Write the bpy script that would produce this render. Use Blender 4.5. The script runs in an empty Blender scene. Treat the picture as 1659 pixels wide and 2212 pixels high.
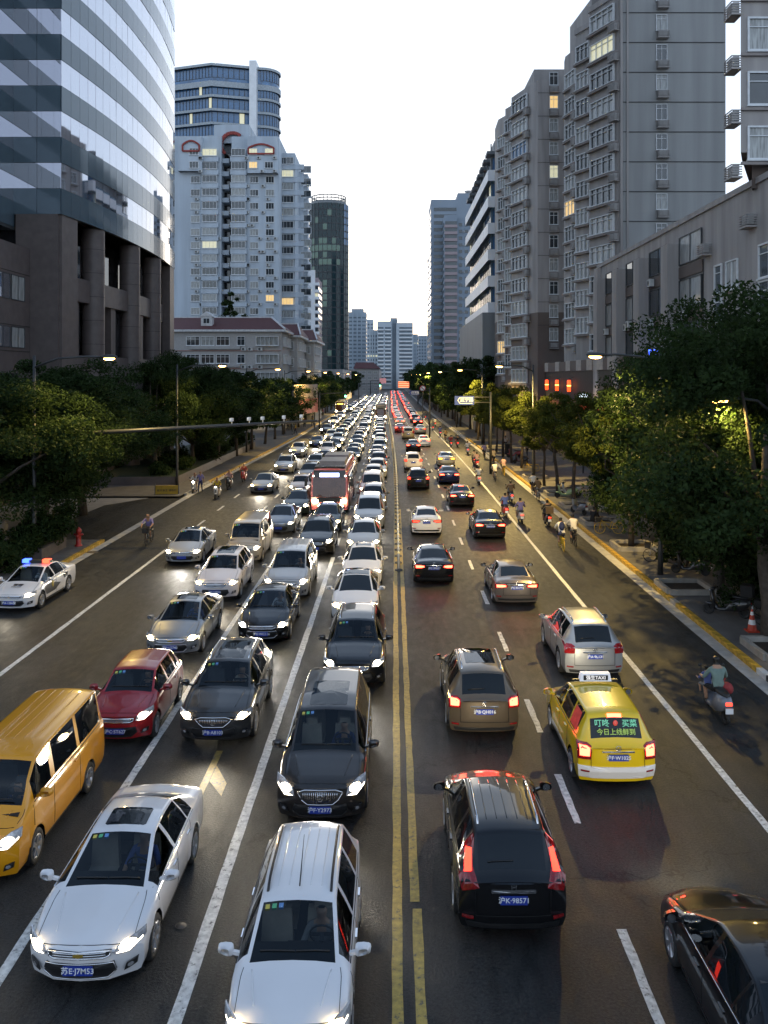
import bpy, math, random
import numpy as np
from mathutils import Vector, Matrix
random.seed(7); RNG = np.random.default_rng(7)
scene = bpy.context.scene; COL = scene.collection
# ---------------------------------------------------------------- camera (footbridge, 9.2 m up, verticals kept parallel by lens shift)
F, EYE, U0, V0 = 1860., 9.2, 852., 815.
def gp(u, v, z=0.):
    Y = F*(EYE-z)/(v-V0); return ((u-U0)*Y/F, Y)
def px(u, Y): return (u-U0)*Y/F
def pz(v, Y): return EYE+(V0-v)*Y/F
cam = bpy.data.cameras.new('camera'); cam_o = bpy.data.objects.new('camera', cam); COL.objects.link(cam_o)
cam_o.location = (0, 0, EYE); cam_o.rotation_euler = (math.pi/2, 0, 0)
cam.sensor_fit = 'HORIZONTAL'; cam.sensor_width = 36; cam.lens = 36*F/1659.
cam.shift_x = (829.5-U0)/1659.; cam.shift_y = -(1106-V0)/1659.
cam.clip_start = .1; cam.clip_end = 6000
scene.camera = cam_o
# ---------------------------------------------------------------- dusk sky, weak sun already down the street, exposure
SUN_EL, SUN_AZ = 5.0, 0.0
world = bpy.data.worlds.new('World'); scene.world = world; world.use_nodes = True
nt = world.node_tree; nt.nodes.clear()
sky = nt.nodes.new('ShaderNodeTexSky'); sky.sky_type = 'NISHITA'; sky.sun_disc = False
sky.sun_elevation = math.radians(SUN_EL); sky.sun_rotation = math.radians(SUN_AZ)
sky.air_density = 1.0; sky.dust_density = 1.5; sky.ozone_density = 3.0
bg = nt.nodes.new('ShaderNodeBackground'); bg.inputs[1].default_value = 0.15
# thin high cloud over the clear-sky model: pale near the horizon all round, dimmer blue overhead, as after sunset
veil = nt.nodes.new('ShaderNodeMix'); veil.data_type = 'RGBA'; veil.inputs[0].default_value = .6; nt.links.new(sky.outputs[0], veil.inputs[6])
wtc = nt.nodes.new('ShaderNodeTexCoord'); wsp = nt.nodes.new('ShaderNodeSeparateXYZ'); wrp = nt.nodes.new('ShaderNodeValToRGB')
nt.links.new(wtc.outputs['Generated'], wsp.inputs[0]); nt.links.new(wsp.outputs['Z'], wrp.inputs[0]); nt.links.new(wrp.outputs[0], veil.inputs[7])
we = wrp.color_ramp.elements; we[0].position = .0; we[0].color = (8.8, 9.9, 11.6, 1); we[1].position = 1.0; we[1].color = (1.4, 2.2, 3.6, 1)
w2 = we.new(.42); w2.color = (8.2, 9.6, 11.6, 1); w3 = we.new(.75); w3.color = (2.9, 4.1, 6.1, 1)
wo = nt.nodes.new('ShaderNodeOutputWorld'); nt.links.new(veil.outputs[2], bg.inputs[0]); nt.links.new(bg.outputs[0], wo.inputs[0])
sl = bpy.data.lights.new('sun', 'SUN'); sl.energy = .12; sl.angle = math.radians(12); sl.color = (1, .86, .72)
so = bpy.data.objects.new('sun', sl); COL.objects.link(so); so.location = (0, 60, 80)
so.rotation_euler = Vector((0, -math.cos(math.radians(SUN_EL)), -math.sin(math.radians(SUN_EL)))).to_track_quat('-Z', 'Y').to_euler()
vs = scene.view_settings; vs.view_transform = 'Standard'; vs.look = 'None'; vs.gamma = 1; vs.exposure = 0.22; vs.use_curve_mapping = False
scene.render.engine = 'CYCLES'; cy = scene.cycles
cy.use_denoising = True; cy.max_bounces = 5; cy.diffuse_bounces = 2; cy.glossy_bounces = 3; cy.transmission_bounces = 2; cy.transparent_max_bounces = 4
cy.sample_clamp_indirect = 2.5; cy.caustics_reflective = False; cy.caustics_refractive = False
cy.use_light_tree = True; cy.use_adaptive_sampling = True; cy.adaptive_threshold = .02; cy.adaptive_min_samples = 12
# ---------------------------------------------------------------- materials
MATS = {}
def pm(name, col, rough=.6, metal=0., noise=.18, scale=3., bump=0., bscale=40., coat=0., emit=None, es=0., spec=.5, rvar=0., aniso=(1, 1, 1), trans=0., flake=0.):
    if name in MATS: return MATS[name]
    m = bpy.data.materials.new(name); m.use_nodes = True; n = m.node_tree; b = n.nodes['Principled BSDF']; L = n.links
    b.inputs['Base Color'].default_value = (*col, 1); b.inputs['Roughness'].default_value = rough; b.inputs['Metallic'].default_value = metal
    b.inputs['Specular IOR Level'].default_value = spec; b.inputs['Coat Weight'].default_value = coat; b.inputs['Coat Roughness'].default_value = .03
    if trans: b.inputs['Transmission Weight'].default_value = trans
    if emit is not None: b.inputs['Emission Color'].default_value = (*emit, 1); b.inputs['Emission Strength'].default_value = es; m.cycles.emission_sampling = 'NONE'
    if noise or rvar:
        tc = n.nodes.new('ShaderNodeTexCoord'); mp = n.nodes.new('ShaderNodeMapping'); mp.inputs['Scale'].default_value = aniso
        nz = n.nodes.new('ShaderNodeTexNoise'); nz.inputs['Scale'].default_value = scale; nz.inputs['Detail'].default_value = 5
        L.new(tc.outputs['Object'], mp.inputs[0]); L.new(mp.outputs[0], nz.inputs['Vector'])
        if noise:
            mx = n.nodes.new('ShaderNodeMix'); mx.data_type = 'RGBA'
            mx.inputs[6].default_value = tuple(min(1, c*(1-noise)) for c in col)+(1,); mx.inputs[7].default_value = tuple(min(1, c*(1+noise)) for c in col)+(1,)
            rp = n.nodes.new('ShaderNodeMapRange'); rp.inputs[1].default_value = .3; rp.inputs[2].default_value = .7
            L.new(nz.outputs['Fac'], rp.inputs[0]); L.new(rp.outputs[0], mx.inputs[0]); L.new(mx.outputs[2], b.inputs['Base Color'])
        if rvar:
            r2 = n.nodes.new('ShaderNodeMapRange'); r2.inputs[1].default_value = .3; r2.inputs[2].default_value = .7
            r2.inputs[3].default_value = max(0, rough-rvar); r2.inputs[4].default_value = min(1, rough+rvar)
            L.new(nz.outputs['Fac'], r2.inputs[0]); L.new(r2.outputs[0], b.inputs['Roughness'])
    if bump:
        tc2 = n.nodes.new('ShaderNodeTexCoord'); n2 = n.nodes.new('ShaderNodeTexNoise'); n2.inputs['Scale'].default_value = bscale; n2.inputs['Detail'].default_value = 3
        bp = n.nodes.new('ShaderNodeBump'); bp.inputs['Strength'].default_value = bump; bp.inputs['Distance'].default_value = .02
        L.new(tc2.outputs['Object'], n2.inputs['Vector']); L.new(n2.outputs['Fac'], bp.inputs['Height']); L.new(bp.outputs[0], b.inputs['Normal'])
    MATS[name] = m; return m
def em(name, col, s): return pm(name, (.02, .02, .02), .4, noise=0, emit=col, es=s)
# ---------------------------------------------------------------- mesh builder
class MB:
    def __init__(s): s.v = []; s.f = []; s.m = []; s.sm = []
    def add(s, vs, fs, m=0, smooth=False):
        o = len(s.v); s.v.extend(vs)
        for f in fs: s.f.append(tuple(i+o for i in f)); s.m.append(m); s.sm.append(smooth)
        return s
    def quad(s, a, b, c, d, m=0): return s.add([a, b, c, d], [(0, 1, 2, 3)], m)
    def box(s, cx, cy, cz, sx, sy, sz, m=0, a=0., taper=1.):
        x, y, z = sx/2, sy/2, sz/2; ca, sa = math.cos(a), math.sin(a); vs = []
        for k, (dx, dy, dz) in enumerate([(-x, -y, -z), (x, -y, -z), (x, y, -z), (-x, y, -z), (-x, -y, z), (x, -y, z), (x, y, z), (-x, y, z)]):
            if k > 3: dx *= taper; dy *= taper
            vs.append((cx+dx*ca-dy*sa, cy+dx*sa+dy*ca, cz+dz))
        return s.add(vs, [(3, 2, 1, 0), (4, 5, 6, 7), (0, 1, 5, 4), (1, 2, 6, 5), (2, 3, 7, 6), (3, 0, 4, 7)], m)
    def bar(s, p, q, w, h, m=0):
        p, q = Vector(p), Vector(q); d = (q-p).normalized(); up = Vector((0, 0, 1)) if abs(d.z) < .95 else Vector((0, 1, 0))
        a = d.cross(up).normalized()*w/2; b = a.cross(d).normalized()*h/2
        vs = [tuple(c+sa*a+sb*b) for c in (p, q) for sa, sb in ((-1, -1), (1, -1), (1, 1), (-1, 1))]
        return s.add(vs, [(3, 2, 1, 0), (4, 5, 6, 7), (0, 1, 5, 4), (1, 2, 6, 5), (2, 3, 7, 6), (3, 0, 4, 7)], m)
    def tube(s, pts, rs, n=8, m=0, caps=True):
        pts = [Vector(p) for p in pts]; rs = [rs]*len(pts) if isinstance(rs, (int, float)) else rs
        vs = []; fs = []; prev = None
        for i, p in enumerate(pts):
            d = (pts[min(i+1, len(pts)-1)]-pts[max(i-1, 0)]).normalized()
            if prev is None: a = d.orthogonal().normalized()
            else:
                a = (prev-prev.dot(d)*d); a = a.normalized() if a.length > 1e-6 else d.orthogonal().normalized()
            prev = a; b = d.cross(a)
            for k in range(n):
                t = 2*math.pi*k/n; vs.append(tuple(p+(a*math.cos(t)+b*math.sin(t))*rs[i]))
        for i in range(len(pts)-1):
            for k in range(n): fs.append((i*n+k, i*n+(k+1) % n, (i+1)*n+(k+1) % n, (i+1)*n+k))
        if caps: fs.append(tuple(range(n-1, -1, -1))); fs.append(tuple((len(pts)-1)*n+k for k in range(n)))
        return s.add(vs, fs, m, True)
    def lathe(s, prof, c=(0, 0, 0), axis='z', n=16, m=0, closed=False):
        vs = []; fs = []; P = len(prof)
        for k in range(n):
            t = 2*math.pi*k/n; ct, st = math.cos(t), math.sin(t)
            for r, h in prof:
                if axis == 'z': vs.append((c[0]+r*ct, c[1]+r*st, c[2]+h))
                elif axis == 'x': vs.append((c[0]+h, c[1]+r*ct, c[2]+r*st))
                else: vs.append((c[0]+r*st, c[1]+h, c[2]+r*ct))
        for k in range(n):
            k2 = (k+1) % n
            for j in range(P if closed else P-1):
                j2 = (j+1) % P; fs.append((k*P+j, k2*P+j, k2*P+j2, k*P+j2))
        return s.add(vs, fs, m, True)
    def ball(s, c, rx, ry, rz, m=0, n=10, k=6):
        prof = [(math.sin(math.pi*j/k), -math.cos(math.pi*j/k)) for j in range(k+1)]; vs = []; fs = []
        for i in range(n):
            t = 2*math.pi*i/n
            for r, h in prof: vs.append((c[0]+rx*r*math.cos(t), c[1]+ry*r*math.sin(t), c[2]+rz*h))
        P = k+1
        for i in range(n):
            for j in range(k): fs.append((i*P+j, ((i+1) % n)*P+j, ((i+1) % n)*P+j+1, i*P+j+1))
        return s.add(vs, fs, m, True)
    def prism(s, poly, z0, z1, m=0, mt=None):
        n = len(poly); vs = [(x, y, z0) for x, y in poly]+[(x, y, z1) for x, y in poly]
        s.add(vs, [(i, (i+1) % n, n+(i+1) % n, n+i) for i in range(n)], m)
        return s.add([(x, y, z1) for x, y in poly], [tuple(range(n))], m if mt is None else mt)
    def mesh(s, name):
        me = bpy.data.meshes.new(name); me.from_pydata(s.v, [], s.f)
        me.polygons.foreach_set('material_index', s.m); me.polygons.foreach_set('use_smooth', s.sm); me.update(); return me
    def build(s, name, mats, parent=None, loc=(0, 0, 0), rz=0.):
        return ob(name, s.mesh(name), mats, parent, loc, rz)
def ob(name, me, mats=None, parent=None, loc=(0, 0, 0), rz=0., link=False):
    """one object; link=True keeps the materials on the object so that the mesh can be shared"""
    o = bpy.data.objects.new(name, me); COL.objects.link(o)
    o.location = loc; o.rotation_euler = (0, 0, rz) if isinstance(rz, (int, float)) else rz
    if parent: o.parent = parent
    if mats is not None and me is not None:
        mats = mats if isinstance(mats, (list, tuple)) else [mats]
        if not link:
            if not len(me.materials):
                for m in mats: me.materials.append(m)
        else:
            while len(me.materials) < len(mats): me.materials.append(None)
            for i, m in enumerate(mats): o.material_slots[i].link = 'OBJECT'; o.material_slots[i].material = m
    return o
def tag(o, label, cat, group=None, kind=None):
    o['label'] = label; o['category'] = cat
    if group: o['group'] = group
    if kind: o['kind'] = kind
    return o
def empty(name, loc=(0, 0, 0), rz=0.):
    o = bpy.data.objects.new(name, None); COL.objects.link(o); o.location = loc; o.rotation_euler = (0, 0, rz); o.empty_display_size = .2; return o
def struct(o): o['kind'] = 'structure'; return o
ORD = 'first second third fourth fifth sixth seventh eighth ninth tenth eleventh twelfth thirteenth fourteenth fifteenth sixteenth seventeenth eighteenth nineteenth twentieth'.split()
TXT = {}
def text_mesh(body, size):
    k = (body, size)
    if k not in TXT:
        c = bpy.data.curves.new('lettering', 'FONT'); c.body = body; c.size = size; c.align_x = 'CENTER'; c.align_y = 'CENTER'; c.extrude = size*.015; c.offset = size*.012; c.resolution_u = 2
        o = bpy.data.objects.new('lettering', c); COL.objects.link(o)
        dg = bpy.context.evaluated_depsgraph_get(); me = bpy.data.meshes.new_from_object(o.evaluated_get(dg))
        bpy.data.objects.remove(o); bpy.data.curves.remove(c); me.name = 'lettering'; TXT[k] = me
    return TXT[k]
for _t in ('沪C·N3528', '沪F·Y2973', '沪A·6F208', '沪D·52K81', '苏E·J7M53', '沪B·A8103', '沪E·WC116', '沪C·5T627', '沪F·U2740', '沪K·H8206', '沪A·1286警', '沪K·98571', '沪F·W1025', '沪B·QH016', '沪A·9L131', '沪E·KH792', '沪C·3M617', '沪A·1S135'): text_mesh(_t, .115)
for _t, _s in (('明宫', .55), ('警察', .22), ('警察', .2), ('POLICE', .12), ('强生TAXI', .115), ('叮咚', .17), ('买菜', .17), ('今日上线鲜到', .145), ('武宁路', .42), ('长寿路', .36), ('前方施工 请绕行', .2)): text_mesh(_t, _s)
def bend(Y):
    """the street drifts a little to the left in the distance"""
    t = min(1., max(0., (Y-62.)/190.)); return -1.9*t*t*(3-2*t)-max(0, Y-252)*.004
# ---------------------------------------------------------------- ground, road, pavements, kerbs, paint
def asphalt():
    m = bpy.data.materials.new('asphalt'); m.use_nodes = True; n = m.node_tree; L = n.links; b = n.nodes['Principled BSDF']
    g = n.nodes.new('ShaderNodeNewGeometry')
    def noise(sc, det, ro=.6, stretch=None):
        z = n.nodes.new('ShaderNodeTexNoise'); z.inputs['Scale'].default_value = sc; z.inputs['Detail'].default_value = det; z.inputs['Roughness'].default_value = ro
        if stretch:
            mp = n.nodes.new('ShaderNodeMapping'); mp.inputs['Scale'].default_value = stretch; L.new(g.outputs['Position'], mp.inputs[0]); L.new(mp.outputs[0], z.inputs['Vector'])
        else: L.new(g.outputs['Position'], z.inputs['Vector'])
        return z
    big = noise(.35, 4); fine = noise(21, 4, .8); mid = noise(3.2, 5, .6, (1.4, .5, 1))
    cr = n.nodes.new('ShaderNodeValToRGB'); cr.color_ramp.elements[0].position = .40; cr.color_ramp.elements[0].color = (.0105, .0115, .0125, 1)
    cr.color_ramp.elements[1].position = .63; cr.color_ramp.elements[1].color = (.056, .057, .056, 1)
    a1 = n.nodes.new('ShaderNodeMath'); a1.operation = 'MULTIPLY_ADD'; a1.inputs[1].default_value = .55; L.new(fine.outputs['Fac'], a1.inputs[0])
    a2 = n.nodes.new('ShaderNodeMath'); a2.operation = 'MULTIPLY_ADD'; a2.inputs[1].default_value = .22; a2.inputs[2].default_value = 0; L.new(big.outputs['Fac'], a2.inputs[0])
    a3 = n.nodes.new('ShaderNodeMath'); a3.operation = 'MULTIPLY_ADD'; a3.inputs[1].default_value = .22; L.new(mid.outputs['Fac'], a3.inputs[0]); L.new(a2.outputs[0], a3.inputs[2])
    L.new(a3.outputs[0], a1.inputs[2]); L.new(a1.outputs[0], cr.inputs[0])
    # cracks and oil-darkened strips along the lanes
    dn = noise(1.1, 3); ad = n.nodes.new('ShaderNodeVectorMath'); ad.operation = 'MULTIPLY_ADD'; ad.inputs[1].default_value = (1.6, 1.6, 0); L.new(dn.outputs['Color'], ad.inputs[0]); L.new(g.outputs['Position'], ad.inputs[2])
    vo = n.nodes.new('ShaderNodeTexVoronoi'); vo.feature = 'DISTANCE_TO_EDGE'; vo.inputs['Scale'].default_value = .16; L.new(ad.outputs[0], vo.inputs['Vector'])
    ck = n.nodes.new('ShaderNodeMapRange'); ck.inputs[1].default_value = .0; ck.inputs[2].default_value = .006; ck.inputs[3].default_value = .45; ck.inputs[4].default_value = 1; L.new(vo.outputs['Distance'], ck.inputs[0])
    st_ = noise(1., 4, .6, (.9, .05, 1)); sr = n.nodes.new('ShaderNodeMapRange'); sr.inputs[1].default_value = .35; sr.inputs[2].default_value = .65; sr.inputs[3].default_value = .62; sr.inputs[4].default_value = 1.15; L.new(st_.outputs['Fac'], sr.inputs[0])
    mu = n.nodes.new('ShaderNodeMath'); mu.operation = 'MULTIPLY'; L.new(ck.outputs[0], mu.inputs[0]); L.new(sr.outputs[0], mu.inputs[1])
    vm = n.nodes.new('ShaderNodeVectorMath'); vm.operation = 'SCALE'; L.new(cr.outputs[0], vm.inputs[0]); L.new(mu.outputs[0], vm.inputs['Scale']); L.new(vm.outputs[0], b.inputs['Base Color'])
    rr = n.nodes.new('ShaderNodeMapRange'); rr.inputs[1].default_value = .3; rr.inputs[2].default_value = .7; rr.inputs[3].default_value = .46; rr.inputs[4].default_value = .66
    L.new(mid.outputs['Fac'], rr.inputs[0]); L.new(rr.outputs[0], b.inputs['Roughness'])
    b.inputs['Specular IOR Level'].default_value = .22
    bp = n.nodes.new('ShaderNodeBump'); bp.inputs['Strength'].default_value = .8; bp.inputs['Distance'].default_value = .018; L.new(fine.outputs['Fac'], bp.inputs['Height']); L.new(bp.outputs[0], b.inputs['Normal'])
    return m
M_ASPH = asphalt()
def paint(name, col):
    """road paint with worn, patchy edges"""
    m = pm(name, col, .55, noise=.3, scale=9, bump=.4, bscale=50); n = m.node_tree; L = n.links; b = n.nodes['Principled BSDF']
    src = b.inputs['Base Color'].links[0].from_socket; g = n.nodes.new('ShaderNodeNewGeometry'); z = n.nodes.new('ShaderNodeTexNoise'); z.inputs['Scale'].default_value = 7; z.inputs['Detail'].default_value = 9; z.inputs['Roughness'].default_value = .75; L.new(g.outputs['Position'], z.inputs['Vector'])
    r = n.nodes.new('ShaderNodeMapRange'); r.inputs[1].default_value = .36; r.inputs[2].default_value = .46; L.new(z.outputs['Fac'], r.inputs[0])
    mx = n.nodes.new('ShaderNodeMix'); mx.data_type = 'RGBA'; mx.inputs[6].default_value = (.06, .058, .055, 1); L.new(src, mx.inputs[7]); L.new(r.outputs[0], mx.inputs[0]); L.new(mx.outputs[2], b.inputs['Base Color']); return m
M_WHITE = paint('road_paint_white', (.62, .62, .6)); M_YEL = paint('road_paint_yellow', (.40, .28, .055))
M_EARTH = pm('city_ground', (.06, .06, .058), .9, scale=.2)
M_PAVE = pm('pavement_slabs', (.12, .115, .112), .75, noise=.25, scale=1.2, bump=.2)
M_CONC = pm('gutter_concrete', (.42, .41, .39), .7, noise=.22, scale=2.5, bump=.2)
KL, KR = -16.2, 11.3      # kerb lines
def ribbon(x0, x1, y0, y1, z, b0=True, b1=True, step=8.):
    mb = MB(); n = max(1, int((y1-y0)/step)); vs = []
    for i in range(n+1):
        y = y0+(y1-y0)*i/n; vs += [(x0+(bend(y) if b0 else 0), y, z), (x1+(bend(y) if b1 else 0), y, z)]
    return mb.add(vs, [(2*i, 2*i+1, 2*i+3, 2*i+2) for i in range(n)])
def kl(Y): return KL + min(1, max(0, (Y-70)/60))*1.2
gm = MB(); gm.quad((-700, -150, -.02), (700, -150, -.02), (700, 1900, -.02), (-700, 1900, -.02))
struct(gm.build('ground', M_EARTH))
struct(ribbon(-17.6, 12.2, -12, 1400, 0., step=12).build('road', M_ASPH))
def kerb_strip(x0, x1, y0, y1, z0, z1, left):
    mb = MB(); n = max(1, int((y1-y0)/8)); vs = []
    for i in range(n+1):
        y = y0+(y1-y0)*i/n; o = (kl(y)-KL if left else bend(y)); vs += [(x0+o, y, z0), (x0+o, y, z1), (x1+o, y, z1), (x1+o, y, z0)]
    f = [(4*i+j, 4*i+(j+1) % 4, 4*i+4+(j+1) % 4, 4*i+4+j) for i in range(n) for j in range(4)]
    return mb.add(vs, f+[(0, 1, 2, 3), (4*n+3, 4*n+2, 4*n+1, 4*n)])
struct(ribbon(KR+.14, 21, -12, 900, .15).build('pavement_right', M_PAVE))
def lribbon(x0, x1, y0, y1, z):
    mb = MB(); n = max(1, int((y1-y0)/8)); vs = []
    for i in range(n+1):
        y = y0+(y1-y0)*i/n; vs += [(x0, y, z), (x1+kl(y)-KL, y, z)]
    return mb.add(vs, [(2*i, 2*i+1, 2*i+3, 2*i+2) for i in range(n)])
struct(lribbon(-34, KL-.14, -12, 48, .15).build('pavement_left', M_PAVE))
struct(lribbon(-34, KL-.14, 65.5, 900, .15).build('pavement_left', M_PAVE))
M_PLAZA = pm('plaza_granite', (.27, .27, .28), .6, noise=.15, scale=1.5)
pl = MB(); pl.add([(-60, 48, .02), (-21.6, 48, .02), (-20.9, 57, .02), (-20.8, 61.7, .02), (-18.6, 65.5, .02), (-60, 65.5, .02)], [(0, 1, 2, 3, 4, 5)])
struct(pl.build('plaza', M_PLAZA))
dv = MB(); dv.quad((-24, 48, .008), (KL-.2, 48, .008), (KL-.2, 65.5, .008), (-24, 65.5, .008)); struct(dv.build('driveway', M_ASPH))
M_KY = pm('kerb_paint_yellow', (.46, .28, .03), .55, noise=.55, scale=5); M_KG = pm('kerb_granite', (.33, .32, .3), .7, noise=.25, scale=3); M_KB = pm('kerb_paint_black', (.03, .03, .03), .5)
M_KWHITE = pm('kerb_paint_white', (.55, .55, .55), .6)
# right kerb: single stones, mostly yellow, one black-and-white stretch
yy = -6.; 
kr = struct(empty('kerb_right'))
kmesh = {}
def kerb_stone(par, x, y, ln, m, lf):
    k = (round(ln, 2), m.name)
    if k not in kmesh:
        mb = MB(); mb.box(0, ln/2, .085, .2, ln-.015, .17); kmesh[k] = mb.mesh('kerb_stone'); kmesh[k].materials.append(m)
    ob('kerb_stone', kmesh[k], None, par, (x, y, 0))
y = 10.
while y < 130:
    m = M_KY
    if 24.5 < y < 26.6: m = M_KB if 25.2 < y < 26 else M_KWHITE
    elif y > 34 and int(y/7) % 5 == 4: m = M_KG
    ln = .7 if y < 60 else 2.0
    kerb_stone(kr, KR+.06+bend(y), y, ln, m, 0); y += ln
struct(kerb_strip(KR-.04, KR+.16, 130, 900, 0, .17, False).build('kerb_right_far', M_KG))
klf = struct(empty('kerb_left')); y = 30.
while y < 130:
    if y < 47.6 or y > 66:
        kerb_stone(klf, kl(y)-.06, y, 1.0 if y < 80 else 2., M_KY if (y < 60 or y > 74) else M_KG, 0)
    y += 1.0 if y < 80 else 2.
struct(kerb_strip(KL-.16, KL+.04, 130, 900, 0, .17, True).build('kerb_left_far', M_KY))
# gutters
gl = MB(); gl.v = []
struct(ribbon(KR-.5, KR-.04, 5, 500, .004).build('gutter_right', M_CONC))
def lg(x0, x1, y0, y1, z, m, nm):
    mb = MB(); n = max(1, int((y1-y0)/8)); vs = []
    for i in range(n+1):
        y = y0+(y1-y0)*i/n; o = kl(y)-KL; vs += [(x0+o, y, z), (x1+o, y, z)]
    struct(mb.add(vs, [(2*i, 2*i+1, 2*i+3, 2*i+2) for i in range(n)]).build(nm, m))
lg(KL+.04, KL+.5, 20, 500, .010, M_CONC, 'gutter_left')
mk_root = struct(empty('road_markings'))
def line(x, w, y0, y1, m, nm='lane_line', z=.005, step=6., jit=.012, straight=False):
    mb = MB(); n = max(1, int((y1-y0)/step)); vs = []
    for i in range(n+1):
        y = y0+(y1-y0)*i/n; o = 0 if straight else bend(y)
        vs += [(x-w/2+o+random.uniform(-jit, jit), y, z), (x+w/2+o+random.uniform(-jit, jit), y, z)]
    return mb.add(vs, [(2*i, 2*i+1, 2*i+3, 2*i+2) for i in range(n)]).build(nm, m, mk_root)
line(.05, .17, 5, 60, M_YEL, 'centre_line', step=.5); line(.39, .16, 5, 14.9, M_YEL, 'centre_line', step=.5); line(.36, .16, 15.1, 60, M_YEL, 'centre_line', step=.5)
line(.05, .17, 60, 600, M_YEL, 'centre_line'); 
line(-3.13, .2, 5, 44, M_WHITE, step=.5, jit=.008); line(-6.05, .18, 5, 44, M_WHITE, step=.5, jit=.008)
line(-12.2, .17, 15, 46, M_WHITE, step=.5); line(7.62, .17, 5, 420, M_WHITE, step=1.)
y = 47.
while y < 300:
    for x in ((-3.13, -6.05, -9.1, -12.2) if y > 47 else (-3.13, -6.05)): line(x, .15, y, y+2.2, M_WHITE, 'lane_dash', step=1)
    y += 6.2
for y0, y1 in ((10.2, 14.35), (17.75, 19.95), (22.3, 24.6), (28.9, 31.1), (34.9, 37.1)): line(3.78, .15, y0, y1, M_WHITE, 'lane_dash', step=.3)
y = 41.2
while y < 300: line(3.75, .14, y, y+2.1, M_WHITE, 'lane_dash', step=1); y += 6.1
# yellow straight-and-turn arrows under the oncoming cars
def arrow(x, y, nm='lane_arrow'):
    mb = MB(); mb.add([(x-.08, y+1.2, .006), (x+.08, y+1.2, .006), (x+.08, y+4.2, .006), (x-.08, y+4.2, .006)], [(0, 1, 2, 3)])
    mb.add([(x, y, .006), (x+.22, y+1.2, .006), (x-.22, y+1.2, .006)], [(0, 1, 2)]); mb.add([(x+.09, y+2.6, .006), (x+.5, y+1.9, .006), (x+.5, y+2.5, .006), (x+.09, y+3.4, .006)], [(0, 1, 2, 3)])
    mb.build(nm, paint('road_paint_worn', (.2, .14, .03)), mk_root)
arrow(-4.3, 17.0); arrow(-4.5, 38.6)
# manhole covers
def manhole(u, v, lab, r=.36):
    x, y = gp(u, v); mb = MB(); mb.lathe([(0, .012), (r*.82, .012), (r*.84, .008), (r*.9, .008), (r*.92, .014), (r, .006)], (x, y, 0), n=20)
    tag(mb.build('manhole_cover', pm('cast_iron', (.13, .11, .09), .5, metal=.4)), lab, 'manhole cover')
manhole(735, 1218, 'round iron manhole cover on the lane line beside a black SUV'); manhole(199, 1193, 'round iron manhole cover in the bike lane near the red hydrant')
manhole(391, 2000, 'small pale round cover on the asphalt beside the white sedan', .1)

xx = -14.
while xx < 10.5: line(xx, .45, 189, 193, M_WHITE, 'crossing_bar', step=4); xx += 1.05
# ================================================================ buildings
WIN = {}
M_FR = pm('window_frame_white', (.68, .7, .71), .5, noise=.1); M_FD = pm('window_frame_dark', (.05, .055, .06), .5)
M_GL = pm('window_glass', (.04, .05, .058), .05, noise=.5, scale=.35, spec=1.0)
M_GLC = pm('window_glass_curtain', (.30, .31, .30), .35, noise=.5, scale=1.6, aniso=(6, 1, .6), coat=.8)
M_GLB = pm('window_glass_blue', (.05, .14, .28), .06, noise=.4, scale=.5, spec=.9)
M_LITW = pm('window_lit_warm', (.3, .25, .15), .3, noise=.5, scale=1.2, emit=(1, .66, .25), es=.75, coat=.5)
M_LITC = pm('window_lit_cool', (.3, .3, .25), .3, noise=.2, emit=(.95, .92, .6), es=.5, coat=.5)
M_AC = pm('air_conditioner_casing', (.5, .51, .5), .55, noise=.12); M_ACD = pm('air_conditioner_grille', (.05, .05, .05), .6)
def window_mesh(w, h, nx=2, ny=1, fw=.07, dep=.09, sill=True, mull=.05):
    k = (round(w, 2), round(h, 2), nx, ny, fw, dep, sill)
    if k in WIN: return WIN[k]
    mb = MB(); mb.quad((-w/2, -.012, 0), (w/2, -.012, 0), (w/2, -.012, h), (-w/2, -.012, h), 1)
    for x in (-w/2, w/2): mb.box(x, -dep/2, h/2, fw, dep, h+fw)
    for z in (0, h): mb.box(0, -dep/2-.002, z, w+fw*.9, dep, fw)
    for i in range(1, nx): mb.box(-w/2+w*i/nx, -dep*.4, h/2, mull, dep*.8, h-fw)
    if ny > 1: mb.box(0, -dep*.38, h*.72, w-fw, dep*.76, mull)
    if sill: mb.box(0, -dep*.9, -fw*.8, w+.18, dep*1.8, fw*.8)
    WIN[k] = mb.mesh('window'); return WIN[k]
def ac_mesh():
    if 'ac' in WIN: return WIN['ac']
    mb = MB(); mb.box(0, -.22, .32, .82, .32, .56); mb.lathe([(0, -.005), (.2, -.005), (.22, 0)], (-.1, -.385, .32), 'y', 12, 1); mb.box(-.28, -.2, .02, .04, .4, .04, 1); mb.box(.28, -.2, .02, .04, .4, .04, 1)
    WIN['ac'] = mb.mesh('air_conditioner'); return WIN['ac']
def rack_mesh():
    if 'rack' in WIN: return WIN['rack']
    mb = MB(); mb.box(0, -.3, -.05, 1.15, .6, .1)
    for k in range(5): mb.box(0, -.58, .1+k*.13, 1.1, .04, .06); mb.box(-.55, -.3, .1+k*.13, .04, .56, .06); mb.box(.55, -.3, .1+k*.13, .04, .56, .06)
    mb.box(0, -.28, .36, .8, .34, .55, 1)
    WIN['rack'] = mb.mesh('balcony_rack'); return WIN['rack']
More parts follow.
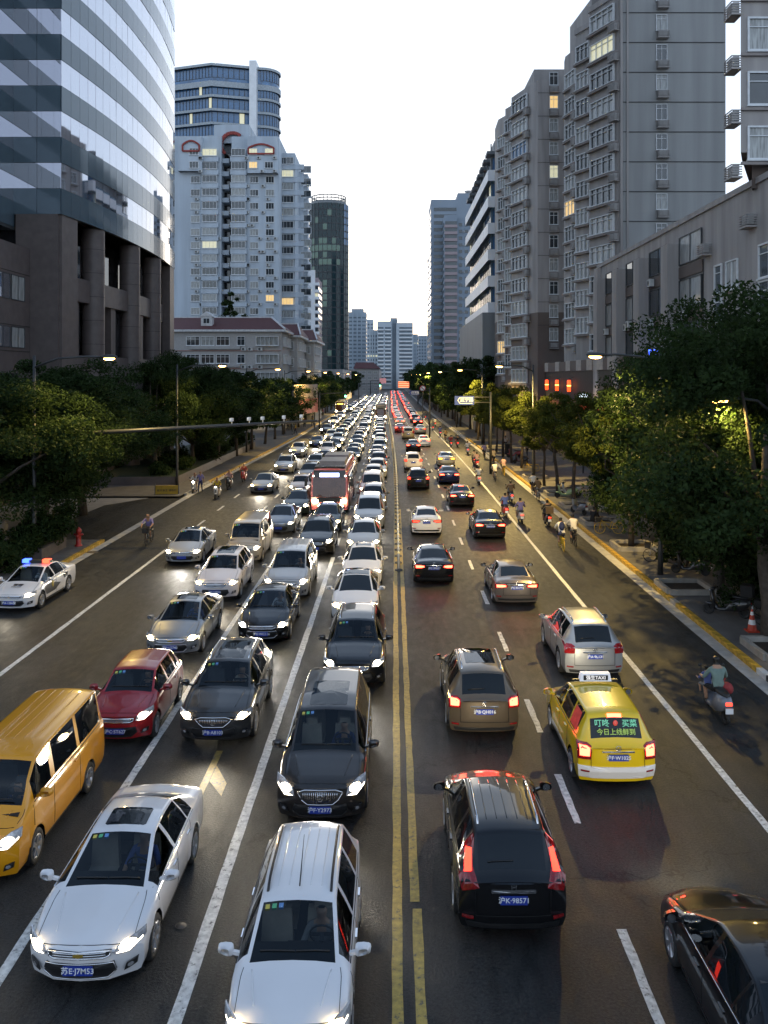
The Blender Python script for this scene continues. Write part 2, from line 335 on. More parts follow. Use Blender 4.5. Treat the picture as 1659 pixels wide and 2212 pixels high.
class Face:
    """a wall face from p0 to p1 (left to right seen from outside)"""
    def __init__(s, p0, p1):
        s.p0 = Vector((*p0, 0)); d = Vector((*p1, 0))-s.p0; s.len = d.length; s.d = d/s.len; s.n = Vector((s.d.y, -s.d.x, 0)); s.a = math.atan2(s.n.x, -s.n.y)
    def at(s, t, z, off=0.): p = s.p0+s.d*t+s.n*off; return (p.x, p.y, z)
    def win(s, par, t, z, me, frame=None, glass=None, off=0., nm='window'):
        return ob(nm, me, [frame or M_FR, glass or M_GL], par, s.at(t, z, off), s.a, link=True)
    def box(s, par, nm, t0, t1, z0, z1, dep, m, off=0.):
        mb = MB(); mb.box(0, -dep/2, (z1-z0)/2, t1-t0, dep, z1-z0); return mb.build(nm, m, par, s.at((t0+t1)/2, z0, off), s.a)
def bldg(name, label, loc=(0, 0, 0), cat='building'): return tag(empty(name, loc), label, cat)
def walls(par, poly, z0, z1, m, mt=None, nm='wall'): mb = MB(); mb.prism(poly, z0, z1, 0, 1 if mt else None); return mb.build(nm, [m, mt] if mt else m, par)
def rglass(): 
    r = random.random(); return M_GLC if r < .42 else (M_LITC if r > .985 else (M_LITW if r > .975 else M_GL))
M_ROOF = pm('flat_roof', (.1, .1, .1), .9)
# ---- right: tall taupe block with blind flank (A) and its neighbour (B)
M_TAU = pm('render_taupe', (.36, .335, .32), .85, noise=.2, scale=1.1, bump=.15, bscale=8, aniso=(1, 1, .1)); M_TAUG = pm('render_grey_flank', (.34, .345, .34), .85, noise=.12, scale=.9, aniso=(1, 1, .06))
M_TAUD = pm('render_brown_plinth', (.145, .115, .1), .85, noise=.1, scale=.3); M_JOINT = pm('render_joint', (.06, .06, .06), .9)
A = bldg('apartment_block', 'tallest taupe apartment block with blind grey flank and window column, right side', (23, 86, 0))
A.location = (0, 0, 0)
Pa = [(33.0, 86), (34.0, 104), (20.4, 104), (20.35, 102.5), (21.1, 99), (20.2, 96), (21.3, 93.5), (20.5, 90.3), (22.3, 86)]
Pa = [(22.3, 86), (33.0, 86), (34., 104), (20.5, 104), (20.3, 102.3), (21.1, 99.2), (20.25, 96), (21.4, 93.6), (20.45, 90.3)]
walls(A, Pa, 0, 47.3, M_TAU, M_ROOF)
FL = 3.0
walls(A, [(22.75, 85.93), (33.05, 85.93), (33.05, 95), (23.4, 95)], 10, 56, M_TAUG, M_ROOF, 'flank_wall')
walls(A, [(22.0, 96), (30, 96), (30, 104), (21.2, 104)], 46, 51.5, M_TAU, M_ROOF, 'lift_tower')
fa = Face((22.75, 85.9), (33.05, 85.9)); z0 = pz(1022*.469, 86)
for k in range(13):
    z = pz((1022-137.2*k)*.469, 86)
    fa.box(A, 'floor_joint', .02, 10.2, z, z+.07, .03, M_JOINT)
    wz = z+(.9 if k else .9)
    fa.win(A, 3.9, z-1.75, window_mesh(1.05, 1.55, 2, 2), glass=random.choice([M_GL, M_GLC, M_GL]))
    fa.win(A, 3.95, z-2.55, rack_mesh(), M_TAU, M_AC, nm='balcony_rack')
fa.box(A, 'pilaster', .4, .6, 10, 56, .12, M_TAU); fa.box(A, 'pilaster', -.25, .0, 10, 49, .2, M_TAU)
M_BSLAB = pm('bay_slab', (.27, .24, .225), .85, noise=.1)
def bay_front(B, faces, ztop, nfl, zb, lit, w_k=.82):
    for fi, (p0, p1, h0, h1) in enumerate(faces):
        f = Face(p0, p1)
        for k in range(nfl):
            z = ztop-(k+1)*FL-fi*.9
            if z < zb: break
            w = f.len*w_k; nx = 4 if w > 3 else (3 if w > 2 else 2)
            g = rglass()
            if (fi, k) in lit: g = lit[(fi, k)]
            f.win(B, f.len*.5, z+.95, window_mesh(w, 1.72, nx, 2, .09, .22), glass=g, off=.06)
            f.box(B, 'ledge', -.1, f.len+.1, z+.62, z+.8, .42, M_BSLAB)
            if w > 2.2: f.win(B, f.len*.93, z-.12, rack_mesh(), M_TAU, M_AC, off=.0, nm='balcony_rack')
bay_front(A, [((20.45, 90.3), (22.3, 86), 0, 0), ((20.25, 96), (21.4, 93.6), 0, 0), ((20.3, 102.3), (21.1, 99.2), 0, 0)], 47.0, 14, 10.5, {(0, 1): M_LITC, (2, 5): M_LITW, (1, 12): M_GLC})
for p0, p1 in (((20.45, 90.3), (22.3, 86)), ((20.25, 96), (21.4, 93.6))): Face(p0, p1).box(A, 'roof_parapet', -.05, Face(p0, p1).len, 47.32, 47.9, .2, M_TAU)
B = bldg('apartment_block', 'taupe apartment block with brown plinth, set behind the tallest one')
Pb = [(18.3, 110), (31, 110), (31, 132), (15.4, 132), (15.3, 127), (16.3, 124.5), (15.7, 122), (16.7, 119.5), (15.9, 117), (17.6, 112)]
walls(B, Pb, 17.5, 47.2, M_TAU, M_ROOF); walls(B, Pb, 0, 17.5, M_TAUD, None, 'plinth')
walls(B, [(18.0, 111), (25, 111), (25, 122), (17.8, 122)], 47.2, 48.9, M_TAU, M_ROOF, 'lift_tower')
fb = Face((18.3, 110), (31, 110))
for k in range(12):
    z = pz((1540-107*k)*.469, 110); g = M_LITW if k == 10 else (M_LITC if k == 7 else random.choice([M_GLC, M_GL, M_GLC]))
    fb.win(B, 2.05, z-.8, window_mesh(1.05, 1.6, 2, 2), glass=g); fb.win(B, 2.05, z-1.75, rack_mesh(), M_TAU, M_AC, nm='balcony_rack')
    if k % 1 == 0: fb.box(B, 'floor_joint', .02, 12, z+1.15, z+1.2, .025, M_JOINT)
bay_front(B, [((15.9, 117), (17.6, 112), 0, 0), ((15.7, 122), (16.7, 119.5), 0, 0), ((15.3, 127), (16.3, 124.5), 0, 0)], 46.6, 14, 7, {(0, 2): M_GLB, (2, 10): M_LITW, (0, 11): M_GLC})
# ---- right: white-banded office (C) over a grey box
M_CW = pm('cladding_white', (.78, .79, .8), .45, noise=.08, scale=.5); M_CG = pm('cladding_grey', (.2, .215, .225), .6, noise=.15, scale=.4, aniso=(1, 1, .3)); M_CB = pm('curtain_wall_blue', (.12, .22, .3), .08, noise=.3, scale=.3, spec=.9)
C = bldg('office_building', 'office with bright white sloping bands and roof fins, right side')
x0 = px(1078, 138); 
walls(C, [(15.65, 139), (30, 139), (30, 177), (15.55, 177)], 18, 43, M_CB, M_ROOF, 'glass_wall')
for k in range(6):
    zt = pz((785+121.5*k)*.469, 138)
    mb = MB(); mb.prism([(14.95, 137.6), (18.6, 137.6), (18.6, 178.5), (14.7, 178.5)], zt-1.75, zt); mb.build('white_band', [M_CW], C)
    f = Face((15.65, 139), (30, 139)); f.win(C, .9, zt+.1, window_mesh(1.5, 2.2, 1, 1, .06, .06, False), M_FD, M_GLB)
    fl_ = Face((15.55, 177), (15.65, 139))
    for j in range(13):
        if zt+2.3 < 42.9: fl_.win(C, 1.5+j*2.9, zt+.12, window_mesh(2.5, 2.2, 2, 1, .06, .06, False), M_FD, random.choice([M_GLB, M_GL, M_GLC, M_LITC if j % 6 == 0 else M_GL]))
walls(C, [(16.2, 139.5), (19, 139.5), (19, 176), (16.2, 176)], 43, 47.5, M_CG, M_ROOF, 'roof_house')
for k in range(8):
    yy = 139+k*5.2; mb = MB(); mb.box(15.6, yy, 44.6, .18, .5, 4.5); mb.box(15.9, yy, 45.1, 2.2, 3.0, .5, 0); mb.build('roof_fin', pm('fin_steel', (.1, .11, .12), .5), C)
walls(C, [(13.8, 135), (22, 135), (22, 181), (13.7, 181)], 0, pz(675, 135), M_CG, M_ROOF, 'podium')
f = Face((13.8, 135), (22, 135)); f.box(C, 'panel_joint', 2.6, 2.64, 4, 19, .03, M_JOINT)
# ---- right: far towers with dark window strips (D)
def strip_tower(name, label, u0, u1, vtop, Y, depth, wallm, stripm, nfl, fh, frac=.5, lit=.1, inset=.0, strips=True, extra=0):
    T = bldg(name, label); xa, xb = px(u0, Y), px(u1, Y); zt = pz(vtop, Y)
    walls(T, [(xa, Y), (xb, Y), (xb, Y+depth), (xa, Y+depth)], 0, zt, wallm, M_ROOF)
    f = Face((xa, Y), (xb, Y)); s = Face((xa, Y+depth), (xa, Y)) if xa > 0 else Face((xb, Y), (xb, Y+depth))
    for k in range(nfl):
        z = zt-2.2-(k+1)*fh
        if z < 2: break
        f.box(T, 'window_strip', inset, f.len-inset-extra, z, z+fh*frac, .1, M_LITC if random.random() < lit*.4 else stripm)
        s.box(T, 'window_strip', depth*.05, depth*.95, z, z+fh*frac, .1, stripm)
    return T, f, zt
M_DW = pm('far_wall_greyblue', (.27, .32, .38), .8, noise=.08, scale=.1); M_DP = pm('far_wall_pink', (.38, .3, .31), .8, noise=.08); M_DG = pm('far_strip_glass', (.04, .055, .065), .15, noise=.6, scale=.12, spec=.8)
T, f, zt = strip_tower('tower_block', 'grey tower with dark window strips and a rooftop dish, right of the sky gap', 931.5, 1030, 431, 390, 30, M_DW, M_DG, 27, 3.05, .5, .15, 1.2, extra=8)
walls(T, [(px(989, 390), 391), (px(1032, 390), 391), (px(1032, 390), 405), (px(989, 390), 405)], zt, pz(416, 390), M_DW, M_ROOF, 'roof_house')
mb = MB(); mb.lathe([(0, .3), (1.2, .5), (2.0, 1.4)], (px(1012, 395), 395, pz(416, 390)+.3), n=14); mb.tube([(px(1012, 395), 395, pz(416, 390)), (px(1012, 395), 395, pz(416, 390)+.6)], .25, 6); mb.build('satellite_dish', M_CW, T)
T2 = bldg('tower_block', 'pinkish tower with stacked bay windows standing before the grey tower')
xa, xb, xc = px(961, 372), px(989, 372), px(1018, 372)
walls(T2, [(xa, 376), (xb, 375), (xb, 378), (xc, 378), (xc, 400), (xa, 400)], 0, pz(461, 372), M_DW, M_ROOF)
fp = Face((xa, 375.4), (xb, 375.4)); fw = Face((xb, 378), (xc, 378)); fs = Face((xa, 398), (xa, 376))
for k in range(26):
    z = pz(461, 372)-1.5-(k+1)*2.95
    if z < 8: break
    fp.box(T2, 'bay_parapet', 0, fp.len, z-1.25, z, 1.2, M_DP); fp.box(T2, 'window_strip', .3, fp.len-.2, z, z+1.55, .9, M_DG if random.random() > .1 else M_LITC)
    for t in (1.6, 4.2): fw.win(T2, t, z, window_mesh(1.4, 1.3, 2, 1, .08, .08, False), M_FD, M_GL)
    fs.box(T2, 'window_strip', 2, 20, z, z+1.4, .2, M_DG)
    if k % 2: fw.win(T2, 2.9, z+.1, ac_mesh(), M_AC, M_ACD, nm='air_conditioner')
strip_tower('tower_block', 'thin pale tower edge beside the grey strip tower', 926, 931, 551, 470, 20, M_DW, M_DG, 22, 3., .5, .05)
# ---- right near: low taupe building with tall pilasters
R1 = bldg('office_building', 'low taupe building with tall pilasters and air conditioners behind the near trees')
zr = 9.2+20/1.88
walls(R1, [(20.0, 40), (40, 40), (40, 84.6), (20.0, 84.6)], 0, zr, M_TAU, M_ROOF)
fr = Face((20.0, 84.6), (20.0, 40))
M_RECESS = pm('recess_dark', (.018, .019, .02), .3, noise=.4)  # near-black sheets on the flat wall paint in the shade of deep recesses
def tR(u): return 84.6-20.0*F/(u-U0)      # distance along the face of a pixel column
cols = [(897, 940), (987, 1030), (1090, 1142), (1222, 1280)]
def uc(c): return (1500+c*.798)/1.7022
for k, (c0, c1) in enumerate(cols):
    t0, t1 = tR(uc(c0)), tR(uc(c0))+1.5
    fr.box(R1, 'pilaster', t0, t1, 0, zr-1.3-.25*k*0, .9, M_TAU)
    ta = t1; tb = (tR(uc(cols[k+1][0])) if k < 3 else tR(uc(1405)))-1.0
    fr.box(R1, 'recess_shade', ta+.05, min(tb, ta+4.6), 0, zr-3.2, .04, M_RECESS)
    for fl in range(5):
        z = 4.5+fl*3.0; fr.box(R1, 'spandrel', ta+.05, min(tb, ta+4.6), z-.45, z+.35, .12, M_TAUD)
        w = max(.8, min(tb, ta+4.6)-ta-.3); fr.win(R1, ta+.1+w/2, z+.5, window_mesh(w, 1.9, 2, 1, .06, .08, False), M_FD, random.choice([M_GL, M_GL, M_GLC]), off=.05)
        if fl in (1, 2, 3) or k == 2: fr.win(R1, ta+.6+random.random()*.8, z-.4, ac_mesh(), M_AC, M_ACD, off=.14, nm='air_conditioner')
        if fl == 3 and k in (1, 3): fr.win(R1, ta+1.9, z-.2, ac_mesh(), M_AC, M_ACD, off=.14, nm='air_conditioner')
for t, z in ((tR(uc(1385)), 17.0), (tR(uc(1590)), 17.6)): fr.win(R1, t, z, rack_mesh(), M_TAU, M_AC, nm='balcony_rack'); 
for t in (tR(uc(1432)),):
    for z in (9.5, 12.6, 14.4): fr.win(R1, t, z, window_mesh(1.1, 1.7, 1, 2, .1, .1), glass=M_GL)
fr.win(R1, tR(uc(1495)), 14.4, window_mesh(1.7, 1.7, 2, 1, .08, .1), M_FR, M_GLC)
for z in (9.5, 12.6, 14.6): fr.win(R1, tR(uc(1645)), z, window_mesh(1.3, 1.8, 1, 2, .1, .1), glass=M_GL)
fr.box(R1, 'roof_parapet', -.1, 44.6, zr+.003, zr+.35, .25, M_TAU, off=-.12)
fr.box(R1, 'pilaster', -.1, 1.2, 0, zr, .35, M_TAU)
M_SHOP = pm('shop_window_warm', (.3, .2, .1), .3, noise=.6, scale=.7, emit=(1, .62, .22), es=1.1)
for t in (24, 28.2, 32.4, 36.6, 40.6): fr.box(R1, 'shop_window', t, t+3.4, .5, 3.3, .05, M_SHOP)
fr.box(R1, 'shop_fascia', 22, 44, 3.5, 4.3, .3, pm('fascia_dark', (.05, .04, .04), .5))
# ---- right near: overhanging tower top corner
R0 = bldg('apartment_block', 'apartment block overhanging the low roof at the upper right corner')
xl = px(1600, 46.7); 
walls(R0, [(xl, 46.7), (34, 46.7), (34, 58), (24.2, 58), (xl+.75, 48.4)], 21.4, 60, M_TAU, M_ROOF)
mb = MB(); mb.add([(xl, 46.7, 21.4), (34, 46.7, 21.4), (34, 58, 21.4), (24.2, 58, 21.4)], [(3, 2, 1, 0)]); mb.build('soffit', M_TAUD, R0)
walls(R0, [(xl+.9, 47.4), (34, 47.4), (34, 57), (24.4, 57)], 19.6, 21.4, M_TAUD, None, 'plinth')
f0 = Face((xl, 46.7), (34, 46.7)); f1 = Face((xl+.1, 48), (xl+.1, 46.8))
for k in range(9):
    z = pz(340, 46.7)+2.85+(k-1)*2.95
    f0.win(R0, 1.75, z, window_mesh(2.7, 1.75, 2, 2, .1, .1), glass=[M_GLC, M_GL][k % 2])
    f0.win(R0, 5.2, z, window_mesh(2.4, 1.75, 2, 2, .1, .1), glass=M_GLC)
    f1.win(R0, .75, z-.9, rack_mesh(), M_TAU, M_AC, nm='balcony_rack'); f0.box(R0, 'ledge', 0, 8, z-.32, z-.16, .14, M_BSLAB)
# ---- right: restaurant podium with lanterns, striped parapet, green-tiled storefront
M_LOUV = pm('louvre_brown', (.075, .06, .05), .7, noise=.2, scale=2); M_STR = pm('parapet_cream', (.42, .38, .34), .8)
POD = bldg('restaurant_podium', 'dark slatted restaurant wall with striped parapet and red lanterns', cat='building')
walls(POD, [(19.3, 71), (24, 71), (24, 117), (19.3, 117)], 0, 9.85, M_LOUV, M_ROOF)
fpd = Face((19.3, 117), (19.3, 71))
for k in range(17): fpd.box(POD, 'slat', .1, 45.9, 6.95+k*.17, 7.06+k*.17, .06, M_LOUV)
fpd.box(POD, 'parapet', 0, 46, 9.86, 10.95, .2, M_TAUD, off=-.02)
tt = .2
for k in range(7):
    t = 117-19.1*F/(1177+k*22.5-U0)
    if t < 45: fpd.box(POD, 'parapet_stripe', t, t+2.3, 9.9, 11.0, .22, M_STR)
fpd.box(POD, 'ledge', -.5, 46, 6.55, 6.85, .7, pm('ledge_red', (.12, .03, .025), .5))
fpd.box(POD, 'fascia', 0, 46, 5.4, 6.5, .25, pm('fascia_red', (.22, .035, .03), .5, emit=(1, .08, .04), es=.03))
for k in range(8): fpd.win(POD, 3+k*5.4, 2.6, window_mesh(3.2, 2.4, 4, 2, .1, .1), pm('frame_redbrown', (.09, .03, .025), .5), M_SHOP if k in (1, 4, 6) else M_GLC)
for i, (u, lab) in enumerate(((1160, 'farthest of the four glowing red lanterns on the slatted wall'), (1181, 'second farthest glowing red lantern on the slatted wall'), (1203, 'second nearest glowing red lantern on the slatted wall'), (1229, 'nearest of the four glowing red lanterns on the slatted wall'))):
    Y = 18.75*F/(u-U0); L_ = tag(empty('red_lantern', (18.75, Y, 7.3)), lab, 'lantern', 'red lanterns')
    mb = MB(); mb.lathe([(0, .35), (.15, .35), (.2, .43), (.2, 1.5), (.15, 1.6), (0, 1.6)], n=12); mb.build('shade', em('lantern_red', (1, .07, .012), 2.6), L_)
    mb = MB(); mb.lathe([(.0, 1.6), (.16, 1.6), (.16, 1.7), (0, 1.7)], n=8); mb.lathe([(0, .22), (.12, .24), (.12, .35), (0, .35)], n=8); mb.tube([(0, 0, 1.7), (.5, 0, 1.95)], .03, 5); mb.build('bracket', M_FD, L_)
    mb = MB(); mb.lathe([(.205, .95), (.21, 1.0), (.205, 1.05)], n=12); mb.build('band', em('lantern_band', (1, .6, .1), 6), L_)
ST = bldg('storefront', 'low storefront with green tiled roof and lit lattice windows', cat='storefront')
walls(ST, [(18.2, 118), (22, 118), (22, 152), (18.2, 152)], 0, 8.9, pm('storefront_redbrown', (.1, .035, .03), .7), None)
M_GT = pm('roof_tile_green', (.02, .055, .045), .4, noise=.3)
mb = MB(); mb.add([(16.6, 117.4, 9.0), (16.6, 153, 9.0), (19.3, 153, 10.3), (19.3, 117.4, 10.3), (21, 117.4, 10.3), (21, 153, 10.3)], [(3, 2, 1, 0), (4, 5, 2, 3)]); mb.add([(16.6, 117.4, 8.85), (19.3, 117.4, 8.85), (19.3, 117.4, 10.3), (16.6, 117.4, 9.0)], [(0, 1, 2, 3)]); mb.add([(16.6, 117.4, 8.85), (16.6, 153, 8.85), (16.6, 153, 9.), (16.6, 117.4, 9.)], [(3, 2, 1, 0)])
rf = mb.build('roof', M_GT, ST); tm = MB(); tm.tube([(-1.35, 0, -.65), (1.35, 0, .65)], .09, 6); tme = tm.mesh('tile_row'); tme.materials.append(M_GT)
for k in range(60): ob('tile_row', tme, None, rf, (17.95, 117.6+k*.59, 9.7))
fst = Face((18.2, 118), (22, 118)); fss = Face((18.2, 152), (18.2, 118))
for k in range(4): fst.win(ST, .45+k*.92, 7.0, window_mesh(.75, 1.5, 2, 2, .06, .06, False), pm('frame_redbrown', (.09, .03, .025), .5), em('lattice_glow', (.85, 1, .8), .7))
for k in range(9): fss.win(ST, 2+k*3.6, 6.9, window_mesh(2.2, 1.4, 3, 2, .08, .08, False), pm('frame_redbrown', (.09, .03, .025), .5), em('lattice_glow', (.85, 1, .8), .7) if k > 4 else M_LITW)
fst.box(ST, 'door_panel', -.1+.05, .0+.3, 7, 8.6, .05, M_STR)
# ---- left: curved glass tower on a granite podium
M_MIR = pm('mirror_glass', (.52, .53, .58), .03, metal=.92, noise=.06, scale=.1); M_SPA = pm('spandrel_glass', (.075, .115, .145), .12, metal=.15, noise=.15, scale=.25, coat=.15, spec=.5)
M_GRAN = pm('granite_brown', (.105, .085, .08), .5, noise=.16, scale=1.5, bump=.05); M_GRD = pm('granite_joint', (.04, .035, .033), .8); M_DKG = pm('dark_glass', (.02, .02, .022), .05, noise=.3, scale=.3, spec=.8)
G = bldg('office_tower', 'curved glass office tower with mirror and blue-grey bands on granite columns')
def arc(Y): return -25.6-.0042*(Y-83)**2+1.25
YA, YB, NP = 66., 100., 24
ZB = 21.7; 
ys = [YA+(YB-YA)*i/NP for i in range(NP+1)]
walls(G, [(arc(Y)-.25, Y) for Y in ys]+[(-45, 100), (-45, 66)], ZB, 78, M_FD, None, 'core_wall')
PM = {}
def panel(par, nm, p0, p1, z0, z1, m, off, tilt=.0):
    f = Face(p0, p1); h = z1-z0; mb = MB(); w = f.len
    a, b = random.uniform(-tilt, tilt), random.uniform(-tilt, tilt)
    mb.box(0, 0, h/2, w-.03, .06, h-.03)
    o = mb.build(nm, m, par, f.at(w/2, z0, off), 0); o.rotation_euler = (a, 0, f.a+b); return o
FHG = 3.94
for k in range(9):
    z = ZB+k*FHG
    for i in range(NP):
        p0, p1 = (arc(ys[i+1]), ys[i+1]), (arc(ys[i]), ys[i])
        # seen from the street (looking -X) left-to-right runs towards +Y
        panel(G, 'spandrel_panel', p1, p0, z, z+FHG*.5, M_SPA, .03, .002)
        panel(G, 'window_pane', p1, p0, z+FHG*.5, z+FHG, M_MIR, .0, .006)
mb = MB()
for k in range(9, 14):
    z = ZB+k*FHG
    for i in range(NP):
        f = Face((arc(ys[i]), ys[i]), (arc(ys[i+1]), ys[i+1]))
        for z0_, z1_, mi in ((z, z+FHG*.5, 0), (z+FHG*.5, z+FHG, 1)):
            a, b, o = Vector(f.at(.015, z0_, .03)), Vector(f.at(f.len-.015, z0_, .03)), Vector((0, 0, z1_-z0_-.03)); mb.quad(tuple(a), tuple(b), tuple(b+o), tuple(a+o), mi)
uo = mb.build('upper_panels', [M_SPA, M_MIR], G); uo['kind'] = 'stuff'
ff = Face((-29.2, YA), (arc(YA), YA))
walls(G, [(-29.2, YA+.1), (arc(YA)-.02, YA+.1), (arc(YA)-.3, 75), (-29.2, 75)], ZB, 78, M_FD, None, 'core_wall')
for k in range(11):
    z = ZB+k*FHG
    for j in range(2):
        a0, a1 = ff.len*(.0+.5*j), ff.len*(.5+.5*j)
        p0, p1 = ff.at(a0, 0)[:2], ff.at(a1, 0)[:2]
        panel(G, 'spandrel_panel', p0, p1, z, z+FHG*.5, M_SPA, .03, .002); panel(G, 'window_pane', p0, p1, z+FHG*.5, z+FHG, M_MIR, 0, .003)
walls(G, [(-45, 40), (-29.2, 40), (-29.2, YA+.2), (-45, YA+.2)], ZB-1.2, 78, M_FD, None, 'core_wall')
fw = Face((-29.2, 40), (-29.2, YA))
for k in range(10):
    z = ZB-1.0+k*FHG
    for j in range(10): panel(G, 'spandrel_panel', fw.at(j*2.6, 0)[:2], fw.at(j*2.6+2.6, 0)[:2], z, z+FHG*.5, M_SPA, .03, .002); panel(G, 'window_pane', fw.at(j*2.6, 0)[:2], fw.at(j*2.6+2.6, 0)[:2], z+FHG*.5, z+FHG, M_MIR, 0, .004)
# podium columns and recessed wall
walls(G, [(arc(YA)-.5, YA+.4)]+[(arc(Y)-3.2, Y) for Y in (70, 76, 83, 90, 96)]+[(arc(99)-.6, 99), (-45, 99), (-45, YA+.4)], 0, ZB, M_DKG, None, 'recessed_wall')
walls(G, [(arc(YA)-.3, YA+.2), (arc(YA)+.0, YA+.2), (arc(68.4), 68.6), (arc(68.4)-3, 68.6)], 0, ZB, M_GRAN, None, 'corner_pier')
for Y in (73.4, 82.3, 90.6):
    mb = MB(); mb.lathe([(.95, 0), (.95, ZB)], (arc(Y)-.95, Y, 0), n=20); c = mb.build('column', M_GRAN, G)
    for z in range(2, 21, 2): mb = MB(); mb.lathe([(.955, -.02), (.958, 0), (.955, .02)], (arc(Y)-.95, Y, z), n=20); mb.build('joint_ring', M_GRD, c)
walls(G, [(arc(97)-.9, 96.6), (arc(97), 96.6), (arc(99.5), 99.6), (arc(99.5)-2, 99.6)], 0, ZB, M_GRAN, None, 'corner_pier')
segs = [(68.6, 72.4), (74.4, 81.3), (83.3, 89.6), (91.6, 96.6)]
for si, (a, b) in enumerate(segs):
    f = Face((arc(a)-1.6, a), (arc(b)-1.6, b))
    for z0_, z1_ in ((15.4, 17.3), (9.2, 11.0), (3.6, 5.0)): f.box(G, 'granite_band', -.1, f.len+.1, z0_, z1_, .8, M_GRAN)
    f.box(G, 'granite_pier', f.len*.46, f.len*.62, 0, 15.4, .6, M_GRAN)
    for z0_, z1_, mm in ((11.2, 15.2, M_DKG), (5.2, 9.0, pm('lobby_glow', (.2, .12, .04), .3, noise=.4, emit=(1, .6, .2), es=.35) if si == 0 else M_DKG), (.4, 3.4, M_DKG)):
        f.box(G, 'window_pane', .1, f.len*.45, z0_, z1_, .05, mm); f.box(G, 'window_pane', f.len*.63, f.len-.1, z0_, z1_, .05, M_DKG)
lob = Face((arc(74.4)-1.6, 74.4), (arc(81.3)-1.6, 81.3)); lob.box(G, 'lobby_lamp', 1.2, 1.7, 2.2, 2.8, .3, em('lobby_lamp', (1, .62, .25), 6), off=.4)
# low granite wing nearer the camera
walls(G, [(-60, 38), (-27.9, 38), (-27.9, 65.9), (-60, 65.9)], 0, 19.0, M_GRAN, M_ROOF, 'wing_wall')
fwg = Face((-27.9, 38), (-27.9, 65.9))
for z in (16.9, 13.0, 11.1, 8.6): fwg.box(G, 'granite_joint', 0, 27.8, z, z+.06, .03, M_GRD)
for z0_, z1_ in ((14.9, 16.7), (11.4, 12.9)):
    for j in range(11): fwg.win(G, 1.3+j*2.45, z0_, window_mesh(2.2, z1_-z0_, 2, 1, .05, .05, False), M_FD, M_MIR if j % 5 else M_GLC)
for j in range(4): fwg.box(G, 'window_pane', 3+j*6.6, 6.0+j*6.6, 3.2, 9.5, .04, M_DKG); 
walls(G, [(-29, 65.92), (arc(YA)-.2, 65.92), (arc(YA)-.2, 66.2), (-29, 66.2)], 0, ZB, M_GRAN, None, 'granite_wall')
# ---- left: pale apartment block
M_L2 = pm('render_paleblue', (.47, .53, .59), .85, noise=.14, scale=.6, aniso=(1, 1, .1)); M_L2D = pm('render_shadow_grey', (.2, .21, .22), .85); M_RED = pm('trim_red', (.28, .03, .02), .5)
Y2 = 190.
def cu(c): return c*.4002
L2 = bldg('apartment_block', 'pale blue-grey apartment block with red arched trims near the roof')
def rect(u0, u1, Y, d): return [(px(u0, Y), Y), (px(u1, Y), Y), (px(u1, Y), Y+d), (px(u0, Y), Y+d)]
walls(L2, rect(370, cu(1195), Y2, 22), 0, pz(cu(735), Y2), M_L2, M_ROOF); walls(L2, rect(cu(1250), cu(1505), Y2, 22), 0, pz(cu(737), Y2), M_L2, M_ROOF)
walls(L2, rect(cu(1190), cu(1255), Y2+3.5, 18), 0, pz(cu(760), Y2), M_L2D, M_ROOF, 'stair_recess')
walls(L2, rect(cu(1155), cu(1347), Y2+2, 14), pz(cu(760), Y2), pz(cu(660), Y2), M_L2, M_ROOF, 'lift_tower')
walls(L2, rect(cu(1480), cu(1592), Y2+6, 16), 0, pz(cu(788), Y2), M_L2, M_ROOF, 'side_wing'); walls(L2, rect(cu(1560), cu(1636), Y2+14, 14), 0, pz(cu(845), Y2), M_L2, M_ROOF, 'rear_wing')
walls(L2, rect(cu(1335), cu(1498), Y2-1.4, 1.6), pz(cu(942), Y2), pz(cu(745), Y2), M_L2, M_ROOF, 'overhang'); walls(L2, rect(cu(960), cu(1090), Y2-1.4, 1.6), pz(cu(930), Y2), pz(cu(745), Y2), M_L2, M_ROOF, 'overhang')
fm = Face((px(370, Y2), Y2), (px(cu(1505), Y2), Y2)); fx = lambda c: px(cu(c), Y2)-px(370, Y2)
fm2 = Face((px(cu(1480), Y2+6), Y2+6), (px(cu(1592), Y2+6), Y2+6)); fm3 = Face((px(cu(1592), Y2+14), Y2+14), (px(cu(1636), Y2+14), Y2+14)); fsd = Face((px(cu(1636), Y2+14), Y2+14), (px(cu(1636), Y2+14), Y2+28))
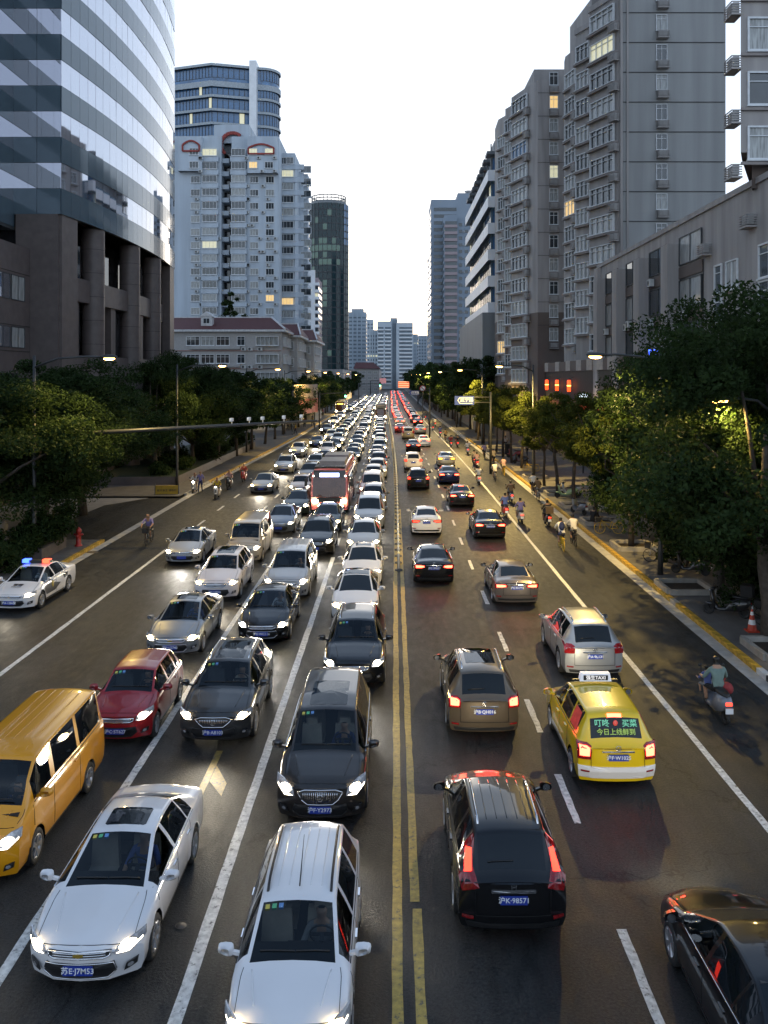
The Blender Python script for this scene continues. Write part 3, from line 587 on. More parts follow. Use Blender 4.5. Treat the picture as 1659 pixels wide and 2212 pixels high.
for k in range(-2, 14):
    z = pz(cu(965+71*k+22), Y2)
    if z < 12: break
    for c, w, hh, bay in ((1055, 48, 1.45, 0), (1135, 78, 1.5, 1), (1290, 74, 1.5, 1), (1372, 44, 1.4, 0), (1457, 44, 1.4, 0)):
        off = 1.4 if (k < 0 and c in (1055, 1372, 1457)) else (.75 if bay else 0)
        wm = cu(w)*Y2/F
        if bay: fm.box(L2, 'bay_parapet', fx(c)-wm/2-.3, fx(c)+wm/2+.3, z-1.25, z-.05, .75, M_L2)
        g = rglass()
        if (k, c) in ((9, 1457), (-1, 1372)): g = M_LITW
        if k == -2 and c in (1372, 1457): g = M_LITC
        fm.win(L2, fx(c), z, window_mesh(wm, hh, 4 if bay else 3, 1, .1, .12), glass=g, off=off)
        if random.random() < .75: fm.win(L2, fx(c)+random.choice([-1, 1])*wm*.3+(.9 if c == 1055 else -.9), z-1.05, ac_mesh(), M_AC, M_ACD, off=off if not bay else 0, nm='air_conditioner')
        if random.random() < .3: fm.win(L2, fx(c)+wm*.55+.3, z-1.0, ac_mesh(), M_AC, M_ACD, off=0 if off < 1 else off, nm='air_conditioner')
    ge = rglass(); fm2.win(L2, fm2.len*.62, z-.3, window_mesh(cu(74)*Y2/F, 1.5, 4, 1, .1, .12), glass=M_LITW if k == 9 else (M_LITC if k == -1 else ge), off=.5)
    fm2.box(L2, 'bay_parapet', fm2.len*.62-4, fm2.len*.62+3.9, z-1.5, z-.35, .5, M_L2)
    fm3.win(L2, 2.6, z-.2, window_mesh(2.4, 1.5, 2, 1, .1, .1), glass=rglass()); fsd.box(L2, 'balcony', 1, 10, z-1.3, z-.3, 1.0, M_L2)
    fm2.win(L2, .8+fm2.len*.25, z-.9, ac_mesh(), M_AC, M_ACD, nm='air_conditioner')
    fst2 = Face((px(cu(1195), Y2+3.5), Y2+3.45), (px(cu(1250), Y2+3.5), Y2+3.45)); fst2.box(L2, 'stair_landing', .1, fst2.len-.1, z-1.2, z-.2, 2.6, M_L2)
    fst2.box(L2, 'stair_opening', .3, fst2.len-.3, z-.15, z+1.4, .05, M_DKG)
for c0, c1, y0_, y1_ in ((985, 1075, 770, 825), (1340, 1477, 788, 840)):
    mb = MB(); xa, xb = px(cu(c0), Y2-1.6), px(cu(c1), Y2-1.6); zb, zt = pz(cu(y1_), Y2), pz(cu(y0_), Y2)
    pts = [(xa, 0, zb), (xa, 0, zb+(zt-zb)*.6)]+[(xa+(xb-xa)*t/8, 0, zb+(zt-zb)*(.6+.4*math.sin(math.pi*t/8))) for t in range(1, 8)]+[(xb, 0, zb+(zt-zb)*.6), (xb, 0, zb), (xa, 0, zb)]
    for p, q in zip(pts, pts[1:]): mb.bar(p, q, .35, .35)
    mb.build('red_arch_trim', M_RED, L2, (0, Y2-1.55, 0))
mb = MB(); pts = [(math.cos(t)*2.6, 0, math.sin(t)*2.6) for t in [math.pi*(.28+1.0*i/10) for i in range(11)]]
for p, q in zip(pts, pts[1:]): mb.bar(p, q, .7, .7)
mb.build('red_arch_trim', M_RED, L2, (px(cu(1250), Y2), Y2+1.4, pz(cu(772), Y2)))
# ---- left: blue curved tower behind
L3 = bldg('office_tower', 'blue glass tower with curved corner rising behind the pale apartments')
Y3 = 262.; z3 = pz(cu(350), Y3); cxr, cr = px(cu(1400), Y3), px(cu(1490), Y3)-px(cu(1400), Y3)
P3 = [(px(370, Y3), Y3+3), (px(cu(1150), Y3), Y3-1.5), (px(cu(1345), Y3), Y3+1.5)]
Pc = [(cxr+cr*math.sin(t), Y3+cr+2-cr*math.cos(t)) for t in [math.pi*.06*i for i in range(0, 11)]]
walls(L3, P3+Pc+[(px(370, Y3), Y3+30)], 0, z3-1.2, M_GLB, M_ROOF, 'glass_wall')
for k in range(8):
    z = z3-.2-(5.3 if k else 0)-max(0, k-1)*4.15
    mb = MB(); big = [(px(370, Y3)-1, Y3+2.2), (px(cu(1150), Y3), Y3-2.4), (px(cu(1345), Y3)+.3, Y3+.6)]+[(cxr+(cr+.5)*math.sin(t), Y3+cr+2-(cr+.5)*math.cos(t)) for t in [math.pi*.06*i for i in range(0, 11)]]+[(px(370, Y3)-1, Y3+30.5)]
    mb.prism(big, z-(1.7 if k == 1 else .75), z); mb.build('floor_band', pm('band_grey', (.36, .4, .43), .6), L3)
    for p, q, n_ in ((P3[0], P3[1], 12), (P3[1], P3[2], 7)):
        f = Face(p, q)
        for j in range(n_): f.win(L3, (j+.5)*f.len/n_, z-4.0, window_mesh(f.len/n_-.1, 3.2, 1, 1, .08, .1, False), M_FD, M_LITC if (k, j) in ((1, 8), (2, 11), (3, 5)) else M_GLB)
    for j in range(10):
        f = Face(Pc[j], Pc[j+1]); f.win(L3, f.len/2, z-4.0, window_mesh(f.len-.08, 3.2, 1, 1, .08, .1, False), M_FD, M_GLB)
walls(L3, rect(cu(1345), cu(1383), Y3-1, 6), 0, z3+1.0, M_CW, None, 'white_fin')
# ---- left: low terrace with red roof
M_L4 = pm('render_cream_grey', (.40, .39, .38), .85, noise=.08); M_RR = pm('roof_tile_red', (.085, .018, .017), .7, noise=.25, scale=2, aniso=(1, 4, 4)); M_TRIM = pm('trim_white', (.6, .6, .6), .7)
L4 = bldg('terrace_house', 'low terrace with red tiled roofs and dormer below the pale apartments')
Y4 = 147.
for i, (ua, ub, Ya, Yb, zt_) in enumerate(((360, 608, Y4, Y4+16, 17.0), (600, 642, Y4+12, Y4+28, 16.6), (636, 678, Y4+26, Y4+44, 16.3))):
    xa, xb = px(ua, Ya), px(ub, Ya)
    walls(L4, [(xa, Ya), (xb, Ya), (xb, Yb), (xa, Yb)], 0, zt_, M_L4, None)
    mb = MB(); e = .7; rz_ = zt_+2.9
    mb.box((xa+xb)/2, (Ya+Yb)/2, zt_+.15, xb-xa+1.4, Yb-Ya+1.4, .35); mb.build('cornice', M_TRIM, L4)
    rx0, rx1, rb, rt = xa-e, xb+e, Ya-e, Yb+e; ym = (Ya+Yb)/2; zt2 = zt_+.33; hx = min(3.5, (rx1-rx0)*.3)
    mb = MB(); mb.add([(rx0, rb, zt2), (rx1, rb, zt2), (rx1, rt, zt2), (rx0, rt, zt2), (rx0, ym, rz_), (rx1-hx, ym, rz_)], [(0, 1, 5, 4), (1, 2, 5), (2, 3, 4, 5), (3, 0, 4)]); r_ = mb.build('roof', M_RR, L4)
    mb = MB(); mb.bar((rx1, rb, zt2+.1), (rx1-hx, ym, rz_+.1), .25, .2); mb.bar((rx0, ym, rz_+.08), (rx1-hx, ym, rz_+.08), .25, .2); mb.build('ridge', M_TRIM, r_)
    f = Face((xa, Ya), (xb, Ya)); sd = Face((xb, Ya), (xb, Yb))
    for fl in range(5):
        z = zt_-2.35-fl*3.05
        if i == 0:
            for c, w in ((8.7, 2.2), (11.2, 2.2), (13.8, 2.2), (16.9, 1.3)): f.win(L4, f.len-19.6+c-4.2, z, window_mesh(w*1.0, 1.5, 3 if w > 2 else 2, 2, .09, .1), glass=random.choice([M_GLC, M_GL]))
            f.win(L4, f.len-2.4, z, window_mesh(3.8, 1.5, 5, 1, .09, .35), glass=M_GLC)
            for t in (f.len-6.4, f.len-5.3, f.len-3.6): f.win(L4, t, z-.95, ac_mesh(), M_AC, M_ACD, nm='air_conditioner')
            f.box(L4, 'string_course', 0, f.len, z-.75-.25, z-.75-.1, .12, pm('brick_band', (.3, .17, .15), .8)); f.box(L4, 'balcony_rail', f.len-15.6, f.len-7, z-.65, z-.1, .4, M_L4)
        else: f.win(L4, f.len*.6, z, window_mesh(1.6, 1.5, 3, 1, .09, .1), glass=M_GLC)
        for t in (3.5, 8.5, 12.5): sd.win(L4, t, z, window_mesh(2.2, 1.5, 3, 1, .09, .3), glass=random.choice([M_GLC, M_GL]))
dx = px(441, Y4); dm = MB(); dm.box(0, 0, .8, 1.9, 1.6, 1.6); dm.add([(-1.2, -.95, 1.6), (1.2, -.95, 1.6), (0, -.95, 2.5), (-1.2, 2.5, 1.6), (1.2, 2.5, 1.6), (0, 2.5, 2.5)], [(0, 1, 2), (1, 4, 5, 2), (3, 0, 2, 5)])
do = dm.build('dormer', M_TRIM, L4, (dx, Y4+2.6, 18.1)); ob('window', window_mesh(1.1, .9, 2, 1, .08, .06, False), [M_FR, M_GL], do, (0, -.81, .4), 0, True)
# ---- left: dark teal round tower
L5 = bldg('office_tower', 'dark teal round glass tower with lit floors and open crown ring')
Y5 = 480.; xa, xb = px(663, Y5), px(750.5, Y5); c5 = ((xa+xb)/2, Y5+11); r5 = (xb-xa)/2; z5 = pz(437, Y5)
ring = lambda r, n=28: [(c5[0]+r*math.sin(2*math.pi*i/n), c5[1]-r*math.cos(2*math.pi*i/n)) for i in range(n)]
M_TEAL = pm('teal_glass', (.012, .036, .042), .14, noise=.5, scale=.15, spec=.4); M_TLIT = pm('teal_glass_lit', (.03, .08, .08), .2, noise=.8, scale=.25, emit=(.55, .85, .65), es=.07)
walls(L5, ring(r5-.3), 0, z5, M_TEAL, M_ROOF, 'glass_wall')
rp = ring(r5)
for k in range(25):
    z = z5-3.4-k*3.92
    if z < 10: break
    mb = MB(); mb.prism(ring(r5+.05), z-.5, z+.1); mb.build('floor_band', M_FD, L5)
    for i in range(28):
        if rp[i][1] > c5[1]-r5*.3 and rp[i][0] < c5[0]: continue
        if rp[i][1] > c5[1]+r5*.2: continue
        litp = {5: .7, 6: .9, 7: .45, 8: .6, 9: .3, 12: .4, 14: .3, 15: .15, 17: .5, 21: .3}.get(k, .1) if i not in (3, 4, 5, 6, 7) else .02
        f = Face(rp[i], rp[(i+1) % 28])
        f.box(L5, 'window_pane', .12, f.len-.12, z+.1, z+3.3, .12, M_TLIT if random.random() < litp else (M_TEAL if i not in (4, 5, 6) or k > 5 else M_GLB))
for i in range(0, 28, 1):
    if rp[i][1] < c5[1]: f = Face(rp[i], rp[(i+1) % 28]); f.box(L5, 'mullion', -.12, .12, 5, z5, .35, M_FD)
mb = MB()
for i in range(28):
    p, q = ring(r5*.86)[i], ring(r5*.86)[(i+1) % 28]; mb.bar((*p, z5), (*p, z5+5), .3, .3)
    for dz in (1.6, 3.2, 4.8): mb.bar((*p, z5+dz), (*q, z5+dz), .35, .5)
mb.build('crown_ring', pm('crown_steel', (.08, .1, .11), .5), L5); walls(L5, ring(r5*.9), z5, z5+1.4, M_CG, M_ROOF, 'roof_edge')
# small tower between
TS, f, zt = strip_tower('apartment_block', 'narrow pink and white apartment tower squeezed beside the teal tower', 640, 687, 600, 370, 20, M_DP, M_DG, 16, 3., .5, .05)
f.box(TS, 'white_shaft', f.len-4.2, f.len-1.2, 0, pz(584, 370), 1.2, M_CW)
for k in range(14): f.box(TS, 'balcony', f.len-1.2, f.len+.6, zt-3.4-k*3., zt-2.2-k*3., 1.4, M_CW)
# ---- far skyline down the street
M_F1 = pm('skyline_bluegrey_haze', (.34, .40, .46), .85, noise=.06, scale=.05); M_F2 = pm('skyline_white_haze', (.5, .56, .61), .85, noise=.06, scale=.05); M_FS = pm('skyline_glass', (.14, .18, .22), .3, noise=.6, scale=.15)  # far walls coloured paler and bluer in place of real distance haze
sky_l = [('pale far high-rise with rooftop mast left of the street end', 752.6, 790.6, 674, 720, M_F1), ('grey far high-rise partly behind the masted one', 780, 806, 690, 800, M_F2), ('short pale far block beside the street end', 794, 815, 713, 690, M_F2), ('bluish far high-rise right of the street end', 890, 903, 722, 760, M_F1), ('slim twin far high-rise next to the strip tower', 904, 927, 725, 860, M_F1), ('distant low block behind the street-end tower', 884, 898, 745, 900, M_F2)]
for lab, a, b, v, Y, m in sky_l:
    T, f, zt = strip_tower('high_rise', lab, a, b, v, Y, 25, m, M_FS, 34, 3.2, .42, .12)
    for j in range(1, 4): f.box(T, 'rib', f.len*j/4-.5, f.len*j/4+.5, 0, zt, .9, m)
    if 'mast' in lab and 'behind' not in lab:
        mb = MB(); mb.tube([(px(778, Y), Y+5, zt), (px(778, Y), Y+5, zt+12)], .25, 5); mb.box(px(772, Y), Y+8, zt+1.5, 10, 8, 3); mb.build('roof_mast', m, T)
T = bldg('high_rise', 'white street-end tower with dark central groove and many floors'); YF = 680.
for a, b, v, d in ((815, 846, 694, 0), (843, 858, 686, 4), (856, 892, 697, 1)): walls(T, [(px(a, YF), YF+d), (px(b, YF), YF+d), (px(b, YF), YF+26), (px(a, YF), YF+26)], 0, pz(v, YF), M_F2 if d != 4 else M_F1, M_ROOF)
for k in range(17):
    z = pz(702, YF)-3-k*3.05
    if z < 3: break
    for a, b, d in ((816, 829, 0), (831, 845, 0), (862, 891, 1)):
        f = Face((px(a, YF), YF+d), (px(b, YF), YF+d)); f.box(T, 'window_strip', .2, f.len-.2, z, z+1.4, .12, M_FS); f.box(T, 'balcony', .1, f.len-.1, z-1.2, z-.5, .9, M_CW)
for k in range(5): f = Face((px(846, YF), YF+4), (px(858, YF), YF+4)); f.box(T, 'groove', 1+k*.8, 1.4+k*.8, 0, pz(690, YF), .2, M_FS)
RH = bldg('low_house', 'small red-roofed house far down the left side of the street'); xa, xb = px(767, 430), px(819, 430)
walls(RH, [(xa, 430), (xb, 430), (xb, 445), (xa, 445)], 0, 13.5, M_L4, None)
mb = MB(); mb.add([(xa-.8, 429, 13.5), (xb+.8, 429, 13.5), (xb+.8, 446, 13.5), (xa-.8, 446, 13.5), (xa, 437.5, 16.8), (xb-3, 437.5, 16.8)], [(0, 1, 5, 4), (1, 2, 5), (2, 3, 4, 5), (3, 0, 4)]); mb.build('roof', M_RR, RH)
f = Face((xa, 430), (xb, 430))
for k in range(4):
    for j in range(4): f.win(RH, 1.5+j*2.9, 2.5+k*2.8, window_mesh(1.7, 1.4, 2, 1, .1, .1), glass=M_GLC)
# street-end low buildings left and right behind trees
for i, (x, y, w, d, h, lab) in enumerate(((-34, 205, 14, 20, 11, 'low shop block behind the left trees'), (-36, 300, 18, 60, 12, 'long low block behind the left trees'), (18, 260, 16, 90, 13, 'low pale block below the grey strip tower'), (17, 185, 8, 70, 10, 'low shop row beyond the white-banded office'), (-30, 520, 20, 150, 14, 'far low block left of the road'), (18, 480, 18, 200, 15, 'far low block right of the road'))):
    S = bldg('shop_block', lab); walls(S, [(x, y), (x+w, y), (x+w, y+d), (x, y+d)], 0, h, [M_L4, M_TAU, M_DP][i % 3], M_ROOF)
    f = Face((x, y), (x+w, y)); s = Face((x+w, y), (x+w, y+d)) if x < 0 else Face((x, y+d), (x, y))
    for z in range(4, int(h)-2, 3):
        for j in range(int(w/3.2)): f.win(S, 1.6+j*3.1, z, window_mesh(1.7, 1.4, 2, 1, .1, .1), glass=rglass())
    for j in range(int(d/6)): s.box(S, 'shop_window', 1+j*6, 5.6+j*6, .6, 3.2, .06, M_SHOP if j % 2 else M_LITC)
# billboard hoarding on the left, lit pink at the bottom
HB = tag(empty('billboard', (0, 0, 0)), 'long lit billboard with red lower band behind the left trees', 'billboard'); f = Face((px(632, 135), 135), (px(683, 150), 150))
f.box(HB, 'panel', 0, f.len, 3.4, 8.0, .25, pm('billboard_cream', (.45, .36, .3), .6, noise=.5, scale=.8, aniso=(.3, .3, 4))); f.box(HB, 'red_band', 0, f.len, 3.2, 5.6, .3, pm('billboard_red', (.36, .12, .1), .5, noise=.4, scale=.6, emit=(1, .2, .15), es=.05))
for t in (.5, f.len-.5): f.box(HB, 'post', t, t+.2, 0, 8, .2, M_FD, off=-.3)
# glowing signs
sg = tag(empty('shop_sign', (17.8, 81, 0)), 'tall red shop sign with white glowing top between right trees', 'sign')
mb = MB(); mb.box(0, 0, 6.2, .5, 1.0, 1.9); mb.build('panel', em('sign_red', (1, .1, .05), 2.2), sg, (0, 0, 0)); mb = MB(); mb.box(0, 0, 7.4, .6, 1.2, .45); mb.build('top_panel', em('sign_white', (.8, .95, 1), 3), sg); mb = MB(); mb.tube([(0, .2, .15), (0, .2, 5.3)], .07, 6); mb.build('post', M_FD, sg)
bs = tag(empty('neon_sign', (19.0, 62.5, 10.6)), 'small blue neon sign on the low taupe building', 'sign'); 
t_ = ob('lettering', text_mesh('明宫', .55), em('neon_blue', (.05, .12, 1), 9), bs, (0, 0, .35), (math.pi/2, 0, -.3)); mb = MB(); mb.box(.15, .1, .3, 1.4, .08, .1); mb.bar((.7, .1, .3), (1.1, .1, .3), .08, .08); mb.build('bracket', M_FD, bs)
ws = tag(empty('shop_sign', (18.4, 70, 0)), 'white glowing shop sign seen through the yellow-lit tree', 'sign'); mb = MB(); mb.box(0, 0, 6.0, .3, 3.0, .8); mb.build('panel', em('sign_white2', (1, 1, .85), 2.5), ws); mb = MB(); mb.bar((.1, 0, 6), (1, 0, 6), .1, .1); mb.build('bracket', M_FD, ws)
gs = tag(empty('shop_sign', (18.6, 60, 0)), 'green glowing shop sign seen through the dark near trees', 'sign'); mb = MB(); mb.box(0, 0, 5.9, .3, 2.0, .7); mb.build('panel', em('sign_green', (.2, 1, .3), 1.6), gs); mb = MB(); mb.bar((.1, 0, 6), (1.3, 0, 6), .1, .1); mb.build('bracket', M_FD, gs)
# ================================================================ vehicles
M_TYRE = pm('tyre_rubber', (.018, .018, .018), .8, noise=.2); M_RIM = pm('alloy_rim', (.5, .5, .52), .3, metal=.8, noise=.05); M_BLK = pm('black_plastic', (.015, .015, .016), .45, noise=.1)
M_CHR = pm('chrome', (.75, .75, .77), .12, metal=1., noise=0); M_WS = pm('car_glass', (.006, .008, .010), .02, noise=0, spec=.55); 
def tinted():
    m = bpy.data.materials.new('car_glass_clear'); m.use_nodes = True; n = m.node_tree; n.nodes.remove(n.nodes['Principled BSDF']); L = n.links; out = n.nodes['Material Output']
    t = n.nodes.new('ShaderNodeBsdfTransparent'); t.inputs[0].default_value = (.62, .68, .70, 1); gl = n.nodes.new('ShaderNodeBsdfGlossy'); gl.inputs['Roughness'].default_value = .02; gl.inputs[0].default_value = (.9, .95, 1, 1)
    fr = n.nodes.new('ShaderNodeFresnel'); fr.inputs[0].default_value = 1.5; mx = n.nodes.new('ShaderNodeMixShader'); L.new(fr.outputs[0], mx.inputs[0]); L.new(t.outputs[0], mx.inputs[1]); L.new(gl.outputs[0], mx.inputs[2]); L.new(mx.outputs[0], out.inputs[0]); return m
M_CLR = tinted(); M_SEATD = pm('seat_fabric_dark', (.07, .07, .072), .9); M_SEATB = pm('seat_leather_beige', (.36, .31, .25), .7); M_DASH = pm('dashboard', (.014, .014, .015), .6)
M_SEAM = pm('panel_gap', (.006, .006, .006), .8, noise=0)
M_PLATE = pm('plate_blue', (.015, .04, .28), .4, noise=.05); M_PLT = pm('plate_lettering', (.7, .72, .75), .5, noise=0); M_UNDER = pm('underbody', (.006, .006, .006), .9, noise=0)
M_LENS = pm('lamp_lens_clear', (.45, .45, .47), .1, metal=.3, noise=.3, scale=20, coat=1); M_LENSR = pm('lamp_lens_red', (.22, .008, .01), .12, noise=.3, scale=18, coat=1)
E_HL = em('headlamp_glow', (1, .72, .33), 60); E_HLW = em('headlamp_glow_white', (1, .84, .52), 80); E_HLS = em('headlamp_glow_soft', (1, .80, .5), 14); E_DRL = em('sidelight_glow', (1, .9, .7), 7)
E_TL = em('tail_glow', (1, .035, .015), 5); E_TLB = em('brake_glow', (1, .06, .03), 14); E_TLW = em('reverse_lens', (.8, .5, .45), .25); E_AMB = em('amber_glow', (1, .35, .02), 14)
def carpaint(name, col, metal=.0, rough=.32): return pm('paint_'+name, col, rough, metal=metal, noise=.035, scale=1.2, coat=1., spec=.5 if max(col) > .1 else .15)
PAINT = dict(white=carpaint('white', (.70, .69, .70)), silver=carpaint('silver', (.40, .41, .42), .55, .35), greysilver=carpaint('greysilver', (.26, .27, .28), .5, .35), grey=carpaint('grey', (.055, .053, .052), .4),
    brown=carpaint('brown', (.038, .032, .029), .35), black=carpaint('black', (.007, .007, .008)), red=carpaint('red', (.28, .010, .014)), gold=carpaint('gold', (.13, .10, .068), .55, .35), bronze=carpaint('bronze', (.15, .125, .11), .55, .35),
    yellow=carpaint('taxi_yellow', (.70, .48, .006)), vanyellow=carpaint('van_yellow', (.72, .30, .004)), beige=carpaint('beige', (.42, .37, .30), .4), blue=carpaint('blue', (.012, .016, .07), .3), bluegrey=carpaint('bluegrey', (.13, .16, .21), .5), green=carpaint('darkgreen', (.02, .03, .028), .3),
    orange=carpaint('orange', (.5, .14, .04)), pinkwhite=carpaint('pearl', (.62, .57, .57)), tan=carpaint('tan', (.30, .26, .19), .4))
def curve(pts, d=.05):
    xs = np.array([p[0] for p in pts]); ys = np.array([p[1] for p in pts])
    def f(s): return float(np.mean([np.interp(s+k*d, xs, ys) for k in (-1.5, -1, -.5, 0, .5, 1, 1.5)]))
    return f
SPEC = dict(
 sedan=dict(L=4.62, W=1.80, ax=(.92, 3.60), r=.325, clear=.2, top=[(-.2, .60), (0, .66), (.2, .76), (.5, .85), (1.12, .985), (2.08, 1.42), (2.65, 1.465), (3.25, 1.41), (4.02, 1.115), (4.45, 1.09), (4.62, .99), (4.9, .95)],
   belt=[(0, .62), (.4, .745), (1.12, .89), (3.9, .985), (4.62, .95)], cowl=1.12, wt=2.08, re=3.28, rb=3.98, win=[(1.26, 2.28), (2.38, 3.22), (3.27, 3.60)], roofw=.60, cowlw=.76, rearw=.70, hl=(.60, .775), tl=(.78, .98)),
 suv=dict(L=4.55, W=1.84, ax=(.92, 3.56), r=.37, clear=.24, top=[(-.2, .74), (0, .82), (.15, .92), (.45, .99), (1.22, 1.13), (1.98, 1.60), (2.6, 1.68), (3.7, 1.66), (4.02, 1.60), (4.42, 1.14), (4.52, 1.06), (4.8, 1.0)],
   belt=[(0, .78), (.4, .89), (1.2, 1.02), (4.4, 1.12)], cowl=1.22, wt=1.98, re=4.0, rb=4.42, win=[(1.36, 2.22), (2.32, 3.18), (3.28, 3.82)], roofw=.64, cowlw=.77, rearw=.68, hl=(.72, .90), tl=(.86, 1.12)),
 mpv=dict(L=5.2, W=1.88, ax=(.98, 4.05), r=.345, clear=.2, top=[(-.2, .74), (0, .82), (.2, .93), (.5, 1.0), (1.12, 1.12), (2.08, 1.70), (2.8, 1.79), (4.4, 1.78), (4.85, 1.72), (5.12, 1.12), (5.2, 1.0)],
   belt=[(0, .76), (.4, .87), (1.2, 1.02), (5.1, 1.08)], cowl=1.12, wt=2.08, re=4.86, rb=5.1, win=[(1.3, 2.3), (2.4, 3.5), (3.6, 4.7)], roofw=.69, cowlw=.78, rearw=.68, hl=(.66, .95), tl=(.9, 1.3)),
 estate=dict(L=4.42, W=1.70, ax=(.86, 3.46), r=.31, clear=.2, top=[(-.2, .68), (0, .76), (.2, .88), (.45, .95), (.95, 1.06), (1.74, 1.52), (2.4, 1.59), (3.6, 1.57), (3.98, 1.5), (4.32, 1.05), (4.42, .95)],
   belt=[(0, .72), (.4, .84), (1.2, .96), (4.3, 1.03)], cowl=.95, wt=1.74, re=3.98, rb=4.3, win=[(1.1, 2.05), (2.15, 3.05), (3.15, 3.8)], roofw=.64, cowlw=.77, rearw=.68, hl=(.66, .86), tl=(.8, 1.1)),
 hatch=dict(L=3.75, W=1.69, ax=(.72, 3.12), r=.31, clear=.19, top=[(-.2, .68), (0, .76), (.2, .87), (.4, .92), (.98, 1.03), (1.62, 1.46), (2.1, 1.51), (3.1, 1.49), (3.3, 1.44), (3.65, 1.02), (3.75, .95)],
   belt=[(0, .72), (.4, .83), (1.2, .94), (3.6, 1.0)], cowl=.98, wt=1.62, re=3.3, rb=3.64, win=[(1.12, 1.95), (2.05, 2.8), (2.9, 3.2)], roofw=.66, cowlw=.79, rearw=.7, hl=(.64, .86), tl=(.76, 1.0)),
 touran=dict(L=4.4, W=1.80, ax=(.92, 3.60), r=.325, clear=.2, top=[(-.2, .72), (0, .80), (.2, .92), (.45, .98), (1.05, 1.09), (1.85, 1.60), (2.4, 1.66), (3.75, 1.65), (4.0, 1.60), (4.28, 1.08), (4.38, .98)],
   belt=[(0, .76), (.4, .87), (1.2, 1.0), (4.3, 1.06)], cowl=1.05, wt=1.85, re=4.0, rb=4.27, win=[(1.2, 2.15), (2.25, 3.1), (3.2, 3.85)], roofw=.68, cowlw=.78, rearw=.72, hl=(.68, .9), tl=(.72, 1.06)),
 van=dict(L=5.0, W=1.72, ax=(.95, 3.75), r=.325, clear=.22, top=[(-.2, .86), (0, .98), (.12, 1.08), (.35, 1.16), (.55, 1.24), (1.25, 1.90), (1.8, 1.98), (4.6, 1.99), (4.82, 1.93), (4.95, 1.2), (5.0, 1.1)],
   belt=[(0, .92), (.4, 1.06), (1.0, 1.16), (4.9, 1.18)], cowl=.52, wt=1.25, re=4.82, rb=4.95, win=[(.95, 1.75), (1.95, 3.15), (3.3, 4.65)], roofw=.80, cowlw=.85, rearw=.78, hl=(.72, .98), tl=(.85, 1.25), nofender=1))
def mirror_shell(m, c, sg):
    rows = [(-.07, .55), (-.03, .95), (.04, 1.)]; vs = []
    for dy, k in rows:
        for t in range(12):
            a = 2*math.pi*t/12; cx = math.copysign(abs(math.cos(a))**.55, math.cos(a)); cz = math.copysign(abs(math.sin(a))**.6, math.sin(a))
            vs.append((c[0]+.115*k*cx, c[1]+dy+.02*cx*sg, c[2]+.078*k*cz*(1-.2*cx*sg)))
    m.add(vs, [(i*12+j, i*12+(j+1) % 12, (i+1)*12+(j+1) % 12, (i+1)*12+j) for i in range(2) for j in range(12)]+[tuple(range(12)), tuple(24+j for j in range(11, -1, -1))], 0, True)
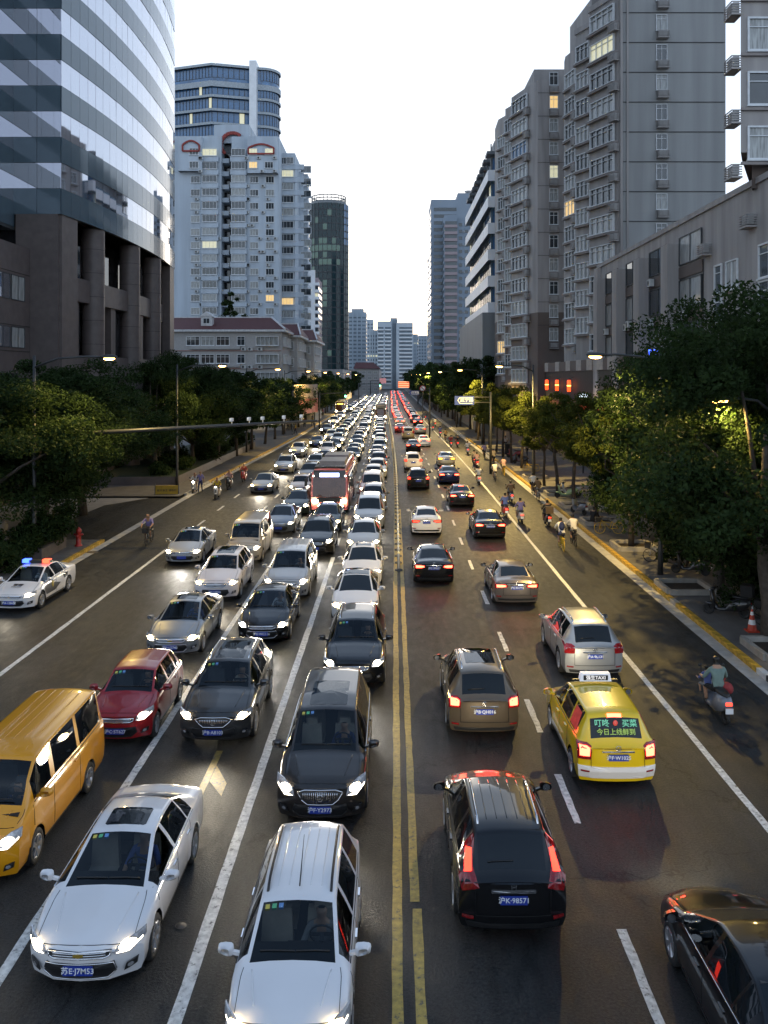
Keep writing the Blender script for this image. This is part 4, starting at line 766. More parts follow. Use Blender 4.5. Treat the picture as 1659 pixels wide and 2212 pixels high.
class Car:
    def __init__(s, kind, lod):
        sp = SPEC[kind]; s.sp = sp; s.kind = kind; s.lod = lod; s.L = sp['L']; s.w = sp['W']/2
        s.top = curve(sp['top'], .05); s.belt = curve(sp['belt'], .12)
        c, t, re, rb = sp['cowl'], sp['wt'], sp['re'], sp['rb']
        s.ew = curve([(0, .80), (c-.15, sp['cowlw']+.03), (c, sp['cowlw']), (t, sp['roofw']), (re, sp['roofw']*.985), (rb, sp['rearw']), (s.L, sp['rearw'])], .06)
        s.plan = curve([(0, .965), (.8, .99), (1.6, 1.), (s.L-1.2, 1.), (s.L-.3, .975), (s.L, .95)], .15)
        ks = {0., .03, .08, .16, .28, .45, s.L, s.L-.03, s.L-.08, s.L-.17, s.L-.3, c, c+.04, t-.04, t, t+.08, re-.08, re, re+.03, rb-.03, rb}
        for a in sp['ax']:
            R = sp['r']+.055
            for q in (-1, -.97, -.85, -.6, -.3, 0, .3, .6, .85, .97, 1): ks.add(a+q*R)
        for a, b in sp['win']: ks |= {a, b}
        step = .16 if lod < 2 else .4
        for k in range(int(s.L/step)): ks.add(k*step)
        ks = sorted(k for k in ks if 0 <= k <= s.L); out = [ks[0]]; req = {c+.04, t-.04, re+.03, rb-.03, s.L, *[q for w in sp['win'] for q in w]}
        for k in ks[1:]:
            if k-out[-1] > .012: out.append(k)
            elif k in req: out[-1] = k
        s.st = out
    def off(s, x, z):
        a = min(1.15, abs(x)/s.w); return (.44 if s.kind in ('sedan', 'hatch', 'estate') else .36 if s.kind != 'van' else .26)*(.45*a*a+.55*a**6)+.10*max(0, (z-.55)/.35)**2*min(1., .6/max(.3, s.top(0)))+.10*max(0, (.42-z)/.3)
    def offr(s, x, z):
        a = min(1.15, abs(x)/s.w); return .20*(.35*a*a+.65*a**6)+.12*max(0, (.45-z)/.3)
    def map(s, st, x, z):
        q = st
        if st < .95: q += s.off(x, z)*(1-st/.95)
        if st > s.L-.75: q -= s.offr(x, z)*(1-(s.L-st)/.75)
        return (x, q-s.L/2, z)
    def sec(s, st):
        sp = s.sp; w = s.w*s.plan(st); zc = s.top(st); lo = sp['clear']; arch = False
        for a in sp['ax']:
            R = sp['r']+.055; d = abs(st-a)
            if d < R*1.0001: lo = max(lo, sp['r']+math.sqrt(max(0, R*R-d*d))); arch = True
        zb = min(s.belt(st), zc-.075); e = s.ew(st)*w; cr = .045
        z6 = zc-cr; x5, z5 = w*.945, zb+.022
        if z6 < z5+.01: z6 = z5+.01
        zm = max(.60, lo+.05); zm = min(zm, zb-.06); lo = min(lo, zm-.02); lw = .945 if not arch else 1.005
        p = [(w*lw, lo), (w*(.992 if not arch else 1.012), lo+(zm-lo)*.35), (w*1.0, zm), (w*.985, zm+(zb-zm)*.75), (w*.962, zb+.008), (x5, z5)]
        L_ = lambda t: (x5+(e-x5)*t, z5+(z6-z5)*t+.02*math.sin(math.pi*t))
        p += [L_(.07), L_(.5), L_(.93), (e, z6), (e-.045, z6+cr*.13), (e*.5, z6+cr*.76), (0, zc)]
        return p
    def topz(s, x, st):
        p = s.sec(st)[4:]; return float(np.interp(abs(x), [q[0] for q in p][::-1], [q[1] for q in p][::-1]))
    def sidex(s, st, z):
        p = s.sec(st)[:10]; return float(np.interp(z, [q[1] for q in p], [q[0] for q in p]))
    def meshes(s):
        sp = s.sp; st = s.st; S = [s.sec(k) for k in st]; N = len(S[0]); G = []
        for k, row in zip(st, S):
            G.append([s.map(k, -x, z) for x, z in row]+[s.map(k, x, z) for x, z in row[-2::-1]])
        NC = len(G[0]); body = MB(); ws = MB(); rw = MB(); sw = {}
        V = [p for r in G for p in r]; idx = {}
        def put(mb, quad, key):
            d = idx.setdefault(key, {}); f = []
            for q in quad:
                if q not in d: d[q] = len(mb.v); mb.v.append(V[q])
                f.append(d[q])
            mb.f.append(tuple(f)); mb.m.append(0); mb.sm.append(True)
        for i in range(len(st)-1):
            mid = (st[i]+st[i+1])/2
            for j in range(NC-1):
                quad = (i*NC+j, i*NC+j+1, (i+1)*NC+j+1, (i+1)*NC+j); jj = min(j, NC-2-j)
                if jj >= 10 and sp['cowl']+.035 < mid < sp['wt']-.035: put(ws, quad, 'ws')
                elif jj >= 10 and sp['re']+.025 < mid < sp['rb']-.025: put(rw, quad, 'rw')
                elif 6 <= jj <= 7 and any(a < mid < b for a, b in sp['win']):
                    k = [n for n, (a, b) in enumerate(sp['win']) if a < mid < b][0]; key = (k, j < NC//2); sw.setdefault(key, MB()); put(sw[key], quad, key)
                else: put(body, quad, 'b')
        for end in (0, -1):    # closed nose and tail
            row = S[end]; k = st[end]; fr = [-1, -.95, -.5, 0, .5, .95, 1]; rows = []
            for j in range(0, 10): rows.append([s.map(k, f*row[j][0], row[j][1]) for f in fr])
            rows.append([s.map(k, x, z) for x, z in ((-row[9][0], row[9][1]), (-row[10][0], row[10][1]), (-row[11][0], row[11][1]), (0, row[12][1]), (row[11][0], row[11][1]), (row[10][0], row[10][1]), (row[9][0], row[9][1]))])
            vs = [p for r in rows for p in r]; fs = []
            for a in range(10):
                for b in range(6):
                    q = (a*7+b, a*7+b+1, (a+1)*7+b+1, (a+1)*7+b); fs.append(q if end == 0 else q[::-1])
            body.add(vs, fs, 0, True)
        return body, ws, rw, sw
    # patches laid on the skin
    def patch(s, poly, fn, eps=.008, sub=3, rings=3):
        mb = MB(); n = len(poly); P = []
        for i in range(n):
            a, b = poly[i], poly[(i+1) % n]
            for k in range(sub): P.append((a[0]+(b[0]-a[0])*k/sub, a[1]+(b[1]-a[1])*k/sub))
        c = (sum(p[0] for p in P)/len(P), sum(p[1] for p in P)/len(P)); m = len(P); vs = [fn(p[0], p[1], -.03) for p in P]
        for r in range(rings):
            t = 1-r/rings
            vs += [fn(c[0]+(p[0]-c[0])*t, c[1]+(p[1]-c[1])*t, eps) for p in P]
        vs.append(fn(c[0], c[1], eps)); fs = []
        for r in range(rings):
            for k in range(m): fs.append((r*m+k, r*m+(k+1) % m, (r+1)*m+(k+1) % m, (r+1)*m+k))
        for k in range(m): fs.append((rings*m+k, rings*m+(k+1) % m, (rings+1)*m))
        return mb.add(vs, fs, 0, False)
    def front(s, poly, **k):
        return s.patch(poly, lambda x, z, e: (x, s.off(x, z)-e-s.L/2, z), **k)
    def rear(s, poly, **k):
        def fn(x, z, e):
            st = s.L; zt = s.top(s.L)-.045
            if z > zt:     # above the tail edge: lie on the tailgate or boot lid
                g = [(q, s.topz(x, q)) for q in np.linspace(s.sp['re'], s.L, 24)]; st = float(np.interp(-z, [-q[1] for q in g], [q[0] for q in g]))
            p = s.map(st, x, z); return (p[0], p[1]+e, p[2])
        return s.patch(poly, fn, **k)
    def roof(s, poly, **k):
        def fn(x, st, e): p = s.map(st, x, s.topz(x, st)); return (p[0], p[1], p[2]+e)
        return s.patch(poly, fn, **k)
    def side(s, poly, sgn, **k):
        def fn(st, z, e): p = s.map(st, sgn*(s.sidex(st, z)), z); return (p[0]+sgn*e, p[1], p[2])
        return s.patch(poly, fn, **k)
def rrect(x0, x1, z0, z1, c=.03): return [(x0+c, z0), (x1-c, z0), (x1, z0+c), (x1, z1-c), (x1-c, z1), (x0+c, z1), (x0, z1-c), (x0, z0+c)]
CM = {}
def wheel_meshes(r):
    k = ('wheel', r)
    if k not in CM:
        t = MB(); w = .1; t.lathe([(r*.64, -w), (r*.92, -w), (r, -w*.7), (r, w*.7), (r*.92, w), (r*.64, w)], (0, 0, 0), 'x', 22, closed=True); t.lathe([(0, -.02), (r*.66, -.02), (r*.66, .0), (0, 0.0)], (0, 0, 0), 'x', 16, 1)
        a = MB(); a.lathe([(r*.56, -w*.9), (r*.67, -w*1.04), (r*.67, w*1.04), (r*.56, w*.9)], (0, 0, 0), 'x', 22, closed=True)
        for sgn in (-1, 1):
            for q in range(5):
                for d in (-.14, .14):
                    th = 2*math.pi*q/5+d; a.bar((sgn*w*.75, 0, 0), (sgn*w*.9, r*.6*math.cos(th), r*.6*math.sin(th)), .03, .045)
            a.lathe([(0, sgn*w*.85), (r*.14, sgn*w*.82), (r*.14, sgn*w*.6)], (0, 0, 0), 'x', 8)
        CM[k] = (t.mesh('wheel'), a.mesh('rim'))
    return CM[k]
def car_mesh(key, fn, name):
    if key not in CM: CM[key] = fn().mesh(name)
    return CM[key]
CARS = {}; STK = [pm('sticker_yellow', (.5, .42, .08), .5), pm('sticker_green', (.1, .4, .2), .5), pm('sticker_blue', (.12, .25, .5), .5)]
def emblem(kind):
    def f():
        m = MB()
        if kind == 'bow': m.box(0, 0, 0, .15, .015, .028); m.box(0, -.003, 0, .055, .016, .052)
        elif kind == 'ring': m.lathe([(.055, -.008), (.062, -.012), (.062, .008), (.055, .008)], (0, 0, 0), 'y', 16, closed=True); m.bar((-.035, -.006, .03), (-.0, -.006, -.045), .008, .012); m.bar((.035, -.006, .03), (0, -.006, -.045), .008, .012)
        elif kind == 'aitch': m.bar((-.032, 0, -.035), (-.042, 0, .04), .014, .012); m.bar((.032, 0, -.035), (.042, 0, .04), .014, .012); m.box(0, 0, 0, .07, .012, .014)
        elif kind == 'oval': m.lathe([(.05, -.008), (.056, -.012), (.056, .008)], (0, 0, 0), 'y', 16); m.lathe([(.022, -.01), (.027, -.013), (.027, .006)], (0, 0, .008), 'y', 12)
        elif kind == 'shield':
            m.lathe([(.06, -.008), (.068, -.012), (.068, .008)], (0, 0, 0), 'y', 16)
            for k in (-1, 0, 1): m.bar((k*.028-.02, -.008, -.03+k*.012), (k*.028+.015, -.008, .03+k*.012), .012, .02)
        return m
    return car_mesh(('emblem', kind), f, 'emblem')
def make_car(kind, paint, loc, rz, name, label, cat, lod=0, group=None, plate=None, view='front', hl='on', tail='on', emb=None, rails=None, sunroof=False, ribs=False, grille='bar', lower=None, beam=True, halo=None, roofpaint=None, thirdbrake=False):
    """view: the end the camera sees. lod 0 = near, 1 = middle distance, 2 = far"""
    key = (kind, lod)
    if key not in CARS: c = Car(kind, min(lod, 2)); CARS[key] = (c, [m.mesh(n) if not isinstance(m, dict) else {k: v.mesh('side_window') for k, v in m.items()} for m, n in zip(c.meshes(), ('body', 'windscreen', 'rear_window', 'side'))])
    c, (bm, wm, rm, sm) = CARS[key]; sp = c.sp; L2_ = c.L/2; P = PAINT[paint]
    R = tag(empty(name, loc, rz), label, cat, group)
    def part(nm, key2, fn, m, par=R, pos=(0, 0, 0), rot=0.): return ob(nm, car_mesh((kind, lod)+tuple([key2]) if not isinstance(key2, tuple) else (kind, lod)+key2, fn, nm), [m], par, pos, rot, link=True)
    b = ob('body', bm, [P], R, link=True)
    if roofpaint: part('roof_panel', 'roofpanel', lambda: c.roof([(-c.ew(2.6)*c.w+.05, sp['wt']+.03), (c.ew(2.6)*c.w-.05, sp['wt']+.03), (c.ew(2.6)*c.w-.05, sp['re']-.05), (-c.ew(2.6)*c.w+.05, sp['re']-.05)], eps=.006, rings=5, sub=6), roofpaint, b)
    WSM = M_CLR if lod == 0 else M_WS
    ob('windscreen', wm, [WSM], R, link=True)
    if view == 'rear' or lod < 2: ob('rear_window', rm, [WSM if view == 'front' else M_WS], R, link=True)
    if lod < 2:
        for k in sm: ob('side_window', sm[k], [WSM if k[0] == 0 else M_WS], R, link=True)
        if lod == 0:
            z_s = sp['clear']+.28
            def cab():
                m = MB(); y0 = sp['cowl']+.05-L2_; y1 = sp['re']-L2_; m.box(0, (y0+y1)/2, z_s-.02, 2*c.w-.3, y1-y0+.3, .06); m.box(0, y1-.15, z_s+.3, 2*c.w-.3, .08, .6); [m.box(sg*(c.w-.14), (y0+y1)/2, z_s+.22, .04, y1-y0, .5) for sg in (-1, 1)]; return m
            cb = part('cabin', 'cab', cab, M_DASH)
            def dash():
                m = MB(); z_c = c.topz(0, sp['cowl'])-.06; yd = sp['cowl']+.28-L2_; m.box(0, yd, z_c-.12, 2*c.w-.34, .62, .2); m.box(0, yd+.25, z_c-.3, .3, .4, .4); return m
            part('dashboard', 'dash', dash, M_DASH, cb)
            def wheel_():
                m = MB(); z_c = c.topz(0, sp['cowl'])-.02; yd = sp['cowl']+.66-L2_; m.tube([(.36+.18*math.cos(t), yd-.07*math.sin(t), z_c+.0+.17*math.sin(t)) for t in [k*math.pi/8 for k in range(17)]], .016, 5, caps=False); m.bar((.2, yd, z_c), (.52, yd, z_c), .03, .04); m.bar((.36, yd-.1, z_c-.05), (.36, yd, z_c), .06, .06); return m
            part('steering_wheel', 'stw', wheel_, M_BLK, cb)
            zr_ = c.top(sp['wt']+.4)
            for sx, yy in ((-.36, sp['wt']-.05), (.36, sp['wt']-.05), (-.36, sp['wt']+.85), (.36, sp['wt']+.85)):
                def seat():
                    m = MB(); m.box(0, 0, .1, .5, .52, .18); m.box(0, .3, .42, .5, .14, .66, 0, 0, .86); m.box(0, .33, .80, .26, .1, .17, 0, 0, .85); return m
                part('seat', 'seat', seat, M_SEATB if paint in ('white', 'gold', 'brown') else M_SEATD, cb, (sx*c.w/.9, yy-L2_, z_s))
        def ub(): m = MB(); m.box(0, 0, .44, 2*c.w-.5, c.L-.7, .44); m.box(0, 0, .3, 2*c.w-.2, sp['ax'][1]-sp['ax'][0]-.8, .16); return m
        part('underbody', 'ub', ub, M_UNDER)
        tm, rmm = wheel_meshes(sp['r'])
        for a in sp['ax']:
            for sg in (-1, 1):
                w_ = ob('wheel', tm, [M_TYRE, M_BLK], R, (sg*(c.w-.1), a-L2_, sp['r']), link=True); ob('rim', rmm, [M_RIM], w_, link=True)
    else:
        def ub(): m = MB(); m.box(0, 0, .34, 2*c.w-.3, c.L-.9, .5); [m.lathe([(sp['r'], -.08), (sp['r'], .08)], (sg*(c.w-.12), a-L2_, sp['r']), 'x', 10) for a in sp['ax'] for sg in (-1, 1)]; return m
        part('running_gear', 'ub', ub, M_TYRE)
    h0, h1 = sp['hl']; w = c.w; t0, t1 = sp['tl']
    E = {'on': E_HL, 'white': E_HLW, 'soft': E_HLS, 'off': None, 'side': E_DRL}[hl]
    if view == 'front':
        for sg in (-1, 1):
            poly = [(sg*w*.56, h0+.01), (sg*w*.80, h0), (sg*w*.985, h0+(h1-h0)*.55), (sg*w*.975, h1+.035), (sg*w*.80, h1), (sg*w*.60, h0+(h1-h0)*.55)]
            if lod < 2:
                hp = part('headlight', ('hl', sg), lambda: c.front(poly, eps=.012), M_LENS)
                if E:
                    cx, cz = sg*w*.76, (h0+h1)/2; rr = .075
                    part('lamp_bulb', ('hb', sg, rr), lambda: c.front([(cx+rr*1.5*math.cos(t), cz+rr*math.sin(t)) for t in [k*math.pi/5 for k in range(10)]], eps=.02, sub=1, rings=2), E, hp)
                    part('light_bar', ('hs', sg), lambda: c.front([(sg*w*.60, h0+.02), (sg*w*.78, h0+.005), (sg*w*.95, h0+(h1-h0)*.5), (sg*w*.95, h0+(h1-h0)*.62), (sg*w*.78, h0+.035)], eps=.018, sub=2, rings=2), E_DRL, hp)
            else: part('headlight', ('hl', sg), lambda: c.front([(sg*w*(.75+.2*math.cos(t)), (h0+h1)/2+.105*math.sin(t)) for t in [k*math.pi/4 for k in range(8)]], eps=.02, sub=1, rings=2), E or M_LENS)
        if lod < 2:
            zt_ = c.top(0); g0, g1 = h0-.02, min(h1, zt_-.045)
            gp_ = {'bar': [(-w*.5, g0+.03), (-w*.4, g0), (w*.4, g0), (w*.5, g0+.03), (w*.52, g0+.09), (-w*.52, g0+.09)], 'tall': [(-w*.40, g0-.03), (-w*.27, g0-.12), (w*.27, g0-.12), (w*.40, g0-.03), (w*.49, g1-.03), (w*.34, g1+.02), (-w*.34, g1+.02), (-w*.49, g1-.03)], 'mid': [(-w*.46, g0-.01), (-w*.36, g0-.06), (w*.36, g0-.06), (w*.46, g0-.01), (w*.5, g1-.03), (-w*.5, g1-.03)]}[grille]
            gr = part('grille', ('gr', grille), lambda: c.front(gp_, eps=.012, rings=4), M_BLK)
            def bars():
                m = MB(); zz = [p[1] for p in gp_]
                if grille == 'tall':
                    for k in range(-8, 9):
                        x = k*w*.046; a0, a1 = min(zz)+.03+abs(k)*.008, max(zz)-.03-abs(k)*.003; pts = [(x, c.off(x, z)-.02-L2_, z) for z in np.linspace(a0, a1, 4)]; m.tube(pts, .008, 4)
                else:
                    for z in np.linspace(min(zz)+.015, max(zz)-.012, 3 if grille == 'bar' else 4):
                        pts = [(x, c.off(x, z)-.02-L2_, z) for x in np.linspace(-w*.44, w*.44, 9)]; m.tube(pts, .008, 4)
                n = len(gp_); loop = [(p[0]+(gp_[(i+1) % n][0]-p[0])*t, p[1]+(gp_[(i+1) % n][1]-p[1])*t) for i, p in enumerate(gp_) for t in (0, .5)]
                m.tube([(x, c.off(x, z)-.018-L2_, z) for x, z in loop+loop[:1]], .013, 5); return m
            part('grille_trim', ('gb', grille), bars, M_CHR, gr)
            z_i = sp['clear']+.05
            part('lower_intake', 'li', lambda: c.front([(-w*.60, z_i+.12), (-w*.46, z_i+.01), (w*.46, z_i+.01), (w*.60, z_i+.12), (w*.56, z_i+.25), (-w*.56, z_i+.25)], eps=.01, rings=4), M_BLK)
            if lod == 0:
                def itrim():
                    m = MB(); lp = [(-w*.60, z_i+.12), (-w*.46, z_i+.01), (0, z_i+.005), (w*.46, z_i+.01), (w*.60, z_i+.12), (w*.56, z_i+.25), (0, z_i+.25), (-w*.56, z_i+.25), (-w*.60, z_i+.12)]; q = []
                    for a_, b_ in zip(lp, lp[1:]): q += [(a_[0]+(b_[0]-a_[0])*t, a_[1]+(b_[1]-a_[1])*t) for t in (0, .33, .66)]
                    m.tube([(x, c.off(x, z)-.014-L2_, z) for x, z in q], .009, 4); return m
                part('intake_trim', 'itr', itrim, M_CHR if kind == 'sedan' else M_BLK)
            if emb: ez = (min(p[1] for p in gp_)+max(p[1] for p in gp_))/2+(.0 if grille != 'bar' else .01); ob('emblem', emblem(emb), [pm('emblem_gold', (.6, .4, .08), .3, metal=.7) if emb == 'bow' else M_CHR], R, (0, c.off(0, ez)-.03-L2_, ez), link=True)
            if lod == 0:
                for sg in (-1, 1):
                    part('fog_recess', ('fr', sg), lambda: c.front([(sg*w*.70, z_i+.06), (sg*w*.88, z_i+.10), (sg*w*.90, z_i+.2), (sg*w*.74, z_i+.17)], eps=.01), M_BLK); part('fog_lamp', ('fl', sg), lambda: c.front([(sg*w*.8+.04*math.cos(t), z_i+.135+.035*math.sin(t)) for t in [k*math.pi/4 for k in range(8)]], eps=.016, sub=1), M_LENS)
                ss0 = sp['wt']-.13; wx = c.ew(ss0)*c.w-.12
                for q, mm in enumerate((STK[0], STK[1], STK[2])): part('sticker', ('sk', q), lambda: c.roof([(-wx+q*.1-.03, ss0+.0), (-wx+q*.1+.035, ss0), (-wx+q*.1+.035, ss0+.055), (-wx+q*.1-.03, ss0+.055)], eps=.004, sub=1, rings=1), mm)
                part('wiper', 'wi', lambda: wiper(c), M_BLK); 
                part('bonnet_crease', 'bc', lambda: creases(c), P, b)['kind'] = 'stuff'
        zp = sp['clear']+.2
        if lod < 2: plate_on(R, plate, (0, c.off(0, zp)-.032-L2_, zp+.02), 0, lod)
        if beam and E:
            l = bpy.data.lights.new('headlight_beam', 'SPOT'); l.energy = 300 if hl in ('on', 'white') else 80; l.color = (1, .89, .70) if hl != 'white' else (1, .94, .85); l.spot_size = math.radians(110); l.spot_blend = .9; l.shadow_soft_size = .35
            lo = bpy.data.objects.new('headlight_beam', l); COL.objects.link(lo); lo.parent = R; lo.location = (0, -L2_-.12, (h0+h1)/2); lo.rotation_euler = Vector((0, -1, -.1)).to_track_quat('-Z', 'Y').to_euler()
    else:
        for sg in (-1, 1):
            if kind == 'suv' and tail == 'tall': poly = [(sg*w*.60, .95), (sg*w*.90, .86), (sg*w*.955, 1.05), (sg*w*.80, 1.42), (sg*w*.66, 1.56), (sg*w*.645, 1.5), (sg*w*.70, 1.2)]
            elif kind in ('touran', 'suv', 'mpv', 'van', 'hatch', 'estate'): poly = [(sg*w*.66, t0), (sg*w*.97, t0-.02), (sg*w*.98, t1), (sg*w*.74, t1), (sg*w*.64, t1-.06)]
            else: poly = [(sg*w*.40, t0+.05), (sg*w*.62, t0), (sg*w*.97, t0-.02), (sg*w*.985, t1-.05), (sg*w*.66, t1-.03), (sg*w*.42, t1-.06)]
            Et = {'on': E_TL, 'brake': E_TLB, 'off': None, 'tall': E_TL, 'amber': E_AMB}[tail]
            tp = part('taillight', ('tl', sg, tail == 'tall'), lambda: c.rear(poly, eps=.014), M_LENSR if lod < 2 else (Et or M_LENSR))
            if Et and lod < 2:
                cx = sum(p[0] for p in poly)/len(poly); cz = sum(p[1] for p in poly)/len(poly); q = [(cx+(p[0]-cx)*.72, cz+(p[1]-cz)*.62) for p in poly]
                if tail == 'tall': q = [(sg*w*.72, 1.14), (sg*w*.86, 1.12), (sg*w*.80, 1.34), (sg*w*.70, 1.38)]
                part('tail_glow', ('tg', sg, tail == 'tall'), lambda: c.rear(q, eps=.02), Et, tp)
        zp = .78 if kind in ('suv', 'touran', 'estate', 'mpv', 'hatch') else (.55 if kind == 'sedan' else .7)
        if lod < 2:
            if kind == 'sedan': zp = .80
            pyr = c.map(c.L, 0, zp)[1]
            plate_on(R, plate, (0, pyr+.03, zp), math.pi, lod)
            if kind != 'touran': part('bumper_strip', 'bs', lambda: c.rear([(-w*.8, .27), (w*.8, .27), (w*.84, .36), (-w*.84, .36)], eps=.012, rings=3, sub=5), M_BLK)
            for sg in (-1, 1): part('reflector', ('rf', sg), lambda: c.rear([(sg*w*.70, .43), (sg*w*.9, .43), (sg*w*.9, .47), (sg*w*.70, .47)], eps=.014), M_LENSR)
            part('plate_trim', 'pt', lambda: c.rear([(-.36, zp+.1), (.36, zp+.1), (.36, zp+.135), (-.36, zp+.135)], eps=.02), M_CHR)
            if emb: ob('emblem', emblem(emb), [M_CHR], R, (0, c.map(c.L, 0, zp+.2)[1]+.02 if kind == 'sedan' else c.map(c.L, 0, zp+.2)[1]+.015, zp+.2), math.pi, link=True)
            if lod == 0:
                def tgap():
                    m = MB()
                    for sg in (-1, 1): m.tube([c.map(c.L, sg*w*(.66 if kind != 'sedan' else .6), z) for z in np.linspace(.5, c.top(c.L)-.06, 5)], .006, 4)
                    m.tube([c.map(c.L, x, .5) for x in np.linspace(-w*.66, w*.66, 9)], .006, 4); return m
                part('tailgate_gap', 'tgp', tgap, M_SEAM, b)
            if lod == 0 and kind != 'sedan': part('rear_wiper', 'rwi', lambda: rear_wiper(c), M_BLK)
        if thirdbrake:
            part('third_brake_light', 'tb', lambda: c.roof([(-.16, sp['re']-.02), (.16, sp['re']-.02), (.16, sp['re']+.03), (-.16, sp['re']+.03)], eps=.015), E_TLB)
        if lod < 2 and beam:
            l = bpy.data.lights.new('headlight_beam', 'SPOT'); l.energy = 300; l.color = (1, .86, .6); l.spot_size = math.radians(105); l.spot_blend = .9; l.shadow_soft_size = .35
            lo = bpy.data.objects.new('headlight_beam', l); COL.objects.link(lo); lo.parent = R; lo.location = (0, -L2_-.12, (h0+h1)/2); lo.rotation_euler = Vector((0, -1, -.1)).to_track_quat('-Z', 'Y').to_euler()
        if beam and tail == 'brake' and lod < 2:
            l = bpy.data.lights.new('tail_light_spill', 'SPOT'); l.energy = 14; l.color = (1, .06, .03); l.spot_size = math.radians(140); l.spot_blend = .8; l.shadow_soft_size = .4
            lo = bpy.data.objects.new('tail_light_spill', l); COL.objects.link(lo); lo.parent = R; lo.location = (0, L2_+.12, t0+.05); lo.rotation_euler = Vector((0, 1, -.3)).to_track_quat('-Z', 'Y').to_euler()
    if lod < 2:
        for sg in (-1, 1):
            def mir(sg=sg):
                m = MB(); st = sp['win'][0][0]+.12; x = c.sidex(st, c.belt(st)); y = st-L2_; z = c.belt(st)+.1
                mirror_shell(m, (sg*(x+.16), y, z+.03), sg); m.bar((sg*(x-.03), y+.02, z-.04), (sg*(x+.1), y, z), .06, .045); return m
            mo = part('wing_mirror', ('mi', sg), mir, P if paint != 'silver' or lod else P)
            def mg(sg=sg):
                m = MB(); st = sp['win'][0][0]+.12; x = c.sidex(st, c.belt(st)); y = st-L2_; z = c.belt(st)+.13
                m.lathe([(0, .066), (.07, .066)], (sg*(x+.17), y, z), 'y', 10); return m
            if lod == 0: part('mirror_glass', ('mg', sg), mg, M_CHR, mo)
        if lod == 0:
            for sg in (-1, 1):
                for k, (a, bb) in enumerate(sp['win'][:2]):
                    part('door_handle', ('dh', sg, k), lambda: c.side([(bb-.26, c.belt(bb)-.12), (bb-.06, c.belt(bb)-.115), (bb-.06, c.belt(bb)-.085), (bb-.26, c.belt(bb)-.09)], sg, eps=.03), P if paint != 'white' else M_CHR)
                def seams(sg=sg):
                    m = MB()
                    for st in [sp['win'][0][0]-.12]+[bb+.05 for a, bb in sp['win'][:2]]:
                        zs = np.linspace(sp['clear']+.12, c.belt(st)+.01, 8)
                        if any(abs(st-a) < sp['r']+.07 for a in sp['ax']): zs = np.linspace(2*sp['r']+.12, c.belt(st)+.01, 4)
                        pts = []
                        for z in zs: p = c.map(st, sg*(c.sidex(st, z)+.001), z); pts.append(p)
                        m.tube(pts, .006, 4)
                    ss = np.linspace(.16, sp['cowl']-.01, 10); m.tube([c.map(st, sg*(c.ew(st)*c.w+.012), c.topz(c.ew(st)*c.w+.012, st)-.001) for st in ss], .0055, 4)
                    if sg > 0 and view == 'front': m.tube([c.map(.10, x, c.topz(x, .10)-.001) for x in np.linspace(-c.ew(.1)*c.w, c.ew(.1)*c.w, 12)], .0055, 4)
                    return m
                part('door_gap', ('dg', sg, view), seams, M_SEAM, b)['kind'] = 'stuff'
                part('sill_trim', ('sl', sg), lambda: c.side([(sp['ax'][0]+.45, sp['clear']+.01), (sp['ax'][1]-.45, sp['clear']+.01), (sp['ax'][1]-.45, sp['clear']+.08), (sp['ax'][0]+.45, sp['clear']+.08)], sg, eps=.006, sub=6), M_BLK)
                def wtrim(sg=sg):
                    m = MB(); a, bb = sp['win'][0][0], sp['win'][-1][1]; m.tube([c.map(st, sg*(c.sec(st)[5][0]+.004), c.sec(st)[5][1]+.004) for st in np.linspace(a, bb, 16)], .009, 4); return m
                part('window_trim', ('wt', sg), wtrim, M_CHR if kind in ('mpv', 'sedan') else M_BLK, b)
        if rails:
            for sg in (-1, 1):
                def rl(sg=sg):
                    m = MB(); ss = np.linspace(sp['wt']+.15, sp['re']-.2, 10); pts = []
                    for i, st in enumerate(ss): x = c.ew(st)*c.w-.07; pts.append((sg*x, st-L2_, c.topz(x, st)+(.065 if 0 < i < 9 else .0)))
                    m.tube(pts, .02, 6); return m
                part('roof_rail', ('rl', sg), rl, M_CHR if rails == 'chrome' else M_BLK)
        if sunroof: e = c.ew(2.3)*c.w*.66; part('sunroof', 'su', lambda: c.roof(rrect(-e, e, sp['wt']+.14, sp['wt']+(.68 if sunroof == 1 else 1.5), .04), eps=.006, rings=4), M_WS)
        if ribs:
            def rb_():
                m = MB()
                for k in (-2, -1, 0, 1, 2):
                    x = k*c.ew(2.6)*c.w*.3; ss = np.linspace(sp['wt']+.25, sp['re']-.3, 8); m.tube([(x, st-L2_, c.topz(x, st)-.001) for st in ss], .009, 4)
                return m
            part('roof_rib', 'rr', rb_, P, b)
    return R, c
def wiper(c):
    m = MB(); sp = c.sp; st0 = sp['cowl']+.09
    for x0, x1 in ((-.55*c.w, .02), (.05*c.w, .6*c.w)):
        m.tube([(x, st0+.04+.05*abs(x)-c.L/2, c.topz(x, st0+.04+.05*abs(x))+.02) for x in np.linspace(x0, x1, 6)], .011, 4)
    return m
def rear_wiper(c):
    m = MB(); sp = c.sp; st0 = sp['rb']-.1; m.tube([(x, st0-c.L/2, c.topz(x, st0)+.025) for x in np.linspace(-.02, .4, 5)], .01, 4); return m
def creases(c):
    m = MB(); sp = c.sp
    for sg in (-1, 1):
        ss = np.linspace(.3, sp['cowl']-.06, 8); m.tube([c.map(st, sg*c.w*(.46+.2*(st/sp['cowl'])), c.topz(c.w*(.46+.2*(st/sp['cowl'])), st)-.004) for st in ss], .012, 5)
    return m
PLN = [0]
